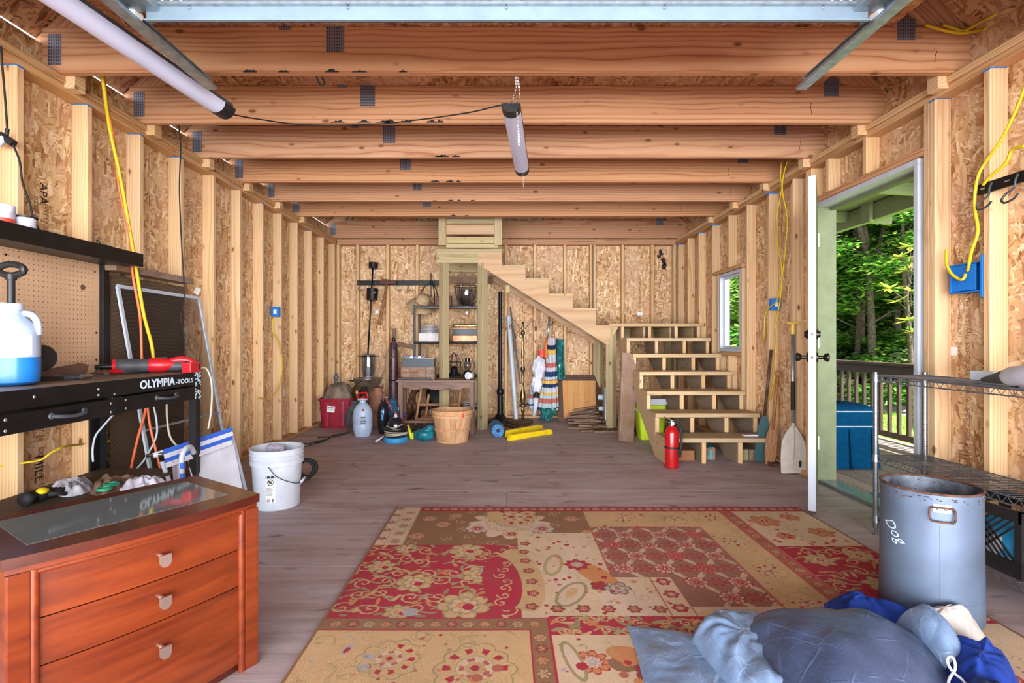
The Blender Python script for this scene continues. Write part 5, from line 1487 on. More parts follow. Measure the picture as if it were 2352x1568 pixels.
# ---- red tote with tarp, finial and brass lamp
tc = Vector((-2.085, 6.42, 0)); ta = .10
tm = Matrix.Rotation(ta, 4, 'Z'); tm.translation = tc
tote = thing('storage_tote', 'dark red plastic storage tote heaped with brown tarps in the back left corner', 'tote', tuple(tc))
def rrect(w, d, r, n=5):
    o = []
    for cx, cy, a in ((w / 2 - r, d / 2 - r, 0), (-w / 2 + r, d / 2 - r, 1.5708), (-w / 2 + r, -d / 2 + r, 3.1416), (w / 2 - r, -d / 2 + r, 4.7124)):
        o += [(cx + r * math.cos(a + 1.5708 * i / n), cy + r * math.sin(a + 1.5708 * i / n)) for i in range(n + 1)]
    return o
def loft(sections):
    m = MB(); n = len(sections[0][0])
    vs = [(x, y, z) for pts, z in sections for x, y in pts]
    fs = [(j * n + i, j * n + (i + 1) % n, (j + 1) * n + (i + 1) % n, (j + 1) * n + i) for j in range(len(sections) - 1) for i in range(n)]
    fs.append(tuple(range(n - 1, -1, -1)))
    m.add(vs, fs); return m
build('tote_body', loft([(rrect(.34, .44, .05), 0), (rrect(.37, .47, .05), .18), (rrect(.385, .49, .05), .33), (rrect(.42, .52, .05), .335), (rrect(.425, .525, .05), .36), (rrect(.39, .49, .05), .36), (rrect(.36, .46, .05), .20), (rrect(.1, .1, .04), .19)]), 'maroon_plastic', tote, smooth=35, m4=tm)
for s in (-.10, .08): build('rib', MB().bev((s, -.238, .17), (.045, .022, .30), .009), 'maroon_plastic', tote, m4=tm)
lbl = build('label', MB().box((-.05, -.2475, .235), (.09, .003, .075), m=Matrix.Rotation(.1, 3, 'Y')), 'sticker', tote, m4=tm)
m = MB()
for i in range(5): m.box((-.05, -.2495, .258 - .010 * i), (.07, .0015, .003 if i else .008))
build('label_print', m, 'sticker_print', lbl, m4=tm)
tp = heap([tuple((tm @ Vector((x, y, 0)))[:2]) for x, y in ((-.17, -.21), (.05, -.22), (.17, -.2), (.19, 0), (.17, .2), (-.02, .22), (-.18, .2), (-.19, 0))], .19, 11, nr=10, na=48, amp=.035, fscale=13)
build('tarp_bundle', lift(tp, .345), 'tarp_brown', smooth=True, label='rumpled brown canvas tarp filling the dark red tote', cat='tarp')
p = at(772, 884, 6.45)
lathe_thing('finial', 'grey turned wooden finial poking out of the tote', 'finial', Vector((p.x, p.y, p.z)), [(.001, 0), (.026, 0), (.026, .05), (.018, .06), (.03, .075), (.034, .10), (.026, .125), (.015, .135), (.018, .15), (.001, .16)], 'ceramic_grey')
p = at(820, 915, 6.35)
bl = thing('brass_lamp', 'small tarnished brass lamp with ribbed body lying at the right of the tote', 'lamp', tuple(p))
build('lamp_body', MB().lathe([(.001, 0), (.05, 0), (.065, .06), (.05, .13), (.02, .17), (.018, .2), (.001, .21)], p, 18), 'brass', bl, smooth=40)
for i in range(3): build('ring', MB().torus(p + Vector((.075 + .022 * i, -.01, .10)), .05, .006, (1, .1, .1), 18, 6), 'brass', bl, smooth=True)
build('burner', MB().tube([p + Vector((-.09, 0, .22)), p + Vector((.02, 0, .215)), p + Vector((.06, 0, .21))], [.008, .014, .010], 8), 'old_brass', bl, smooth=True)

# ---- glass hanging lantern on the black rod
hl = thing('hanging_lantern', 'black rod with two black drums and a clear glass cylinder hung from the wall rail', 'lantern', tuple(at(846, 868, 6.85)))
a0, a1 = at(857, 606, 6.93), at(845, 815, 6.80)
build('rod', MB().tube([a0, a1], .011, 8), 'black_metal', hl, smooth=True)
ax = (a1 - a0).normalized()
def drum(c, r, h, nm, mat): build(nm, MB().cyl(c - ax * h / 2, c + ax * h / 2, r, r * .93, 20), mat, hl, smooth=40)
drum(at(857.5, 610, 6.93), .063, .075, 'small_drum', 'black_metal'); drum(at(855, 676, 6.89), .077, .155, 'large_drum', 'black_metal')
build('rail_clip', MB().tube([at(855, 650, 6.90), at(855, 650, 6.985)], .012, 8), 'black_metal', hl)
build('drum_tag', MB().box(at(860, 672, 6.80), (.045, .002, .008), m=Matrix.Rotation(-.6, 3, 'Y')), 'galvanised', hl)
build('thin_wire', MB().tube(spline([at(844, 690, 6.85), at(845, 700, 6.84), at(850, 712, 6.86)], 4), .003, 5), 'black_metal', hl)
gc = at(846, 870, 6.80)
build('glass_cylinder', MB().lathe([(.02, -.01), (.055, .0), (.085, .06), (.093, .12), (.093, .30), (.087, .325), (.084, .30), (.084, .12), (.05, .02), (.02, .005)], gc, 24), 'clear_glass', hl, smooth=50)
build('top_ring', MB().torus(gc + Vector((0, 0, .30)), .094, .006, n=24, m=6), 'black_metal', hl, smooth=True)
for s in (-1, 1): build('ring_arm', MB().tube([gc + Vector((s * .094, 0, .30)), gc + Vector((s * .15, 0, .305))], .006, 6), 'black_metal', hl)
build('candle', MB().cyl(gc + Vector((0, 0, .02)), gc + Vector((0, 0, .26)), .028, n=14), 'porcelain', hl, smooth=40)
# glass compote on stem
c = Vector((at(845, 900, 6.28).x, 6.28, 0))
cp = thing('glass_compote', 'wide clear glass bowl on a beaded glass stem behind the white garden sprayer', 'bowl', tuple(c))
build('bowl', MB().lathe([(.02, .40), (.06, .425), (.12, .48), (.17, .575), (.178, .60), (.170, .60), (.11, .49), (.05, .44), (.001, .43)], c, 30), 'clear_glass', cp, smooth=50)
build('bowl_rim', MB().torus(c + Vector((0, 0, .60)), .174, .004, n=32, m=6), 'chrome', cp, smooth=True)
build('stem', MB().lathe([(.001, .40), (.025, .40), (.018, .37), (.03, .34), (.018, .31), (.032, .27), (.02, .23), (.055, .16), (.08, .08), (.11, .02), (.115, .0), (.001, 0)], c, 24), 'clear_glass', cp, smooth=50)
# grey jug, brown urn
c = fl(806, 984); c.z = 0
lathe_thing('stoneware_jug', 'squat dark grey stoneware jug between the red tote and the white garden sprayer', 'jug', c + Vector((.02, .1, 0)), [(.001, 0), (.09, 0), (.12, .05), (.125, .15), (.10, .24), (.06, .29), (.07, .33), (.001, .33)], 'ceramic_grey')
c = fl(862, 984); c.z = 0
lathe_thing('terracotta_urn', 'tall brown terracotta urn behind the white garden sprayer', 'urn', c + Vector((.0, .12, 0)), [(.001, 0), (.08, 0), (.11, .08), (.12, .2), (.10, .32), (.06, .40), (.055, .46), (.075, .49), (.001, .49)], 'terracotta')
# ---- garden sprayer
c = fl(833, 1000); c.z = 0
gs = thing('garden_sprayer', 'white tank garden sprayer with red pump handle and black hose', 'sprayer', tuple(c))
lob = lambda t_, z: 1.0 if z > .07 else 1.0 - .10 * (1 - z / .07) * (.5 + .5 * math.cos(7 * t_))
build('tank', MB().lathe([(.001, .012), (.07, .004), (.088, .0), (.100, .03), (.107, .08), (.108, .13), (.1055, .135), (.108, .14), (.108, .25), (.100, .29), (.075, .335), (.045, .36), (.034, .37), (.033, .392), (.06, .40), (.062, .415), (.001, .42)], c, 42, lobes=lob), 'jug_plastic', gs, smooth=45)
hz = .415
build('pump_handle', MB().tube([c + Vector(q) for q in ((-.055, 0, hz), (-.058, 0, hz + .03), (-.045, 0, hz + .058), (.045, 0, hz + .062), (.058, 0, hz + .03), (.055, 0, hz))], .011, 8), 'red_plastic', gs, smooth=True)
build('collar', MB().cyl(c + Vector((0, 0, hz)), c + Vector((0, 0, hz + .01)), .06, n=20), 'red_plastic', gs)
build('relief_valve', MB().sph(c + Vector((.028, -.088, .295)), .014, 10, 7), 'red_plastic', gs, smooth=True)
m = MB()
for i, (w, h) in enumerate(((.05, .016), (.045, .006), (.075, .012), (.055, .010))):
    z = .215 - .020 * i
    m.grid(lambda s, t_, w=w, h=h, z=z: c + Vector((.1088 * math.sin(.32 + (s - .5) * w / .108), -.1088 * math.cos(.32 + (s - .5) * w / .108), z + h * (t_ - .5))), 5, 2)
build('printed_label', m, 'sticker_print', gs)
hose = [c + Vector((-.06, .05, .36)), c + Vector((-.10, .0, .30)), c + Vector((-.13, -.03, .17)), c + Vector((-.15, -.05, .05)), c + Vector((-.28, -.10, .022)), fl(752, 1008, .02), fl(728, 1016, .02)]
build('hose', MB().tube(spline(hose, 6), .007, 6), 'black_rubber', gs, smooth=True)
build('hose_lower', MB().tube(spline([c + Vector((-.09, -.04, .06)), c + Vector((-.15, -.06, .04)), fl(770, 1002, .015), fl(730, 1004, .01)], 5), .006, 6), 'black_rubber', gs, smooth=True)
w0, w1 = fl(742, 1012, .02), fl(712, 1019, .02)
build('spray_wand', MB().tube([w0, w1], .014, 8), 'black_plastic', gs, smooth=True)
build('wand_loop', MB().tube(spline([w1, fl(700, 1018, .02), fl(693, 1021, .02), fl(700, 1025, .02), fl(714, 1021, .02)], 5), .005, 6), 'black_plastic', gs, smooth=True)
# ---- bottles
c = fl(880, 995); c.z = 0
bt = thing('tall_bottle', 'tall black bottle with chrome trigger cap between the sprayer and the floor polisher', 'bottle', tuple(c))
build('bottle_body', MB().lathe([(.001, 0), (.045, 0), (.052, .02), (.062, .12), (.064, .24), (.05, .32), (.022, .36), (.02, .38), (.001, .38)], c, 22), 'bottle_dark', bt, smooth=45)
build('blue_stripe', MB().grid(lambda s, t_: c + Vector(((.0645 - .002 * t_) * math.sin(.1 + .35 * (s - .5)), -(.0645 - .002 * t_) * math.cos(.1 + .35 * (s - .5)), .16 + .16 * t_ * .7)), 4, 3), 'blue_pad', bt)
build('trigger_cap', MB().tube([c + Vector((0, 0, .375)), c + Vector((0, 0, .40)), c + Vector((.03, 0, .42)), c + Vector((.07, 0, .40))], [.018, .02, .014, .010], 8), 'chrome', bt, smooth=True)
build('dip_tube', MB().tube([c + Vector((.0, 0, .43)), c + Vector((.06, -.02, .36)), c + Vector((.12, -.05, .26))], .005, 6), 'coral', bt, smooth=True)
c = fl(887, 988); c.z = 0
b2_ = thing('spray_bottle', 'slim blue bottle with white label beside the tall black bottle', 'bottle', tuple(c))
build('bottle_body', MB().lathe([(.001, 0), (.03, 0), (.032, .16), (.016, .20), (.016, .23), (.001, .23)], c, 18), 'blue_plastic', b2_, smooth=45)
build('label', MB().lathe([(.0325, .05), (.0328, .11)], c, 18), 'sticker', b2_)
build('base_band', MB().lathe([(.0325, .02), (.0328, .045)], c, 18), 'red_plastic', b2_)
c = fl(902, 972); c.z = 0
lathe_thing('water_jug', 'pale blue plastic jug half hidden behind the floor polisher', 'jug', c, [(.001, 0), (.07, 0), (.08, .1), (.08, .25), (.05, .30), (.02, .32), (.001, .32)], 'blue_mat')
# ---- floor polisher
c = fl(909, 1013); c.z = 0
fp = thing('floor_polisher', 'black handheld floor polisher with blue pad and white cord wound around it', 'polisher', tuple(c))
build('pad', MB().lathe([(.001, 0), (.120, 0), (.128, .012), (.128, .035), (.118, .05), (.001, .055)], c, 32), 'blue_pad', fp, smooth=45)
build('skirt', MB().lathe([(.10, .05), (.112, .07), (.105, .095), (.11, .12), (.125, .135), (.122, .15), (.09, .155)], c, 30), 'black_plastic', fp, smooth=45)
build('motor_dome', MB().lathe([(.09, .155), (.088, .18), (.078, .215), (.05, .245), (.03, .252), (.001, .255)], c, 28), 'bottle_dark', fp, smooth=45)
for i in range(3): build('wound_cord', MB().torus(c + Vector((.004, 0, .072 + .016 * i)), .113 + .004 * i, .0055, (.06 * (i - 1), .05, 1), 32, 6), 'cream_cord', fp, smooth=True)
build('cord_end', MB().tube(spline([c + Vector((.085, -.05, .19)), c + Vector((.0, -.105, .155)), c + Vector((-.085, -.05, .17))], 6), .005, 6), 'cream_cord', fp, smooth=True)
build('plug', MB().tube([c + Vector((-.11, -.08, .07)), c + Vector((-.14, -.11, .045)), c + Vector((-.18, -.13, .02))], [.006, .008, .014], 8), 'white_plastic', fp, smooth=True)
build('cap', MB().cyl(c + Vector((0, 0, .25)), c + Vector((0, 0, .285)), .018, .015, n=14), 'cream_fabric', fp, smooth=40)
build('nozzle', MB().cyl(c + Vector((0, 0, .283)), c + Vector((0, 0, .305)), .014, .010, n=12), 'red_plastic', fp, smooth=40)
build('handle', MB().tube(spline([c + Vector((.03, 0, .25)), c + Vector((.03, .02, .31)), c + Vector((.015, .03, .38)), c + Vector((.0, .04, .40))], 4), .010, 8), 'bottle_dark', fp, smooth=True)
# red trigger sprayer
c = fl(925, 992); c.z = 0
ts = thing('trigger_sprayer', 'red spray bottle with blue and red trigger beside the floor polisher', 'bottle', tuple(c))
build('bottle_body', MB().lathe([(.001, 0), (.038, 0), (.04, .02), (.036, .10), (.020, .15), (.014, .17), (.001, .17)], c, 18), 'red_plastic', ts, smooth=45)
build('trigger_head', MB().tube([c + Vector((-.02, -.03, .205)), c + Vector((.0, -.01, .215)), c + Vector((.025, .0, .20)), c + Vector((.01, 0, .17))], [.010, .022, .022, .014], 10), 'royal_fabric', ts, smooth=True)
build('trigger', MB().tube([c + Vector((.03, -.01, .215)), c + Vector((.045, -.01, .19)), c + Vector((.04, -.01, .165))], .006, 6), 'red_plastic', ts, smooth=True)
# yellow-green brush, dustpan
c = fl(945, 1009)
br = thing('scrub_brush', 'bright yellow-green scrub brush propped beside the teal plastic jug', 'brush', tuple(c))
build('brush_handle', MB().tube([c + Vector((0, 0, .005)), c + Vector((-.015, .01, .06)), c + Vector((-.045, .03, .15))], [.014, .019, .012], 8), 'lime_rubber', br, smooth=True)
build('bristle_block', MB().bev(c + Vector((.015, 0, .04)), (.02, .03, .07), .004), 'lime_rubber', br)
c = fl(958, 990)
build('dustpan', MB().prism([(-.06, 0), (.06, 0), (.05, .12), (-.05, .12)], c, (1, 0, 0), (0, .95, .3), (0, -.3, .95), .012), 'dark_grey', label='grey dustpan lying behind the teal plastic jug', cat='dustpan')
# teal jug
c = fl(975, 1015)
tj = thing('teal_jug', 'squat teal plastic jug with ridged body and round knob beside the bushel basket', 'jug', tuple(c))
ridg = lambda t_, ph: 1 + .05 * math.cos(4 * t_) + .03 * math.cos(6 * ph)
build('jug_body', MB().sph(c + Vector((-.01, .06, .065)), (.105, .075, .066), 24, 14, ridg), 'teal_plastic', tj, smooth=True)
build('jug_neck', MB().sph(c + Vector((.045, .06, .135)), (.048, .045, .036), 16, 10), 'teal_plastic', tj, smooth=True)
build('jug_spout', MB().sph(c + Vector((.02, .05, .118)), (.06, .05, .03), 16, 10), 'teal_plastic', tj, smooth=True)
# ---- bushel basket
c = Vector((-.572, 5.44, 0))
bb = thing('bushel_basket', 'round bushel basket of wooden staves with wire handles in front of the small table', 'basket', tuple(c))
R0, R1, BHt = .166, .212, .315
NS = 22
for i in range(NS):
    a = 2 * math.pi * i / NS; w = math.pi / NS * .96
    m = MB()
    def pt(s, t_, o):
        r = R0 + (R1 - R0) * t_ - o; q = a + w * (2 * s - 1)
        return c + Vector((r * math.cos(q), r * math.sin(q), .008 + BHt * t_ * .97))
    n_ = 3; vs = []; 
    m.grid(lambda s, t_: pt(s, t_, 0), n_, 3); m.grid(lambda s, t_: pt(1 - s, t_, .003), n_, 3)
    build('stave', m, 'basket_wood', bb)
build('basket_base', MB().cyl(c, c + Vector((0, 0, .010)), R0 + .004, n=32), 'basket_wood', bb)
for z, h, o in ((BHt * .99, .040, .006), (BHt * .86, .024, .006), (BHt * .42, .026, .005), (BHt * .99, .034, -.006)):
    t_ = z / BHt; r = R0 + (R1 - R0) * t_ + o
    build('hoop', MB().lathe([(r, z - h / 2), (r + .004, z - h / 2), (r + .005, z + h / 2), (r, z + h / 2), (r, z - h / 2)], c, 40), 'basket_wood', bb, smooth=30)
for s in (-1, 1):
    build('wire_handle', MB().tube(spline([c + Vector((s * (R1 + .008), -.05, BHt * .95)), c + Vector((s * (R1 + .022), -.04, BHt * 1.1)), c + Vector((s * (R1 + .022), .04, BHt * 1.1)), c + Vector((s * (R1 + .008), .05, BHt * .95))], 5), .0025, 5), 'wire_metal', bb, smooth=True)
build('red_mark', MB().box(c + Vector((.128, -.182, BHt * .92)), (.02, .004, .045), rz=.6), 'coral', bb)

# ---- small wooden table
tb = thing('side_table', 'small worn wooden table with scalloped apron standing before the stair posts', 'table', (-.80, 5.92, 0))
tx0, tx1, ty0, ty1, tz = at(910, 873, 5.80).x, at(1090, 873, 5.80).x, 5.79, 6.055, .612
board('tabletop', (tx0, (ty0 + ty1) / 2, tz - .012), (tx1, (ty0 + ty1) / 2, tz - .012), ty1 - ty0, .024, 'table_wood', tb, (0, 1, 0))
for x, w in ((tx0 + .045, .055), (tx1 - .03, .045)):
    for y in (ty0 + .035, ty1 - .025):
        board('leg', (x, y, 0), (x, y, tz - .024), w, .04, 'table_wood', tb, (1, 0, 0))
sc_p = [(tx0 + .06, tz - .024), (tx1 - .05, tz - .024), (tx1 - .05, tz - .085)]
for i in range(13):
    t_ = i / 12; x = tx1 - .05 + (tx0 + .06 - tx1 + .05) * t_
    sc_p.append((x, tz - .085 - (.028 * abs(math.sin(t_ * math.pi * 3)) if .15 < t_ < .85 else 0)))
build('apron', MB().prism(sc_p, (0, ty0 + .03, 0), (1, 0, 0), (0, 0, 1), (0, 1, 0), .018), 'table_wood', tb)
board('stretcher', (tx0 + .05, ty0 + .09, .13), (tx1 - .05, ty0 + .09, .13), .03, .022, 'table_wood', tb)
# boxes on the table
yt = 5.93
def pb(x0p, x1p, y0p, y1p, y, dp_, nm, mat, par=None, b=.004, **k):
    a, b_ = at(x0p, y1p, y), at(x1p, y0p, y)
    return build(nm, MB().b2((a.x, y, a.z), (b_.x, y + dp_, b_.z), b), mat, par, **k)
rb = thing('wooden_radio', 'wooden box with a dark glazed upper front on the small table', 'box', tuple(at(958, 868, 5.87)))
z0 = tz; 
xa, xb_ = at(920, 868, 5.86).x, at(998, 868, 5.86).x
build('case', MB().b2((xa, 5.87, z0), (xb_, 6.03, z0 + .15), .004), 'table_wood', rb)
build('dark_front', MB().b2((xa + .01, 5.862, z0 + .145), (xb_ - .01, 6.03, z0 + .235), .004), 'charcoal_box', rb)
for i in range(2): build('glass_panel', MB().b2((xa + .12 + .11 * i, 5.859, z0 + .155), (xa + .22 + .11 * i, 5.862, z0 + .222)), 'glass_dark', rb)
for i in range(4): build('slat', MB().b2((xa + .02 + .09 * i, 5.866, z0 + .01), (xa + .10 + .09 * i, 5.87, z0 + .14)), 'old_wood', rb)
build('lid', MB().b2((xa, 5.858, z0 + .235), (xb_, 6.035, z0 + .245), .002), 'bottle_dark', rb)
for i in range(5):
    p = Vector((xa + .07 + .045 * i, 5.92, z0 + .2455))
    build('toy_car', merge(MB().bev(p + Vector((0, 0, .010)), (.038, .02, .012), .003), MB().bev(p + Vector((0, 0, .020)), (.02, .016, .010), .003)), ('blue_plastic', 'chrome')[i % 2], label=('blue toy car first from the left on the box', 'silver toy car second from the left on the box', 'blue toy car in the middle on the box', 'silver toy car fourth from the left on the box', 'blue toy car at the right end on the box')[i], cat='toy', group='small toys on the wooden box')
build('black_tray', MB().b2((xa - .02, 5.795, tz + .0), (xb_ - .04, 5.85, tz + .028), .008), 'black_plastic', label='long black plastic tray along the front of the small table', cat='tray')
p = at(1078, 861, 5.87); p.z = tz + .042
m = MB(); m.lathe([(.001, 0), (.036, 0), (.042, .09), (.038, .09), (.032, .006), (.001, .006)], p + Vector((.02, .03, 0)), 20, axis=(-.35, -1, .1))
build('white_mug', m, 'porcelain', smooth=45, label='white cup lying on its side at the right of the small table', cat='cup')

# ---- black metal shelving and its load
sx0, sx1, sy0, sy1 = -1.168, -.36, 6.50, 6.90
sh = thing('metal_shelf', 'black metal shelving unit standing behind the two stair posts', 'shelf', ((sx0 + sx1) / 2, 6.7, 0))
SZ = (1.493, 1.043, .615, .21)
for x in (sx0, sx1):
    for y in (sy0, sy1): build('post', MB().b2((x - .015, y - .015, 0), (x + .015, y + .015, SZ[0] + .02)), 'black_metal', sh)
for i, z in enumerate(SZ):
    build('shelf_board', MB().b2((sx0, sy0, z - .012), (sx1, sy1, z)), 'black_metal', sh)
    build('front_rail', MB().cyl((sx0, sy0 - .012, z - .008), (sx1, sy0 - .012, z - .008), .014, n=10), 'wire_metal' if i == 0 else 'black_metal', sh, smooth=40)
build('label', MB().box(at(1072, 718, 6.48), (.03, .002, .03)), 'sticker', sh)
def onshelf(px, k, y): return Vector(((px - X0) * y / F, y, SZ[k]))
# top shelf
c = onshelf(1020, 0, 6.62)
lc_ = thing('leather_case', 'small brown leather case on the top shelf between the stair posts', 'case', tuple(c))
build('case_body', MB().b2(c + Vector((-.10, -.05, 0)), c + Vector((.10, .08, .14)), .012), 'leather', lc_)
build('case_strap', MB().b2(c + Vector((-.012, -.053, .0)), c + Vector((.012, -.05, .142))), 'black_rubber', lc_)
c = onshelf(1072, 0, 6.64)
gl_ = thing('caged_glass_bowl', 'round glass globe inside a black wire basket on the top shelf', 'bowl', tuple(c))
build('globe', MB().lathe([(.02, .005), (.09, .04), (.13, .11), (.14, .18), (.13, .24), (.125, .24), (.13, .18), (.12, .11), (.08, .045), (.001, .02)], c, 28), 'clear_glass', gl_, smooth=50)
for i in range(9):
    a = i * 2 * math.pi / 9
    build('wire_rib', MB().tube(spline([c + Vector((r * math.cos(a), r * math.sin(a), z)) for r, z in ((.04, .002), (.11, .05), (.15, .15), (.165, .27))], 4), .004, 5), 'black_metal', gl_)
build('wire_rim', MB().torus(c + Vector((0, 0, .27)), .165, .005, n=28, m=5), 'black_metal', gl_)
# second shelf
c = onshelf(986, 1, 6.60)
build('paper_box', MB().b2(c + Vector((-.125, -.07, 0)), c + Vector((.13, .14, .11)), .004), 'paper', label='flat box covered with printed paper on the middle shelf', cat='box')
for i in range(6):
    z = .111 + .016 * i; r = (.13, .128, .13, .115, .112, .105)[i]
    build('dinner_plate', MB().lathe([(.001, .002), (r * .55, .0), (r * .65, .004), (r, .014), (r, .017), (r * .62, .008), (.001, .006)], c + Vector((.0 + .01 * (i % 2), .03, z)), 28), 'porcelain', smooth=40, label=('lowest white plate of the stack on the paper box', 'second lowest white plate of the stack on the paper box', 'third white plate up in the stack on the paper box', 'fourth white plate up in the stack on the paper box', 'second highest white plate of the stack on the paper box', 'topmost white plate of the stack on the paper box')[i], cat='plate', group='plates stacked on the shelf')
c = onshelf(1072, 1, 6.60)
cd = thing('chafing_dish', 'rectangular copper chafing dish with dark middle band on the middle shelf', 'dish', tuple(c))
build('copper_base', MB().b2(c + Vector((-.18, -.08, 0)), c + Vector((.18, .14, .085)), .01), 'copper', cd)
build('dark_band', MB().b2(c + Vector((-.175, -.075, .085)), c + Vector((.175, .135, .165)), .006), 'glass_dark', cd)
build('copper_rim', MB().b2(c + Vector((-.185, -.085, .165)), c + Vector((.185, .145, .185)), .008), 'copper', cd)
build('copper_lid', MB().b2(c + Vector((-.17, -.07, .185)), c + Vector((.17, .13, .225)), .015), 'brass', cd)
# third shelf
c = onshelf(1043, 2, 6.58)
ln = thing('cage_lantern', 'black wire lantern with pointed hexagonal cage on the lower shelf', 'lantern', tuple(c))
hexp = lambda r, z: [c + Vector((r * math.cos(q * 1.0472), r * math.sin(q * 1.0472), z)) for q in range(6)]
h0, h1, h2 = hexp(.075, .03), hexp(.085, .17), hexp(.05, .25)
for i in range(6):
    build('cage_bar', MB().tube([h0[i], h1[i], h2[i], c + Vector((0, 0, .29))], .004, 5), 'black_metal', ln)
for hh in (h0, h1, h2): build('cage_ring', MB().tube(hh, .004, 5, closed=True), 'black_metal', ln)
build('lantern_base', MB().cyl(c, c + Vector((0, 0, .03)), .08, .07, 12), 'black_metal', ln)
build('fuel_pot', MB().lathe([(.001, .03), (.05, .03), (.055, .09), (.02, .12), (.001, .12)], c, 14), 'bottle_dark', ln, smooth=45)
c = onshelf(1074, 2, 6.56)
ol = thing('oil_lamp', 'small oil lamp with clear globe and dark top beside the wire lantern', 'lamp', tuple(c))
build('font', MB().lathe([(.001, 0), (.05, 0), (.06, .03), (.04, .06), (.02, .07), (.001, .07)], c, 18), 'bottle_dark', ol, smooth=45)
build('globe', MB().lathe([(.025, .07), (.05, .10), (.05, .15), (.03, .18), (.03, .175), (.045, .15), (.045, .10), (.02, .075)], c, 20), 'clear_glass', ol, smooth=50)
build('chimney_top', MB().cyl(c + Vector((0, 0, .175)), c + Vector((0, 0, .225)), .035, .03, 16), 'bottle_dark', ol, smooth=40)
for s in (-1, 1): build('bail_arm', MB().tube(spline([c + Vector((s * .05, 0, .05)), c + Vector((s * .09, 0, .12)), c + Vector((s * .06, 0, .20))], 4), .004, 5), 'black_metal', ol)
# bottom shelf
c = onshelf(1082, 3, 6.55)
for i in range(3):
    build('soup_plate', MB().lathe([(.001, .002), (.07, 0), (.12, .02), (.12, .024), (.07, .006), (.001, .006)], c + Vector((.01, .02, .022 * i)), 26), 'porcelain', smooth=40, label=('lowest white plate on the bottom shelf', 'middle white plate on the bottom shelf', 'topmost white plate on the bottom shelf')[i], cat='plate', group='plates on the bottom shelf')
c = onshelf(1004, 3, 6.60)
build('black_pan', MB().lathe([(.001, 0), (.12, 0), (.15, .05), (.145, .05), (.11, .008), (.001, .008)], c + Vector((0, .05, .14)), 28, axis=(0, -1, .35)), 'black_metal', smooth=40, label='black round pan standing on edge on the bottom shelf', cat='pan')
# straw hat on the rail, wire hanger
hc = at(972, 690, 6.90)
ht = thing('straw_hat', 'wide brimmed straw hat hanging from the hook rail', 'hat', tuple(hc))
hax = Vector((.35, -.55, .9)).normalized()
m = MB(); m.lathe([(.20, -.05), (.165, -.012), (.12, .0), (.10, .004), (.095, .06), (.08, .105), (.03, .125), (.001, .127)], hc + Vector((-.0, -.08, -.04)), 30, axis=tuple(hax), lobes=lambda t_, z: 1 + (.10 * math.sin(2 * t_ + .6) if z < .003 else 0))
build('hat_shell', m, 'straw', ht, smooth=True)
build('hat_band', MB().lathe([(.101, .006), (.099, .022)], hc + Vector((0, -.08, -.04)), 30, axis=tuple(hax)), 'brown_fabric', ht, smooth=True)
wh = thing('plant_hanger', 'black wrought iron plant hanger with curved arms on the hook rail', 'hanger', tuple(at(990, 640, 6.8)))
build('spindle', MB().tube([at(990, 627, 6.78), at(990, 682, 6.78)], .006, 6), 'black_metal', wh)
for q in ((-24, 0), (8, 1), (14, 2)):
    build('curved_arm', MB().tube(spline([at(990, 648, 6.78), at(990 + q[0] * .6, 658, 6.78), at(990 + q[0], 676, 6.78), at(990 + q[0] * .9, 700, 6.76)], 5), .008, 6), 'black_metal', wh, smooth=True)
build('rail_hook', MB().sph(at(990, 648, 6.79), .022, 10, 7), 'black_metal', wh, smooth=True)
# hook rail
hr = thing('hook_rail', 'black steel hook rail screwed across the back wall studs', 'hook rail', tuple(at(910, 650, 6.99)))
a, b = at(820, 649.5, 6.99), at(1030, 649.5, 6.99)
build('rail_bar', MB().b2((a.x, 6.982, a.z - .033), (b.x, 6.996, a.z + .033), .004), 'black_metal', hr)
for px in (829, 915, 942):
    q = at(px, 652, 6.97)
    build('hook', MB().tube(spline([q, q + Vector((0, -.02, -.02)), q + Vector((-.03, -.03, -.05)), q + Vector((-.02, -.035, -.085)), q + Vector((.03, -.04, -.09)), q + Vector((.055, -.045, -.07))], 4), .005, 6), 'wire_metal', hr, smooth=True)
for px in (822, 862, 958, 962): build('rail_screw', MB().sph(at(px, 649, 6.98), .008, 8, 6), 'chrome', hr)
# axe hung on the rail
axx = thing('axe', 'old axe with a worn reddish wooden handle hanging from the hook rail', 'axe', tuple(at(880, 745, 6.9)))
p0, p1 = at(889, 648, 6.94), at(870, 745, 6.88)
build('handle', MB().tube([p0, p0.lerp(p1, .5) + Vector((.01, 0, 0)), p0.lerp(p1, .9), p1], [.017, .018, .021, .028], 10), 'brown_wood', axx, smooth=True)
hd = at(884, 648, 6.92)
build('head', MB().prism([(-.06, .03), (.03, .035), (.16, .015), (.16, -.03), (.03, -.03), (-.06, -.025)], hd, (1, 0, 0), (0, 0, 1), (0, -1, 0), .045), 'rust', axx)
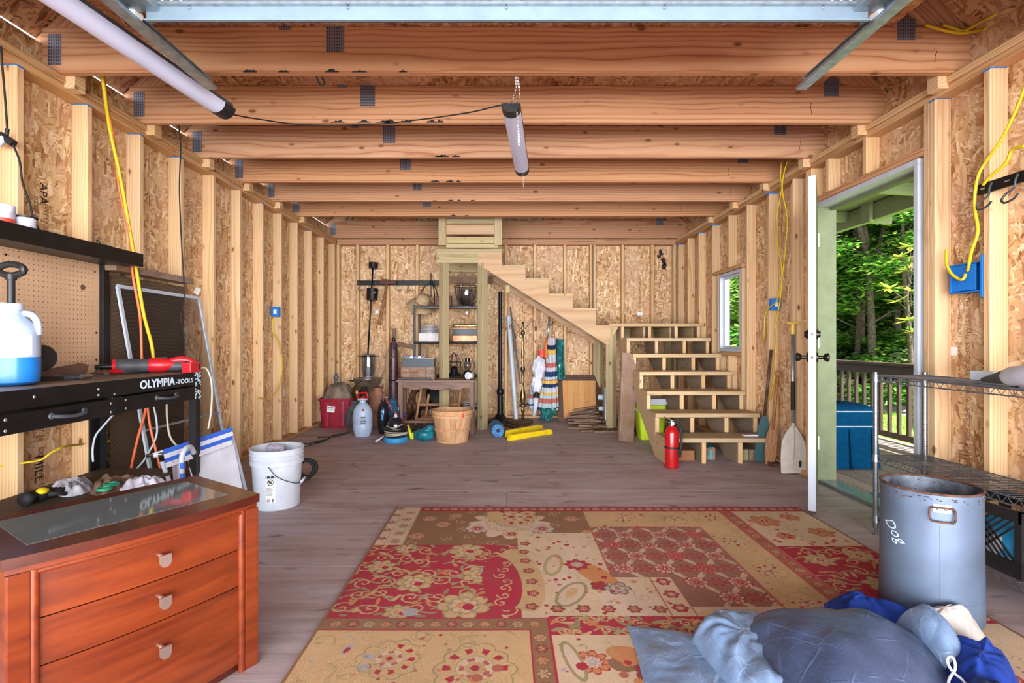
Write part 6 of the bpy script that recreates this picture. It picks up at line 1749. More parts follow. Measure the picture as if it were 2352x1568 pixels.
# furled umbrella in the corner of the table
c = Vector((at(904, 950, 6.62).x, 6.62, 0))
um = thing('patio_umbrella', 'furled dark plum patio umbrella standing left of the metal shelf', 'umbrella', tuple(c))
build('furled_cloth', MB().lathe([(.03, .04), (.05, .10), (.058, .4), (.05, .8), (.042, 1.02), (.02, 1.05)], c, 20, lobes=lambda t_, z: 1 + .12 * math.cos(7 * t_)), 'umbrella_wood', um, smooth=True)
build('pole', MB().cyl(c, c + Vector((0, 0, 1.06)), .018, n=10), 'dark_wood', um)
build('finial', MB().sph(c + Vector((0, 0, 1.075)), .026, 12, 8), 'bottle_dark', um, smooth=True)
build('strap', MB().torus(c + Vector((0, 0, .55)), .062, .008, n=20, m=6), 'black_rubber', um)
board('garden_stake', Vector((at(897, 950, 6.84).x, 6.84, .001)), at(906, 754, 6.90), .04, .04, 'old_wood', label='rough wooden stake end sticking up behind the plum umbrella', cat='stake')
cord('bent_branch', 'thin bent branch leaning between the umbrella and the glass lantern', [at(862, 935, 6.6), at(872, 880, 6.62), at(884, 845, 6.65), at(885, 822, 6.66), at(893, 800, 6.68)], .007, 'old_wood', cat='branch')
cord('bent_branch', 'short twig crossing in front of the plum umbrella', [at(880, 818, 6.52), at(892, 822, 6.52), at(906, 818, 6.52)], .006, 'old_wood', cat='branch')
board('wood_cleat', at(913, 790, 6.98), at(955, 797, 6.98), .05, .03, 'old_wood', label='brown wooden cleat nailed level on the back wall left of the shelf', cat='cleat')
# dark curved slabs and folding stool below the table
for i, (x0p, x1p, w) in enumerate(((938, 948, .05), (952, 944, .05))):
    pts = [fl(x0p + 4 * i, 966 - 4 * i), at(x0p + 2, 938, 6.35), at(x1p - 6 + 12 * i, 915, 6.42), at(x1p + 8, 893, 6.5)]
    m = MB(); sp_ = spline(pts, 5)
    m.tube(sp_, [.035 + .012 * math.sin(k * .5) for k in range(len(sp_))], 8)
    build('driftwood_slab', m, 'dark_wood', smooth=True, label=('left polished dark driftwood slab leaning below the small table', 'right polished dark driftwood slab leaning below the small table')[i], cat='driftwood', group='driftwood slabs')
fs = thing('folding_stool', 'light wooden folding stool frame standing below the small table', 'stool', (-.85, 6.28, 0))
for a, b in (((953, 984), (969, 884)), ((1048, 940), (1060, 884)), ((975, 978), (985, 905)), ((1046, 966), (1044, 905))):
    p = fl(a[0], a[1] if a[1] > 960 else 975); p.y = 6.25 if a[0] in (953, 1048) else 6.42; p.x = (a[0] - X0) * p.y / F; p.z = 0
    q = at(b[0], b[1], p.y)
    q.z = min(q.z, .56)
    board('leg', p, q, .03, .02, 'brown_wood', fs, (1, 0, 0))
for y0p in (929, 962): board('rail', at(957, y0p, 6.27), at(1052, y0p, 6.27), .03, .018, 'brown_wood', fs)

# ---- poles, lamp, beach gear right of the stair posts
c = Vector((at(1149, 955, 6.72).x, 6.72, 0))
pp = thing('post_lamp_pole', 'tall black ribbed metal pole on a round base against the back wall', 'pole', tuple(c))
build('pole_base', MB().lathe([(.001, 0), (.19, 0), (.19, .02), (.08, .05), (.05, .09), (.045, .10)], c, 28), 'black_metal', pp, smooth=45)
build('shaft', MB().lathe([(.040, .09), (.036, .35), (.045, .36), (.048, .40), (.042, .42), (.028, .44), (.025, 1.2), (.030, 1.22), (.025, 1.25), (.025, 1.70), (.001, 1.70)], c, 16), 'black_metal', pp, smooth=40)
build('pvc_pipe', MB().cyl(Vector((at(1186, 955, 6.78).x, 6.78, .002)), at(1168, 725, 6.94), .030, n=18), 'pvc', smooth=40, label='white plastic pipe leaning against the back wall beside the black pole', cat='pipe')
build('metal_rod', MB().cyl(at(1195, 882, 6.90), at(1172, 704, 6.96), .011, n=8), 'wire_metal', smooth=40, label='thin grey metal rod leaning behind the brass floor lamp', cat='rod')
c = Vector((at(1201, 958, 6.62).x, 6.62, 0))
lp = thing('floor_lamp', 'tarnished brass floor lamp with bent arms and no shade', 'lamp', tuple(c))
build('lamp_foot', MB().lathe([(.001, 0), (.13, 0), (.135, .02), (.12, .035), (.03, .05), (.001, .05)], c, 30), 'dark_wood', lp, smooth=45)
build('stem', MB().lathe([(r_ * .72, z_) for r_, z_ in [(.02, .05), (.03, .08), (.02, .12), (.035, .15), (.018, .20), (.075, .22), (.075, .235), (.04, .25), (.05, .30), (.048, .38), (.02, .44), (.02, .50), (.03, .53), (.018, .56), (.03, .60), (.02, .64), (.045, .68), (.045, .70), (.02, .74), (.03, .78), (.018, .80), (.03, .84), (.03, .92), (.016, 1.0), (.025, 1.03), (.016, 1.06), (.018, 1.12), (.04, 1.15), (.04, 1.17), (.02, 1.19), (.03, 1.23), (.012, 1.28), (.02, 1.29), (.001, 1.31)]], c, 16), 'brass', lp, smooth=35)
for s, q in ((1, ((.03, 1.21), (.10, 1.30), (.155, 1.31), (.165, 1.24))), (-1, ((.03, 1.21), (.09, 1.30), (.13, 1.32), (.16, 1.26))), (-1, ((.02, 1.22), (.04, 1.20), (.065, 1.17), (.085, 1.14)))):
    build('arm', MB().tube(spline([c + Vector((s * a, 0, z)) for a, z in q], 5), .006, 6), 'old_brass', lp, smooth=True)
    e = c + Vector((s * q[-1][0], 0, q[-1][1]))
    build('socket', MB().cyl(e, e + Vector((0, 0, -.055)), .015, .010, 10), 'old_brass', lp, smooth=40)

# closed striped beach umbrella
bu = thing('beach_umbrella', 'closed striped beach umbrella with tilted grey pole leaning on the back wall', 'umbrella', (at(1255, 950, 6.75).x, 6.75, 0))
build('pole', MB().tube([at(1257, 776, 6.80), at(1262, 728, 6.86)], .014, 8), 'galvanised', bu, smooth=True)
build('tilt_arm', MB().tube([at(1262, 748, 6.84), at(1273, 738, 6.86)], .006, 6), 'black_metal', bu)
DU = 6.78
def cone(y0, y1, xl0, xl1, xr0, xr1, mat, nm, par, d=DU, amp=.022, pl=5, ph=0.0, nv=3):
    m = MB()
    def f(s, t_):
        a = at(xl0 + (xl1 - xl0) * t_, y0 + (y1 - y0) * t_, d); b = at(xr0 + (xr1 - xr0) * t_, y0 + (y1 - y0) * t_, d)
        th = math.pi * s
        mid_ = (a + b) / 2; hw = (b - a).length / 2
        return mid_ + Vector((-math.cos(th) * hw, -math.sin(th) * hw * .75 + amp * math.sin(pl * 2 * math.pi * s + ph), -.008 * math.sin(th) * 2))
    m.grid(f, 28, nv)
    return build(nm, m, mat, par, smooth=True)
XL = lambda y: 1258 + (1230 - 1258) * (y - 776) / 180 if y > 830 else 1258 - 1 * (y - 776) / 10
XR = lambda y: 1275 + (1284 - 1275) * (y - 776) / 180
bands = [(774, 790, 'white_fabric'), (790, 800, 'navy_fabric'), (800, 812, 'bright_cloth'), (812, 830, 'white_fabric'), (830, 841, 'coral_cloth'), (841, 850, 'white_fabric'), (850, 862, 'navy_fabric'), (862, 868, 'sky_cloth'), (868, 871, 'coral_cloth'), (871, 878, 'bright_cloth'), (878, 886, 'navy_fabric'), (886, 897, 'white_fabric'), (897, 904, 'bright_cloth'), (904, 911, 'sky_cloth'), (911, 922, 'coral_cloth'), (922, 932, 'sky_cloth'), (932, 938, 'navy_fabric')]
plain('bright_cloth', (.62, .44, .12), .85); plain('coral_cloth', (.46, .13, .10), .85); plain('sky_cloth', (.42, .52, .58), .85)
for y0, y1, mt_ in bands:
    cone(y0, y1, XL(y0), XL(y1), XR(y0), XR(y1), mt_, 'fabric_band', bu)
# tropical print towel behind and below
t = NT('tropical'); v = t.obj(); vo = t.n('TexVoronoi', {'Vector': v, 'Scale': 22.0}).outputs['Color']; sp = t.n('SeparateColor', {0: vo})
t.set(t.b, 'Base Color', t.ramp(sp.outputs[0], [(0, (.006, .09, .085)), (.45, (.01, .20, .17)), (.7, (.02, .12, .2)), (.86, (.02, .30, .24)), (.93, (.62, .62, .62))], 'CONSTANT')); t.b.inputs['Roughness'].default_value = .85
tt = thing('tropical_towel', 'dark green towel with white tropical print hanging behind the striped umbrella', 'towel', tuple(at(1285, 960, 6.85)))
cone(777, 868, 1278, 1276, 1294, 1298, 'tropical', 'towel_upper', tt, 6.86, .014, 3)
cone(934, 962, 1243, 1240, 1284, 1266, 'tropical', 'towel_hem', tt, 6.72, .02, 4)
pg = thing('plastic_bag', 'crumpled white plastic bag hanging at the left of the striped umbrella', 'bag', tuple(at(1235, 950, 6.66)))
rgb = lambda t_, ph: 1 + .14 * math.sin(5 * t_ + 3 * ph) + .08 * math.sin(9 * ph)
build('bag_upper', MB().sph(at(1238, 846, 6.66), (.085, .06, .15), 20, 14, rgb), 'plastic_bag', pg, smooth=True)
build('bag_lower', MB().sph(at(1233, 883, 6.66), (.07, .055, .13), 20, 14, rgb), 'plastic_bag', pg, smooth=True)
build('bag_tail', MB().tube([at(1232, 905, 6.66), at(1231, 930, 6.66), at(1226, 955, 6.66)], [.035, .032, .020], 10), 'plastic_bag', pg, smooth=True)
build('black_tape', MB().cyl(at(1233, 899, 6.655), at(1232, 913, 6.655), .042, .040, 14), 'black_rubber', pg, smooth=40)
bt2 = thing('beach_bag', 'striped cloth bag peeking out on the left of the plastic bag', 'bag', tuple(at(1218, 950, 6.72)))
for i, (y0, y1, mt_) in enumerate(((888, 902, 'sky_cloth'), (902, 912, 'coral_cloth'), (912, 924, 'sky_cloth'), (924, 928, 'navy_fabric'), (928, 945, 'white_fabric'))):
    xl = lambda y: 1219 - (y - 888) * .22 if y < 928 else 1210 + (y - 928) * .8
    cone(y0, y1, xl(y0), xl(y1), 1230, 1230, mt_, 'stripe', bt2, 6.76, .01, 2)
build('toy_pail', MB().lathe([(.001, 0), (.042, 0), (.052, .085), (.001, .085)], at(1244, 819, 6.68), 18), 'coral', smooth=40, label='small red plastic pail resting on top of the white plastic bag', cat='pail')
build('toy_shovel', MB().tube([at(1254, 822, 6.70), at(1254, 800, 6.72), at(1255, 776, 6.76)], [.024, .02, .016], 8), 'orange_plastic', smooth=True, label='orange plastic float stick beside the grey umbrella pole', cat='toy')

# framed wood panel
fb = thing('framed_board', 'light wood panel in a dark frame leaning against the back wall', 'panel', (at(1330, 966, 6.75).x, 6.75, 0))
bl_, br_, tl_, tr_ = at(1288, 966, 6.74), at(1376, 966, 6.74), at(1285, 868, 6.93), at(1375, 868, 6.93)
bl_.z = br_.z = .006
for a, b in ((bl_, br_), (br_, tr_), (tr_, tl_), (tl_, bl_)): build('frame_rail', MB().bar(a, b, .028, .075, up=(b - a).cross(Vector((0, -1, .3)))), 'dark_wood', fb)
nr_ = Vector((0, -1, .3)).normalized()
ins = lambda s, t_: bl_ + (br_ - bl_) * s + (tl_ - bl_) * t_
for i in range(6):
    s0, s1 = .06 + .88 * i / 6, .06 + .88 * (i + 1) / 6 - .003
    build('panel_strip', MB().add([ins(s0, .05), ins(s1, .05), ins(s1, .95), ins(s0, .95)] + [q + nr_ * .008 for q in (ins(s0, .05), ins(s1, .05), ins(s1, .95), ins(s0, .95))], [(0, 1, 2, 3), (7, 6, 5, 4), (0, 4, 5, 1), (1, 5, 6, 2), (2, 6, 7, 3), (3, 7, 4, 0)]), 'panel_wood', fb)
# loose dark boards in a heap
def scrap(i, px, py, z, ang, L, w, tilt, lab):
    c = fl(px, py); c.z = z
    dx = Vector((math.cos(ang), math.sin(ang), tilt)); dx.normalize()
    board('scrap_board', c - dx * L / 2, c + dx * L / 2, w, .022, 'old_wood', None, (-dx.y, dx.x, 0), label=lab, cat='board', group='scrap boards in the heap')
HP = 'weathered dark board in the loose heap under the stairs'
SB = [(1345, 985, .012, -.30, .40, .12, .0), (1372, 990, .012, .15, .42, .11, .0), (1398, 992, .012, .05, .36, .10, .0), (1412, 985, .013, 1.2, .30, .10, .0),
      (1340, 978, .040, -.55, .36, .13, .05), (1362, 984, .036, -.25, .34, .12, .0), (1385, 984, .037, .35, .32, .11, .02),
      (1338, 976, .075, -.65, .36, .13, .10), (1352, 978, .066, -.45, .34, .12, .06), (1376, 978, .064, .20, .30, .12, .0),
      (1334, 974, .110, -.70, .34, .13, .16), (1346, 974, .100, -.52, .34, .12, .12), (1364, 974, .092, -.20, .30, .12, .02),
      (1338, 972, .145, -.62, .33, .13, .18), (1350, 971, .135, -.42, .32, .13, .10), (1362, 966, .165, -.85, .30, .14, .26), (1346, 968, .178, -.55, .31, .14, .20)]
NM = ['front left floor board', 'front middle floor board', 'front right floor board', 'rearmost right floor board', 'second layer left board', 'second layer middle board', 'second layer right board', 'third layer left board', 'third layer middle board', 'third layer right board', 'fourth layer left board', 'fourth layer middle board', 'fourth layer right board', 'fifth layer left board', 'fifth layer right board', 'second highest steep board', 'topmost steep board']
for i, q in enumerate(SB): scrap(i, *q, 'weathered dark ' + NM[i] + ' of the scrap heap under the stairs')
board('wood_strip', fl(1378, 962, .06), fl(1425, 985, .01), .03, .02, 'brown_wood', label='long light wooden strip lying at the right of the scrap heap', cat='strip')
build('conduit', MB().cyl(at(1391, 965, 6.42), at(1390, 890, 6.45), .022, n=14), 'galvanised', smooth=40, label='short grey metal conduit standing by the right stair post', cat='pipe')
pf = thing('pipe_fitting', 'white plastic pipe fittings beside the grey conduit', 'fitting', tuple(at(1382, 945, 6.45)))
build('fitting', MB().cyl(at(1376, 912, 6.45), at(1386, 912, 6.42), .035, n=14), 'white_plastic', pf, smooth=40)
build('fitting', MB().cyl(at(1377, 938, 6.45), at(1386, 938, 6.42), .030, n=14), 'white_plastic', pf, smooth=40)
# things on the floor in the middle
a, b = fl(1144, 1000, .07), fl(1136, 968, .07)
a, b = Vector((at(1144, 990, 5.62).x, 5.62, .07)), Vector((at(1138, 975, 5.95).x, 5.98, .07))
rm = thing('rolled_mat', 'rolled blue foam mat lying in front of the black pole', 'mat', tuple((a + b) / 2))
ax = (b - a).normalized(); ux = ax.cross(Vector((0, 0, 1))); uz = Vector((0, 0, 1))
spi = [(.022 + .047 * k / 60, k * .42) for k in range(61)]
m = MB(); n = len(spi)
vs = [a + ux * r * math.cos(q) + uz * r * math.sin(q) for r, q in spi] + [b + ux * r * math.cos(q) + uz * r * math.sin(q) for r, q in spi]
m.add(vs, [(i, i + 1, n + i + 1, n + i) for i in range(n - 1)])
mm = build('mat_roll', m, 'blue_mat', rm, smooth=True)
build('mat_core', MB().cyl(a + ax * .004, b - ax * .004, .069, n=28), 'blue_mat', rm, smooth=40)
build('roll_hole', MB().cyl(a + ax * .002, a + ax * .0035, .020, n=16), 'navy_fabric', rm)
yt_ = thing('yellow_loppers', 'pair of bright yellow plastic arms joined at one end lying on the floor', 'tool', tuple(fl(1205, 1003)))
def ybar(p0, p1, h0, h1, nm):
    a, b = Vector(p0), Vector(p1); d = (b - a).normalized(); w = Vector((-d.y, d.x, 0))
    m = MB()
    L = (b - a).length
    prof = [(0, h0 * .4), (.03, h0), (L * .5, h0 * .95), (L - .04, h1), (L, h1 * .7), (L, .0), (0, 0)]
    m.prism(prof, a - w * .022, d, (0, 0, 1), w, .044)
    return build(nm, m, 'bright_yellow', yt_)
p0, p1 = fl(1168, 1012), fl(1266, 996); ybar((p0.x, p0.y, .002), (p1.x, p1.y, .002), .060, .055, 'yellow_arm')
p2, p3 = fl(1160, 1003), fl(1243, 985); ybar((p2.x, p2.y, .002), (p3.x, p3.y, .002), .065, .055, 'yellow_arm')
build('strap', MB().tube(spline([p2 + Vector((-.01, -.03, .01)), p2 + Vector((.0, -.03, .08)), p2 + Vector((.03, .03, .08))], 4), .008, 6), 'black_rubber', yt_)
for q in (p1, p3): build('hinge_tip', MB().bev(q + Vector((-.02, .04, .03)), (.05, .03, .03), .006), 'black_rubber', yt_)
for i, (px0, py0, px1, py1) in enumerate(((1160, 975, 1185, 982), (1168, 968, 1195, 980), (1190, 972, 1225, 978))):
    p, q = fl(px0, py0 + 4), fl(px1, py1 + 4)
    board('steel_bar', p + Vector((0, 0, .012)), q + Vector((0, 0, .012)), .05, .022, 'dark_wood', label=('dark flat bar touching the blue rolled mat', 'middle dark flat bar behind the yellow arms', 'right dark flat bar behind the yellow arms')[i], cat='bar')
# ================================================================ RIGHT SIDE
# ---- under and beside the stairs
board('leaning_plank', Vector((at(1440, 1013, 5.30).x, 5.36, .0)) + Vector((.0, 0, .002)), at(1444, 812, 5.56), .17, .045, 'old_wood', None, (1, .25, 0), label='thick weathered brown plank leaning upright against the left of the stairs', cat='plank')
c = Vector((1.56, 5.58, 0))
ck = thing('cooler', 'lime green cooler with white lid standing under the stairs', 'cooler', tuple(c))
build('cooler_body', loft([([(x + c.x, y + c.y) for x, y in rrect(.24, .22, .03)], .0), ([(x + c.x, y + c.y) for x, y in rrect(.29, .26, .03)], .30), ([(x + c.x, y + c.y) for x, y in rrect(.29, .26, .03)], .37), ([(x + c.x, y + c.y) for x, y in rrect(.05, .05, .01)], .371)]), 'lime_plastic', ck, smooth=35)
build('cooler_lid', MB().b2(c + Vector((-.15, -.135, .372)), c + Vector((.15, .135, .44)), .012), 'white_plastic', ck)
build('cooler_handle', MB().tube(spline([c + Vector((-.15, -.05, .30)), c + Vector((-.165, 0, .33)), c + Vector((-.15, .05, .30))], 4), .008, 6), 'white_plastic', ck)
p = fl(1466, 1000)
build('dark_wheel', MB().lathe([(.001, -.02), (.05, -.02), (.055, 0), (.05, .02), (.001, .02)], p + Vector((.0, .05, .055)), 18, axis=(1, 0, 0)), 'black_rubber', smooth=40, label='small black wheel on the floor in front of the lime cooler', cat='wheel')
for i, (x0p, x1p, y0p, mt_, lab) in enumerate(((1555, 1595, 1040, 'brown_wood', 'reddish four by four offcut below the bottom step beside the extinguisher'), (1700, 1719, 1040, 'treated_pine', 'left pale timber offcut of the three below the bottom step'), (1721, 1744, 1036, 'old_wood', 'dark middle timber offcut of the three below the bottom step'), (1746, 1771, 1036, 'brown_wood', 'right timber offcut of the three below the bottom step'))):
    Yf = 4.53; a, b = at(x0p, 1062, Yf), at(x1p, y0p, Yf)
    h = .085 if i == 0 else .095
    board('timber_offcut', ((a.x + b.x) / 2, Yf, h / 2 + .001), ((a.x + b.x) / 2, Yf + .30, h / 2 + .001), b.x - a.x, h, mt_, None, (1, 0, 0), label=lab, cat='timber')
a, b = at(1622, 1062, 4.54), at(1643, 1036, 4.54)
bx = thing('taped_block', 'dark timber block with turquoise tape below the bottom step', 'timber', tuple(a))
build('block', MB().b2((a.x, 4.54, .001), (b.x, 4.86, .105), .003), 'old_wood', bx)
build('tape', MB().b2(((a.x + b.x) / 2 - .012, 4.5375, .012), ((a.x + b.x) / 2 + .012, 4.5398, .085)), 'tape_teal', bx)
build('tape', MB().b2((a.x + .03, 4.56, .105), (b.x + .002, 4.60, .108)), 'tape_teal', bx)
c = fl(1615, 985); c = Vector((at(1612, 985, 4.98).x, 4.98, .001))
build('plastic_tray', MB().b2(c + Vector((-.08, 0, .0)), c + Vector((.10, .2, .06)), .01), 'teal_plastic', label='low dark teal plastic tray on the floor under the second step', cat='tray')
build('screw_packet', MB().bev(Vector((2.14, 4.50, S_Z + .008)), (.13, .04, .014), .006), 'plastic_bag', label='small clear packet left on the bottom step', cat='packet')
# ---- fire extinguisher
c = fl(1543, 1074); c.z = 0
fe = thing('fire_extinguisher', 'red fire extinguisher standing on the floor before the bottom step', 'extinguisher', tuple(c))
build('cylinder', MB().lathe([(.001, .004), (.045, .0), (.056, .008), (.057, .03), (.057, .285), (.050, .315), (.030, .34), (.022, .35), (.001, .35)], c, 28), 'red_paint', fe, smooth=45)
build('valve', MB().lathe([(.022, .345), (.022, .37), (.016, .375), (.016, .395), (.001, .40)], c, 16), 'chrome', fe, smooth=40)
build('lever', MB().bar(c + Vector((.02, 0, .388)), c + Vector((-.065, -.01, .425)), .018, .006), 'bright_metal', fe)
build('carry_handle', MB().bar(c + Vector((.02, 0, .378)), c + Vector((-.06, -.01, .385)), .016, .005), 'bright_metal', fe)
build('hose', MB().tube(spline([c + Vector((.015, -.01, .38)), c + Vector((.05, -.02, .37)), c + Vector((.070, -.025, .31)), c + Vector((.068, -.03, .22)), c + Vector((.060, -.035, .15)), c + Vector((.055, -.035, .10))], 5), .0105, 8), 'black_rubber', fe, smooth=True)
build('strap', MB().lathe([(.0575, .165), (.060, .166), (.060, .180), (.0575, .181)], c, 28), 'ext_band', fe)
build('nozzle', MB().cyl(c + Vector((.045, -.042, .165)), c + Vector((.045, -.042, .10)), .014, .010, 10), 'ext_band', fe, smooth=40)
build('gauge', MB().cyl(c + Vector((0, -.016, .372)), c + Vector((0, -.026, .372)), .014, n=14), 'sticker', fe)
# ---- paddles
pd = thing('paddle', 'paddle with pale plastic blade, aluminium shaft and yellow grip by the open door', 'paddle', tuple(fl(1822, 1086)))
b0 = fl(1822, 1088, .004); g1 = at(1846, 742, 4.12); g1.x = XW - .018
ax = (g1 - b0).normalized(); sd = Vector((1, -.15, 0)); sd = (sd - ax * ax.dot(sd)).normalized(); nn = ax.cross(sd)
prof = [(-.090, .0), (-.080, -.004), (.085, .012), (.094, .03), (.096, .16), (.085, .25), (.05, .32), (.018, .37), (-.018, .37), (-.05, .325), (-.085, .25), (-.094, .12)]
prof = [(s, t_ + .004) for s, t_ in prof]
build('blade', MB().prism(prof, b0 - nn * .006, sd, ax, nn, .012), 'pale_blade', pd)
build('blade_rib', MB().tube([b0 + ax * .06 - nn * .0 , b0 + ax * .22, b0 + ax * .40], [.006, .013, .016], 8), 'pale_blade', pd, smooth=True)
build('blade_mark', MB().sph(b0 + sd * .05 + ax * .08 + nn * (-.007 if nn.y > 0 else .007), (.012, .0015, .030), 10, 6), 'ink', pd)
LP = (g1 - b0).length
build('shaft', MB().tube([b0 + ax * .36, b0 + ax * (LP - .06)], .0145, 12), 'galvanised', pd, smooth=True)
build('sleeve', MB().tube([b0 + ax * .50, b0 + ax * .73], .017, 12), 'black_rubber', pd, smooth=40)
build('grip', merge(MB().tube([b0 + ax * (LP - .09), b0 + ax * (LP - .01)], [.018, .016], 10), MB().tube([b0 + ax * LP - sd * .045, b0 + ax * LP, b0 + ax * LP + sd * .045], [.010, .013, .010], 8)), 'grip_yellow', pd, smooth=40)
p2 = thing('wooden_paddle', 'short wooden canoe paddle with pear grip leaning on the right wall', 'paddle', tuple(fl(1795, 1066)))
q0 = Vector((2.235, 4.36, .004)); q1 = Vector((2.300, 4.34, .80)); 
ax = (q1 - q0).normalized(); sd = (Vector((1, -.3, 0)) - ax * ax.dot(Vector((1, -.3, 0)))).normalized(); nn = ax.cross(sd)
build('blade', MB().prism([(-.035, 0), (.035, 0), (.045, .1), (.042, .25), (.016, .36), (-.016, .36), (-.042, .25), (-.045, .1)], q0 - nn * .005, sd, ax, nn, .010), 'brown_wood', p2)
build('shaft', MB().tube([q0 + ax * .30, q1 - ax * .04], .014, 8), 'brown_wood', p2, smooth=True)
build('grip', MB().sph(q1 - ax * .02, (.03, .02, .03), 12, 8), 'brown_wood', p2, smooth=True)
p3 = thing('green_paddle', 'dark green bladed paddle standing behind the wooden paddle', 'paddle', tuple(fl(1780, 1050)))
q0 = Vector((2.215, 4.48, .004)); q1 = Vector((2.303, 4.46, .98))
ax = (q1 - q0).normalized(); sd = (Vector((1, -.3, 0)) - ax * ax.dot(Vector((1, -.3, 0)))).normalized(); nn = ax.cross(sd)
build('blade', MB().prism([(-.05, 0), (.05, 0), (.05, .1), (.045, .3), (.018, .40), (-.018, .40), (-.045, .3), (-.05, .1)], q0 - nn * .005, sd, ax, nn, .010), 'green_blade', p3)
build('shaft', MB().tube([q0 + ax * .40, q1], .013, 8), 'dark_wood', p3, smooth=True)
build('baseboard_block', MB().b2((2.22, 4.28, .001), (2.31, 4.42, .03), .003), 'rust', label='low rusty strip at the foot of the right wall by the paddle', cat='strip')

# ---- wiring and boxes on the right wall
ob = thing('outlet_box', 'blue electrical box on the right wall between window and door', 'outlet box', tuple(at(1776, 699, 4.50)))
z = at(1776, 699, 4.50).z
build('box_shell', MB().bev(Vector((2.352, 4.50, z)), (.075, .05, .105), .004), 'box_blue', ob)
build('cover_tag', MB().box(Vector((2.355, 4.473, z)), (.028, .003, .04)), 'sticker', ob)
cord('house_wiring', 'yellow wiring dropping from the top plate to the blue box by the window', [atx(1808, 372, 2.28), atx(1800, 400, 2.28), atx(1797, 440, 2.29), atx(1808, 500, 2.29), atx(1805, 560, 2.29), atx(1796, 640, 2.29), atx(1785, 690, 2.30), atx(1765, 708, 2.30), atx(1756, 730, 2.29), atx(1756, 770, 2.29), atx(1745, 787, 2.30)], .0055, 'yellow_cord')
cord('house_wiring', 'second yellow wire looped on the stud above and below the blue box', [atx(1795, 372, 2.28), atx(1793, 402, 2.28), atx(1795, 435, 2.29), atx(1784, 500, 2.29), atx(1785, 560, 2.29), atx(1795, 610, 2.29), atx(1793, 680, 2.30), atx(1780, 760, 2.30), atx(1782, 820, 2.30), atx(1778, 870, 2.30), atx(1768, 918, 2.31)], .0055, 'yellow_cord')
ob = thing('junction_box', 'large blue electrical box on the right wall beyond the steel hook rail', 'outlet box', tuple(at(2215, 640, 2.60)))
build('box_back', MB().b2((2.392, 2.505, 1.300), (2.40, 2.690, 1.448)), 'box_blue', ob)
for a, b in (((2.325, 2.505, 1.300), (2.40, 2.690, 1.306)), ((2.325, 2.505, 1.442), (2.40, 2.690, 1.448)), ((2.325, 2.505, 1.300), (2.40, 2.511, 1.448)), ((2.325, 2.684, 1.300), (2.40, 2.690, 1.448))): build('box_side', MB().b2(a, b), 'box_blue', ob)
build('nail_flange', MB().b2((2.318, 2.497, 1.27), (2.326, 2.512, 1.475), .002), 'box_blue', ob)
build('face_plate', MB().b2((2.328, 2.545, 1.31), (2.334, 2.684, 1.44), .002), 'box_blue', ob)
cord('house_wiring', 'thick yellow wire hanging into the large blue box on the right wall', [atx(2356, 195, 2.30), atx(2335, 250, 2.30), atx(2300, 320, 2.30), atx(2262, 375, 2.30), atx(2245, 410, 2.29), atx(2238, 470, 2.29), atx(2246, 530, 2.29), atx(2232, 575, 2.29), atx(2226, 605, 2.30), atx(2222, 622, 2.32)], .0075, 'yellow_cord')
cord('house_wiring', 'yellow wire crossing down to the steel hook rail on the right wall', [atx(2354, 335, 2.30), atx(2325, 345, 2.30), atx(2310, 375, 2.30), atx(2275, 405, 2.295), atx(2258, 425, 2.295)], .0075, 'yellow_cord')
cord('house_wiring', 'short bent yellow wire end sticking out of the large blue box', [atx(2174, 573, 2.31), atx(2174, 605, 2.30), atx(2185, 628, 2.29), atx(2203, 641, 2.29), atx(2213, 640, 2.29), atx(2217, 630, 2.31)], .0075, 'yellow_cord')
cord('house_wiring', 'yellow wires lying over the first joist at the right eave', [at(2362, 84, 2.60), at(2330, 70, 2.60), at(2290, 64, 2.60), at(2250, 70, 2.60), at(2210, 76, 2.60), at(2170, 70, 2.60), at(2125, 57, 2.63)], .008, 'yellow_cord')
cord('house_wiring', 'yellow wire dropping from the roof to the first joist at the right eave', [at(2318, -6, 2.45), at(2290, 30, 2.52), at(2250, 52, 2.57), at(2215, 71, 2.60), at(2195, 66, 2.61), at(2165, 57, 2.63)], .007, 'yellow_cord')
hr = thing('hook_rail', 'black steel hook rail screwed across the right wall studs near the camera', 'hook rail', tuple(atx(2300, 430, 2.31)))
zr = 1.79
build('rail_bar', MB().b2((2.303, 1.75, zr - .026), (2.316, 2.507, zr + .026), .003), 'black_metal', hr)
for px in (2278, 2338):
    q = atx(px, 432, 2.30); q.z = zr - .005
    build('hook', MB().tube(spline([q + Vector((.0, 0, .02)), q + Vector((-.012, 0, -.01)), q + Vector((-.012, .005, -.04)), q + Vector((-.02, .035, -.06)), q + Vector((-.03, .045, -.085)), q + Vector((-.04, .02, -.105)), q + Vector((-.05, -.03, -.10)), q + Vector((-.055, -.055, -.085))], 5), .0048, 7), 'dark_grey', hr, smooth=True)
for y in (2.48, 2.36, 2.25, 2.12): build('rail_slot', MB().b2((2.3022, y - .012, zr - .003), (2.3034, y + .012, zr + .004)), 'tee_bolt', hr)

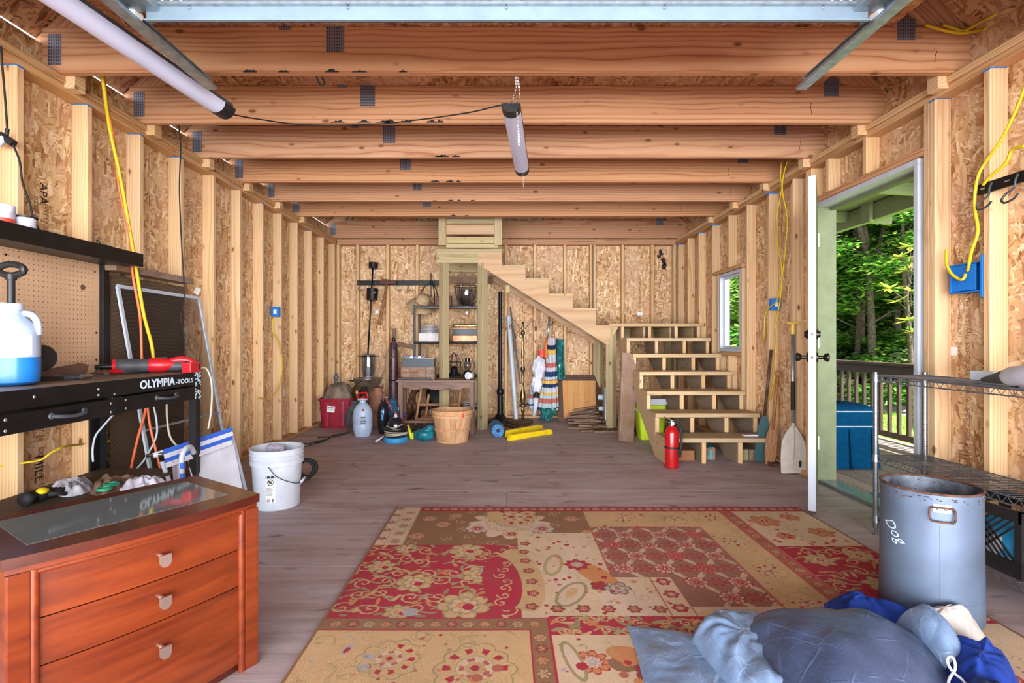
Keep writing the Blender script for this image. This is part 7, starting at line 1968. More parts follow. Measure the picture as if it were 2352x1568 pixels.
# ---- wire rack
rk = thing('wire_rack', 'chrome wire shelving rack along the right wall by the open door', 'rack', (2.15, 2.3, 0))
rx0, rx1, ry0, ry1 = 2.016, 2.285, 1.72, 2.80
for x in (rx0, rx1):
    for y in (ry0, ry1):
        build('post', MB().cyl((x, y, .035), (x, y, .885), .0125, n=12), 'chrome' if x > 2.1 else 'wire_metal', rk, smooth=40)
        build('foot', MB().lathe([(.001, 0), (.014, 0), (.015, .008), (.006, .012), (.006, .03), (.013, .035)], (x, y, 0), 12), 'wire_metal', rk, smooth=40)
        m = MB()
        for k in range(28): m.torus((x, y, .06 + .03 * k), .0128, .0007, n=10, m=4)
        build('post_groove', m, 'dark_grey', rk, kind='stuff')
        for z in (.10, .431, .866): build('collar', MB().cyl((x, y, z - .035), (x, y, z + .004), .0185, .016, 12), 'wire_metal', rk, smooth=40)
for z in (.10, .431, .866):
    sh_ = build('shelf_rim', merge(*[MB().tube([(a, b, z + dz), (c_, d_, z + dz)], .0035, 6) for dz in (0, -.032) for a, b, c_, d_ in ((rx0, ry0, rx0, ry1), (rx1, ry0, rx1, ry1), (rx0, ry0, rx1, ry0), (rx0, ry1, rx1, ry1))]), 'wire_metal', rk, kind='stuff')
    m = MB()
    for x in (rx0, rx1):
        pts = [(x, ry0 + (ry1 - ry0) * k / 44, z - (.032 if k % 2 else 0)) for k in range(45)]; m.tube(pts, .002, 5)
    for y in (ry0, ry1):
        pts = [(rx0 + (rx1 - rx0) * k / 12, y, z - (.032 if k % 2 else 0)) for k in range(13)]; m.tube(pts, .002, 5)
    build('zigzag_wire', m, 'wire_metal', sh_, kind='stuff')
    m = MB()
    for k in range(45): 
        y = ry0 + (ry1 - ry0) * (k + .5) / 45; m.tube([(rx0, y, z + .003), (rx1, y, z + .003)], .0022, 5)
    for x in (rx0 + .09, rx1 - .09): m.tube([(x, ry0, z - .002), (x, ry1, z - .002)], .003, 5)
    build('deck_wire', m, 'wire_metal', sh_, kind='stuff')
zt = .872
sv = thing('hand_vacuum', 'white handheld vacuum with grey nozzle lying on the rack top', 'vacuum', (2.15, 2.05, zt))
p0, p1 = at(2258, 876, 2.25), at(2318, 870, 2.09); p0.z = zt + .012; p1.z = zt + .036
build('nozzle', MB().tube([p0, p0.lerp(p1, .5), p1], [.010, .022, .034], 12), 'dark_grey', sv, smooth=40)
build('vacuum_body', MB().tube([p1, p1 + (p1 - p0) * .15, p1 + (p1 - p0) * 1.0, p1 + (p1 - p0) * 1.6], [.034, .040, .040, .03], 14), 'white_plastic', sv, smooth=40)
build('button', MB().sph(p1 + (p1 - p0) * .5 + Vector((-.035, -.015, .005)), .009, 8, 6), 'sticker', sv)
build('rail_mount', MB().tube([p1 + Vector((0, 0, -.03)), p1 + Vector((-.02, -.06, -.04))], .006, 6), 'black_plastic', sv)
q = at(2296, 872, 2.36); q.x = 2.22; q.z = zt
build('white_carton', MB().bev(q + Vector((0, 0, .022)), (.07, .12, .042), .003), 'white_plastic', label='flat white carton behind the handheld vacuum on the rack', cat='carton')
# crate on the bottom of the rack
cx0, cx1, cy0, cy1, cz0, cz1 = 2.03, 2.275, 2.02, 2.34, .108, .375
cr = thing('milk_crate', 'black lattice plastic crate on the bottom of the wire rack', 'crate', ((cx0 + cx1) / 2, (cy0 + cy1) / 2, cz0))
build('crate_floor', MB().b2((cx0, cy0, cz0), (cx1, cy1, cz0 + .01)), 'black_plastic', cr)
for a, b in (((cx0, cy0), (cx1, cy0 + .008)), ((cx0, cy1 - .008), (cx1, cy1)), ((cx0, cy0), (cx0 + .008, cy1)), ((cx1 - .008, cy0), (cx1, cy1))):
    build('rim_band', MB().b2((a[0] - .003, a[1] - .003, cz1 - .045), (b[0] + .003, b[1] + .003, cz1)), 'black_plastic', cr)
    build('base_band', MB().b2((a[0] - .002, a[1] - .002, cz0), (b[0] + .002, b[1] + .002, cz0 + .06)), 'black_plastic', cr)
for x in (cx0, cx1 - .03):
    for y in (cy0, cy1 - .03): build('corner', MB().b2((x, y, cz0), (x + .03, y + .03, cz1)), 'black_plastic', cr)
m = MB()
for s in (-1, 1):
    for k in range(-6, 14):
        y0 = cy0 + .03 * k
        y1 = y0 + s * .165
        lo, hi = Vector((cx0 + .004, y0, cz0 + .06)), Vector((cx0 + .004, y1, cz1 - .045))
        if min(lo.y, hi.y) > cy0 and max(lo.y, hi.y) < cy1: m.bar(lo, hi, .005, .007, up=(0, 1, 0))
    for k in range(-4, 12):
        x0 = cx0 + .03 * k; x1 = x0 + s * .165
        if min(x0, x1) > cx0 and max(x0, x1) < cx1: m.bar((x0, cy0 + .004, cz0 + .06), (x1, cy0 + .004, cz1 - .045), .005, .007, up=(1, 0, 0))
build('lattice', m, 'black_plastic', cr, kind='stuff')
build('handle_slot', MB().cyl((cx0 + .001, cy1 - .06, .18), (cx0 - .002, cy1 - .06, .18), .02, n=14), 'plastic_bag', cr)
ct = heap([(2.045, 2.04), (2.15, 2.035), (2.26, 2.04), (2.26, 2.18), (2.26, 2.32), (2.15, 2.325), (2.045, 2.32), (2.045, 2.18)], .15, 21, nr=8, na=32, amp=.02, fscale=20)
build('crate_towel', lift(ct, .17), 'blue_pad', smooth=True, label='bright blue towel bundled inside the black crate', cat='towel')
ct = heap([(2.04, 2.05), (2.10, 2.04), (2.13, 2.15), (2.10, 2.26), (2.04, 2.25)], .12, 22, nr=6, na=25, amp=.015, fscale=24)
build('crate_rag', lift(ct, .125), 'white_fabric', smooth=True, label='white rag pressed against the side of the black crate', cat='rag')

# ---- big steel can
c = Vector((1.655, 2.005, 0))
can = thing('steel_can', 'large blue-grey steel can with rusty rim and side handles marked Dog', 'can', tuple(c))
RT, RBt, HC = .157, .162, .5025
rc = lambda z: RBt + (RT - RBt) * z / HC
dent = lambda t_, z: 1 - .035 * math.exp(-((t_ - 3.75) / .25) ** 2) * math.exp(-((z - .42) / .10) ** 2)
build('can_shell', MB().lathe([(rc(0) - .004, 0), (rc(0), .006)] + [(rc(.049 * k), .049 * k) for k in range(1, 11)], c, 64, lobes=dent), 'steel_can', can, smooth=35)
build('can_lining', MB().lathe([(.001, .012), (RT - .012, .012), (RT - .010, .20), (RT - .005, .49)], c, 48), 'can_inside', can, smooth=40)
build('rim', MB().torus(c + Vector((0, 0, .494)), RT - .001, .005, n=64, m=8), 'rust', can, smooth=True)
m = MB(); rr_ = random.Random(3)
for k in range(80):
    a = rr_.uniform(0, 6.283); z = .482 - abs(rr_.gauss(0, .010)); s = rr_.uniform(.0015, .005)
    m.sph(c + Vector((rc(z) * math.cos(a), rc(z) * math.sin(a), z)), (s, s, s * .5), 7, 5)
for k in range(90):
    a = rr_.uniform(0, 6.283); z = .48 - rr_.uniform(0, .10); s = rr_.uniform(.001, .003)
    m.sph(c + Vector(((RT - .007) * math.cos(a), (RT - .007) * math.sin(a), z)), (s, s, s), 6, 4)
build('rust_patch', m, 'rust', can, kind='stuff')
ph0 = math.atan2(-c.y, -c.x)
cp_ = lambda a, z, o=0.0: c + Vector(((rc(z) + o) * math.cos(a), (rc(z) + o) * math.sin(a), z))
build('seam', MB().tube([cp_(ph0 + .18, .01, -.0004), cp_(ph0 + .18, .385, -.0004)], .0011, 5), 'steel_can', can)
build('base_seam', MB().torus(c + Vector((0, 0, .10)), rc(.10) - .0005, .0018, n=64, m=6), 'steel_can', can, smooth=True)
for s_ in (0, math.pi):
    ha = ph0 + .22 + s_
    hn = build('handle_bracket', MB().grid(lambda s, t_: cp_(ha + (s - .5) * .32, .430 + .030 * t_, .003), 5, 3), 'galvanised', can)
    m = MB()
    m.tube(spline([cp_(ha - .21, .446, .006), cp_(ha - .23, .425, .010), cp_(ha - .20, .402, .011), cp_(ha - .12, .398, .012), cp_(ha + .12, .398, .012), cp_(ha + .20, .402, .011), cp_(ha + .23, .425, .010), cp_(ha + .21, .446, .006), cp_(ha + .1, .448, .007), cp_(ha - .1, .448, .007), cp_(ha - .21, .446, .006)], 4), .0036, 7)
    build('bail_handle', m, 'rust', hn, smooth=True)
    for q in (-.07, .07): build('rivet', MB().sph(cp_(ha + q, .444, .004), .0055, 10, 7), 'bright_metal', hn, smooth=True)
tx = text_mb('Dog', .058, .0005, -.0002, .45)
ca, sa = math.cos(-.85), math.sin(-.85)
m = MB(); m.f = tx.f
for x, y, z in tx.v:
    u_, v_ = x * ca - y * sa, x * sa + y * ca
    m.v.append(tuple(cp_(ph0 - 1.05 + u_ / RT, .352 + v_, .0008 + z)))
build('lettering', m, 'logo_white', can)

# ---- tarps and cloth in front
def clothheap(nm, lab, cat, pxs, H, mat, seed, **k):
    pts = [fl(a, b) for a, b in pxs]
    kk = dict(nr=26, na=110, amp=.016, fscale=9, folds=5); kk.update(k)
    return build(nm, lift(heap([(q.x, q.y) for q in pts], H, seed, **kk), .010), mat, smooth=True, label=lab, cat=cat)
tp = [fl(1440, 1443), fl(1520, 1452), fl(1600, 1466), fl(1690, 1520), fl(1740, 1560), fl(1800, 1640), fl(1650, 1690), fl(1500, 1610), fl(1460, 1500)]
build('tarp_sheet', lift(heap([(q.x, q.y) for q in tp], .016, 31, nr=22, na=99, amp=.006, fscale=12, folds=4, p=6), .010), 'tarp_silver', smooth=40, label='flat silver-blue tarp corner spread on the rug in front', cat='tarp')
clothheap('tarp_fold', 'folded shiny silver tarp bundle between the flat corner and the dark mound', 'tarp', [(1585, 1490), (1600, 1452), (1660, 1440), (1740, 1450), (1830, 1500), (1880, 1600), (1820, 1680), (1700, 1620), (1630, 1550)], .095, 'tarp_silver', 33, folds=7, amp=.020, fscale=11, p=5)
clothheap('tarp_mound', 'large dark grey-blue tarp heaped over something on the rug', 'tarp', [(1650, 1500), (1690, 1462), (1790, 1448), (1900, 1442), (2010, 1455), (2110, 1480), (2180, 1540), (2200, 1660), (2080, 1790), (1900, 1800), (1780, 1700), (1700, 1580)], .160, 'tarp_dark', 35, folds=4, amp=.013, fscale=6, p=2.6)
clothheap('tarp_flap', 'bright silver tarp flap over the right of the dark mound', 'tarp', [(2040, 1470), (2100, 1462), (2170, 1490), (2230, 1560), (2200, 1580), (2110, 1530)], .15, 'tarp_silver', 38, folds=3, amp=.010, p=3)
clothheap('blue_sheet', 'crumpled royal blue cloth lying behind the dark tarp before the can', 'cloth', [(1892, 1392), (1930, 1388), (2010, 1408), (2090, 1424), (2130, 1448), (2060, 1462), (1960, 1440), (1900, 1420)], .075, 'royal_fabric', 41, folds=7, amp=.022, fscale=18)
clothheap('cream_cloth', 'cream coloured cloth heaped against the foot of the steel can', 'cloth', [(2085, 1462), (2120, 1446), (2180, 1444), (2240, 1452), (2262, 1475), (2190, 1500), (2110, 1492)], .105, 'cream_fabric', 43, folds=5, amp=.020, fscale=15)
clothheap('blue_jacket', 'shiny royal blue jacket heaped at the right of the tarps', 'jacket', [(2130, 1500), (2190, 1482), (2260, 1490), (2310, 1530), (2350, 1600), (2380, 1720), (2260, 1740), (2190, 1620)], .095, 'royal_fabric', 45, folds=6, amp=.022, fscale=13)
clothheap('navy_bag', 'navy drawstring bag with white cords at the front right edge', 'bag', [(2190, 1610), (2230, 1585), (2300, 1590), (2370, 1660), (2420, 1800), (2250, 1820), (2200, 1700)], .085, 'navy_fabric', 47, folds=5, amp=.016, fscale=14)
cord('drawstring', 'white looped drawstring lying over the navy bag', [at(2176, 1590, 1.48), at(2180, 1560, 1.49), at(2194, 1535, 1.50), at(2190, 1512, 1.51), at(2180, 1508, 1.51), at(2176, 1520, 1.51), at(2188, 1542, 1.50), at(2210, 1560, 1.49), at(2225, 1580, 1.48)], .0042, 'white_fabric', cat='drawstring')
# ================================================================ OVERHEAD DOOR, SHOP LIGHTS
od = thing('overhead_door', 'white sectional overhead door rolled up on steel tracks below the joists', 'garage door', (0, 1.0, ZC + 1.2))
PZ = ZC + 1.292
for k in range(4):
    build('door_section', MB().b2((-1.375, 2.0 - .54 * (k + 1) + .004, PZ), (1.375, 2.0 - .54 * k, PZ + .045), .004), 'door_panel', od)
m = MB()
zb0, zb1 = ZC + 1.209, ZC + 1.281
build('stiffener_web', MB().b2((-1.365, 1.945, zb0), (1.372, 1.949, zb1)), 'strut_steel', od)
build('stiffener_flange', MB().b2((-1.365, 1.945, zb1), (1.372, 1.985, zb1 + .004)), 'strut_steel', od)
build('stiffener_lip', MB().b2((-1.365, 1.930, zb0), (1.372, 1.948, zb0 + .004)), 'strut_steel', od)
build('stiffener_edge', MB().b2((-1.365, 1.930, zb1 - .012), (1.372, 1.948, zb1)), 'galvanised', od)
for s in (-1, 1):
    build('end_stile', MB().b2((s * 1.375 - .04, .5, PZ - .002), (s * 1.375 + .0, 1.995, PZ + .001)), 'galvanised', od)
    x = s * 1.43
    tz = ZC + 1.20
    # C-shaped track
    tr = build('track', merge(MB().b2((x - .002, -.1, tz), (x + .002, 2.45, tz + .055)), MB().b2((x - s * .045, -.1, tz), (x, 2.45, tz + .004)), MB().b2((x - s * .020, -.1, tz + .051), (x, 2.45, tz + .055)), MB().b2((x - s * .047, -.1, tz), (x - s * .043, 2.45, tz + .014))), 'galvanised', od)
    build('track_angle', merge(MB().b2((x + s * .004, .3, tz + .02), (x + s * .008, 2.42, tz + .065)), MB().b2((x + s * .004, .3, tz + .062), (x + s * .040, 2.42, tz + .066))), 'strut_steel', od)
    # hanger of perforated angle to the joist
    hx = x + s * .02
    build('track_hanger', MB().b2((hx - .014, 2.082, tz + .05), (hx + .014, 2.086, ZJ + .15)), 'galvanised', od)
    build('roller_bracket', merge(MB().bev((s * 1.36, 1.90, PZ - .022), (.09, .10, .045), .006), MB().cyl((s * 1.33, 1.955, PZ - .02), (s * 1.44, 1.955, PZ - .02), .008, n=8)), 'galvanised', od)
    build('roller', MB().cyl((x - s * .03, 1.955, PZ - .045), (x - s * .008, 1.955, PZ - .045), .024, n=16), 'sticker', od, smooth=40)
    for q in range(3): build('bolt', MB().sph((s * (1.30 - .035 * q), 1.94, PZ - .006), .009, 8, 6), 'tee_bolt', od, smooth=True)
build('centre_bracket', MB().bev((.0, 1.93, PZ - .004), (.10, .06, .016), .004), 'galvanised', od)
for q in range(5): build('strut_bolt', MB().sph((-1.2 + .6 * q, 1.943, zb1 - .02), .006, 8, 6), 'tee_bolt', od, smooth=True)

def chain(name, pts, par):
    m = MB(); P = spline(pts, 8)
    d = 0; last = P[0]; k = 0
    L = sum((P[i + 1] - P[i]).length for i in range(len(P) - 1))
    n = max(3, int(L / .013))
    acc = [0]
    for i in range(len(P) - 1): acc.append(acc[-1] + (P[i + 1] - P[i]).length)
    def pos(s):
        for i in range(len(P) - 1):
            if acc[i + 1] >= s: return P[i].lerp(P[i + 1], (s - acc[i]) / max(1e-6, acc[i + 1] - acc[i])), (P[i + 1] - P[i]).normalized()
        return P[-1], (P[-1] - P[-2]).normalized()
    for i in range(n):
        p, t_ = pos(L * (i + .5) / n)
        a, u, w = frame(t_)
        s1 = u if i % 2 else w
        m.tube([p + t_ * .009 * math.cos(q * 1.0472) + s1 * .0045 * math.sin(q * 1.0472) for q in range(6)], .0013, 4, closed=True)
    return build(name, m, 'bright_metal', par)

def shop_light(lab, a, b, w, h):
    a, b = Vector(a), Vector(b)
    t_ = thing('shop_light', lab, 'light', tuple((a + b) / 2))
    ax = (b - a).normalized(); L = (b - a).length
    sd = ax.cross(Vector((0, 0, 1))).normalized(); up = sd.cross(ax)
    m4 = Matrix((ax, sd, up)).transposed().to_4x4(); m4.translation = a
    def sect(x, k, closed=True):
        n = 14
        return [(x, -w / 2 * k * math.cos(math.pi * i / n), -h * k * math.sin(math.pi * i / n)) for i in range(n + 1)]
    def shell(x0, x1, k):
        m = MB(); A, B = sect(x0, k), sect(x1, k); n = len(A)
        m.add(A + B, [(i, i + 1, n + i + 1, n + i) for i in range(n - 1)] + [(n - 1, 0, n, 2 * n - 1), tuple(range(n)), tuple(range(2 * n - 1, n - 1, -1))])
        return m
    build('lens', shell(.075, L - .075, .97), 'lens_white', t_, smooth=40, m4=m4)
    build('end_cap', shell(0, .078, 1.0), 'black_plastic', t_, smooth=40, m4=m4)
    build('end_cap', shell(L - .078, L, 1.0), 'black_plastic', t_, smooth=40, m4=m4)
    build('housing', MB().b2((.02, -w / 2, .0), (L - .02, w / 2, .016), .003), 'dark_grey', t_, m4=m4)
    return t_, a, b, ax
t1, a, b, ax = shop_light('long shop light with white diffuser hung beside the left door track', (-1.705, 1.50, ZC + 1.275), (-1.508, 2.76, ZC + 1.243), .115, .052)
chain('hanging_chain', [at(487, 168, 2.70), at(487, 190, 2.70), Vector((-1.53, 2.70, ZC + 1.262))], t1)
chain('hanging_chain', [Vector((-1.68, 1.62, ZJ + .02)), Vector((-1.68, 1.62, ZC + 1.29))], t1)
t2, a2, b2, ax2 = shop_light('shop light with dark end caps hung below the joists in the middle', (.022, 2.75, ZC + 1.272), (.118, 3.80, ZC + 1.262), .104, .045)
chain('hanging_chain', [at(1186, 176, 2.705), at(1183, 210, 2.74), Vector((.02, 2.83, ZC + 1.288))], t2)
chain('hanging_chain', [at(1188, 176, 2.705), at(1193, 215, 2.74), Vector((.055, 2.83, ZC + 1.288))], t2)
chain('hanging_chain', [Vector((.11, 3.70, ZJ + .02)), Vector((.112, 3.70, ZC + 1.28))], t2)
chain('pull_chain', [at(1202, 405, 3.80), at(1203, 432, 3.80)], t2)
chain('pull_chain', [Vector((.052, 2.78, ZC + 1.28)), at(1190, 285, 2.78), at(1192, 335, 2.80)], t2)
cord('light_lead', None, [b + ax * -.01 + Vector((0, 0, -.02)), at(560, 268, 2.95), at(610, 276, 3.10), at(670, 284, 3.235), at(750, 288, 3.235), at(830, 286, 3.235), at(900, 282, 3.20), at(1000, 270, 3.05), at(1080, 258, 2.90), at(1130, 246, 2.80), a2 + Vector((-.02, 0, .0))], .0042, 'black_rubber', parent=t1)
cord('wire_loop', None, [at(726, 172, 2.70), at(730, 184, 2.70), at(738, 196, 2.70), at(746, 190, 2.70), at(740, 178, 2.70)], .005, 'black_rubber', parent=t1)
# ================================================================ PORCH, LAWN AND WOODED SLOPE
ZD = -.10
porch = thing('porch_deck', None, None, (3.5, 5.0, ZD), kind='structure')
for k in range(14):
    x = 2.56 + .146 * k
    board('deck_board', (x, .2, ZD - .019), (x, 11.0, ZD - .019), .140, .036, 'deck_wood', porch, (1, 0, 0))
board('rim_joist', (4.60, .2, ZD - .14), (4.60, 11.0, ZD - .14), .2, .04, 'rail_wood', porch)
rail = thing('porch_railing', 'dark brown wooden porch railing with square balusters beyond the open door', 'railing', (4.45, 6, ZD))
RX = 4.45
board('top_rail', (RX, .6, .785), (RX, 10.6, .785), .14, .036, 'rail_wood', rail, (1, 0, 0))
board('upper_rail', (RX - .0, .6, .715), (RX, 10.6, .715), .10, .038, 'rail_wood', rail)
board('lower_rail', (RX, .6, ZD + .07), (RX, 10.6, ZD + .07), .07, .036, 'rail_wood', rail)
y = .7
k = 0
while y < 10.5:
    board('baluster', (RX, y, ZD + .06), (RX, y, .70), .036, .036, 'rail_wood', rail, (1, 0, 0)); y += .142; k += 1
for y in (.62, 9.6): board('rail_post', (RX, y, ZD), (RX, y, 2.5), .1, .1, 'rail_wood', rail, (1, 0, 0))
pr = thing('porch_roof', None, None, (3.6, 5, 2.5), kind='structure')
for k in range(9):
    a = Vector((2.44, 0.6 + 1.2 * k, 2.62 + .12)); b = Vector((4.95, .6 + 1.2 * k, 2.62))
    board('porch_rafter', a + Vector((0, 0, .0)), b, .13, .045, 'sage_wood', pr)
for k in range(12):
    t_ = k / 12; x = 2.50 + 2.45 * (k + .5) / 12; z = 2.815 - .12 * (k + .5) / 12
    board('soffit_board', (x, .2, z), (x, 11.0, z), .202, .015, 'sage_wood', pr, (1, 0, -.05))
board('porch_beam', (4.42, .2, 2.60), (4.42, 11.0, 2.60), .20, .09, 'sage_wood', pr)
for y in (6.2,): board('beam_bracket', (4.36, y, 2.48), (4.36, y, 2.72), .16, .05, 'sage_wood', pr, (0, 1, 0))
build('porch_roofing', MB().add([(2.4, -.1, 2.86), (5.1, -.1, 2.73), (5.1, 11.2, 2.73), (2.4, 11.2, 2.86), (2.4, -.1, 2.90), (5.1, -.1, 2.77), (5.1, 11.2, 2.77), (2.4, 11.2, 2.90)], [(3, 2, 1, 0), (4, 5, 6, 7), (0, 1, 5, 4), (2, 3, 7, 6), (1, 2, 6, 5), (3, 0, 4, 7)]), 'dark_grey', pr)
# ottoman
c = Vector((3.10, 4.86, ZD))
ot = thing('ottoman', 'blue upholstered ottoman with pleated skirt standing on the porch', 'ottoman', tuple(c))
rr4 = lambda w, d, r=.06: [(x + c.x, y + c.y) for x, y in rrect(w, d, r)]
build('cushion', loft([(rr4(.50, .48), ZD + .38), (rr4(.53, .51), ZD + .40), (rr4(.53, .51), ZD + .50), (rr4(.50, .48), ZD + .55), (rr4(.36, .34), ZD + .575), (rr4(.1, .1, .04), ZD + .58)]), 'teal_fabric', ot, smooth=True)
build('skirt', loft([(rr4(.545, .525, .03), ZD + .005), (rr4(.525, .505, .03), ZD + .20), (rr4(.515, .495, .04), ZD + .385), (rr4(.2, .2, .04), ZD + .386)]), 'teal_fabric', ot, smooth=50)
for z, w in ((.385, .522), (.52, .53)): build('piping', MB().tube([(x, y, ZD + z) for x, y in rr4(w, w - .02)], .007, 6, closed=True), 'piping', ot, smooth=True)
for x in (-.02, .18): build('pleat', MB().tube([(c.x + x, c.y - .262, ZD + .36), (c.x + x + .01, c.y - .270, ZD + .2), (c.x + x + .015, c.y - .274, ZD + .01)], [.004, .012, .018], 8), 'teal_fabric', ot, smooth=True)
build('door_mat', MB().b2((2.62, 3.15, ZD + .0), (3.05, 3.85, ZD + .012), .003), 'teal_mat', label='dark teal door mat on the porch boards outside the door', cat='mat')

# ---- ground
def ghz(x, y):
    if x < 8.8: z = -.55
    elif x < 9.6: z = -.55 + (x - 8.8) * .5
    else: z = -.15 + (x - 9.6) * .60
    return z + .10 * (vnoise(x * .8, y * .8, 3) - .5) * (1 if x > 8.5 else .2)
def patchg(x0, x1, y0, y1, nx, ny, nm, mat):
    o = build(nm, MB().grid(lambda s, t_: Vector((x0 + (x1 - x0) * s, y0 + (y1 - y0) * t_, ghz(x0 + (x1 - x0) * s, y0 + (y1 - y0) * t_))), nx, ny), mat, smooth=True, kind='structure')
    return o
patchg(4.4, 8.6, -6, 40, 16, 60, 'ground_lawn', 'grass')
patchg(8.6, 9.1, -6, 40, 6, 60, 'ground_path', 'gravel')
patchg(9.1, 40.0, -6, 48, 60, 80, 'ground_slope', 'soil')
# sparse grass blades so that the lawn is not a bare plane
m = MB(); rg_ = random.Random(11)
for k in range(26000):
    x, y = rg_.uniform(4.7, 8.7), rg_.uniform(5.0, 14.0)
    if not .55 < x / y < .95: continue
    z = ghz(x, y); a = rg_.uniform(0, 6.28); h = rg_.uniform(.03, .09); w = .006
    m.add([(x - w * math.cos(a), y - w * math.sin(a), z), (x + w * math.cos(a), y + w * math.sin(a), z), (x + rg_.uniform(-.03, .03), y + rg_.uniform(-.03, .03), z + h)], [(0, 1, 2)])
g_ = build('grass_blades', m, 'leaf_green', label='short sunlit green grass growing on the lawn behind the railing', cat='grass', kind='stuff')

def leaves(m, c, rad, n, size, rg, flat=.5, elong=1.7):
    for k in range(n):
        while True:
            p = Vector((rg.uniform(-1, 1), rg.uniform(-1, 1), rg.uniform(-1, 1)))
            if .2 < p.length < 1: break
        p = Vector((p.x * rad[0], p.y * rad[1], p.z * rad[2])) + c
        a = rg.uniform(0, 6.28)
        d = Vector((math.cos(a), math.sin(a), rg.uniform(-flat, flat))).normalized()
        w = d.cross(Vector((rg.uniform(-flat, flat), rg.uniform(-flat, flat), 1))).normalized()
        s = size * rg.uniform(.6, 1.3)
        m.add([p, p + d * s * .5 * elong * .5 + w * s * .5, p + d * s * elong * .5 * 2, p + d * s * .5 * elong * .5 - w * s * .5], [(0, 1, 2, 3)])
def tree(x, y, h, r, sprays, leafn, mat, lab, seed, group=None, fork=None, size=.15, low=.12, lean=(0, 0)):
    rg = random.Random(seed)
    z = ghz(x, y) - .1
    b = Vector((x, y, z))
    o = thing('forest_tree', lab, 'tree', tuple(b), group)
    path = [b + Vector((lean[0] * t_ + .12 * math.sin(3 * t_ + seed), lean[1] * t_ + .10 * math.cos(4 * t_ + seed), h * t_)) for t_ in [i / 8 for i in range(9)]]
    build('trunk', MB().tube(path, [r * (1 - .75 * i / 8) for i in range(9)], 9), 'bark', o, smooth=True)
    tips = []
    nb = 7
    for k in range(nb):
        t_ = rg.uniform(low, .95); q = path[min(8, int(t_ * 8))]
        a = rg.uniform(0, 6.28); L = rg.uniform(.7, 1.9) * (1.15 - t_ * .6)
        e = q + Vector((math.cos(a) * L, math.sin(a) * L, rg.uniform(.2, .9)))
        build('branch', MB().tube([q, q.lerp(e, .5) + Vector((0, 0, .1)), e], [r * .30, r * .2, r * .06], 6), 'bark', o, smooth=True)
        tips.append(e)
    if fork:
        for f in fork:
            q = path[f[0]]; e = q + Vector(f[1])
            build('branch', MB().tube([q, q.lerp(e, .4) + Vector((0, 0, -.05)), e], [r * .75, r * .55, r * .25], 8), 'bark', o, smooth=True)
    m = MB()
    for k in range(sprays):
        t_ = rg.uniform(low, 1.02)
        a = rg.uniform(0, 6.28); L = rg.uniform(.2, 2.1) * (1.2 - .55 * t_)
        c = b + Vector((lean[0] * t_ + math.cos(a) * L, lean[1] * t_ + math.sin(a) * L, h * t_ + rg.uniform(-.2, .3)))
        leaves(m, c, (rg.uniform(.5, .9), rg.uniform(.5, .9), rg.uniform(.10, .28)), int(leafn * 1.9), size * .66, rg, .45)
    build('foliage', m, mat, o, kind='stuff')
    return o
BY = 14.0
tree(.676 * 14.2, 14.2, 6.5, .085, 40, 80, 'leaf_green', 'slender straight tree nearest the left side of the doorway view', 1, low=.30)
tree(.703 * 13.6, 13.6, 7.0, .115, 40, 80, 'leaf_green', 'forked tree with two dark stems seen in the middle of the doorway', 2, fork=[(3, (.9, .5, 2.6)), (4, (-.8, -.3, 2.4))], low=.32)
tree(.787 * 12.6, 12.6, 5.5, .08, 26, 60, 'leaf_green', 'tree trunk seen at the right side of the doorway behind the golden shrub', 3, low=.36)
rg_ = random.Random(5)
far = [(10.2, 14.9), (11.0, 14.6), (11.2, 16.5), (12.0, 15.2), (13.4, 18.0), (14.6, 20.5), (13.0, 21.5), (15.5, 19.0), (12.4, 18.6), (16.8, 23.0), (10.6, 17.6), (17.5, 21.0), (9.3, 18.5), (8.7, 16.6), (8.0, 19.4), (10.4, 21.0), (9.6, 23.0), (11.6, 24.0), (7.6, 17.2), (13.8, 15.6), (15.2, 17.0), (12.2, 13.0), (16.8, 17.6), (8.4, 21.8)]
for i, (x, y) in enumerate(far):
    tree(x, y, rg_.uniform(6.5, 9.0), rg_.uniform(.05, .10), 44, 70, ('leaf_green', 'leaf_dark', 'leaf_green')[i % 3], 'leafy tree deep on the wooded slope behind the lawn', 20 + i, group='trees on the wooded slope', size=.18, low=.08)
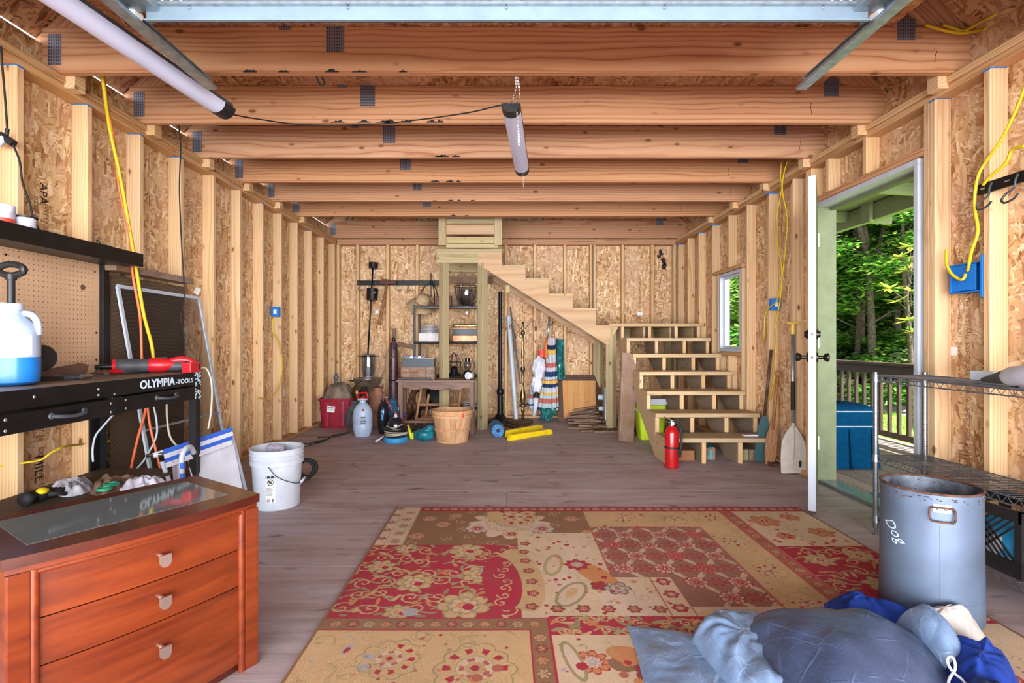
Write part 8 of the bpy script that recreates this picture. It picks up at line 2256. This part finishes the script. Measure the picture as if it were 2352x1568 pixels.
# underbrush
def shrub(x, y, r, h, n, mat, lab, seed, size=.11, group=None):
    rg = random.Random(seed); b = Vector((x, y, ghz(x, y)))
    o = thing('woodland_shrub', lab, 'shrub', tuple(b), group)
    for k in range(4):
        a = rg.uniform(0, 6.28)
        build('stem', MB().tube([b - Vector((0, 0, .05)), b + Vector((math.cos(a) * r * .4, math.sin(a) * r * .4, h * .5)), b + Vector((math.cos(a) * r * .8, math.sin(a) * r * .8, h * .9))], [.015, .012, .005], 5), 'bark', o)
    m = MB()
    for k in range(9):
        a = rg.uniform(0, 6.28); q = rg.uniform(0, r)
        leaves(m, b + Vector((math.cos(a) * q, math.sin(a) * q, h * rg.uniform(.3, 1))), (r * .5, r * .5, h * .18), n // 9, size, rg, .5)
    build('foliage', m, mat, o, kind='stuff')
k = 0
for yy in [11.6 + .62 * i for i in range(14)]:
    for ratio in (.645, .70, .755, .80):
        x = ratio * yy
        if x < 8.6: continue
        k += 1
        shrub(x + rg_.uniform(-.3, .3), yy + rg_.uniform(-.3, .3), rg_.uniform(.4, .8), rg_.uniform(.4, .9), 320, ('leaf_pale', 'leaf_dark', 'leaf_green', 'leaf_green')[k % 4], ('pale leaved undergrowth bush on the wooded slope', 'dark leaved undergrowth bush on the wooded slope', 'mid green undergrowth bush on the wooded slope', 'mid green undergrowth bush on the wooded slope')[k % 4], 100 + k, group='undergrowth on the slope')
for i, (x, y) in enumerate(((6.0, 14.6), (7.0, 15.6), (6.4, 13.6), (7.4, 17.4), (6.4, 16.2), (7.9, 19.0))):
    shrub(x, y, 1.5, 3.4, 2600, ('leaf_green', 'leaf_dark')[i % 2], 'tall green bush seen through the small window', 300 + i, .13, 'bushes outside the window')
# golden-leaved shrub on the right of the doorway view
b = Vector((.789 * 9.2, 9.2, ghz(7.2, 9.2)))
mg = thing('golden_shrub', 'large leaved shrub with yellow tipped whorls at the right of the doorway', 'shrub', tuple(b))
build('stem', MB().tube([b, b + Vector((.05, .05, 1.2)), b + Vector((0, .1, 2.4)), b + Vector((.1, 0, 3.4))], [.05, .04, .03, .015], 7), 'bark', mg, smooth=True)
rg = random.Random(9)
for k, (px, py) in enumerate(((2090, 565), (2080, 620), (2045, 662), (2092, 668), (2062, 690), (2085, 735), (2098, 760), (2110, 600), (2120, 700), (2068, 590))):
    c = at(px, py, 9.0 + .3 * math.sin(k * 2.1))
    build('branch', MB().tube([Vector((b.x, b.y, c.z - .25)), c], [.014, .008], 5), 'bark', mg)
    m = MB()
    for q in range(16):
        a = q * 2.4; L = rg.uniform(.16, .28); el = rg.uniform(-.3, .5)
        d = Vector((math.cos(a) * math.cos(el), math.sin(a) * math.cos(el), math.sin(el))); w = d.cross(Vector((0, 0, 1))).normalized() * L * .17
        m.add([c, c + d * L * .45 + w, c + d * L, c + d * L * .45 - w], [(0, 1, 2, 3)])
    build('leaf_whorl', m, 'leaf_gold', mg, kind='stuff')
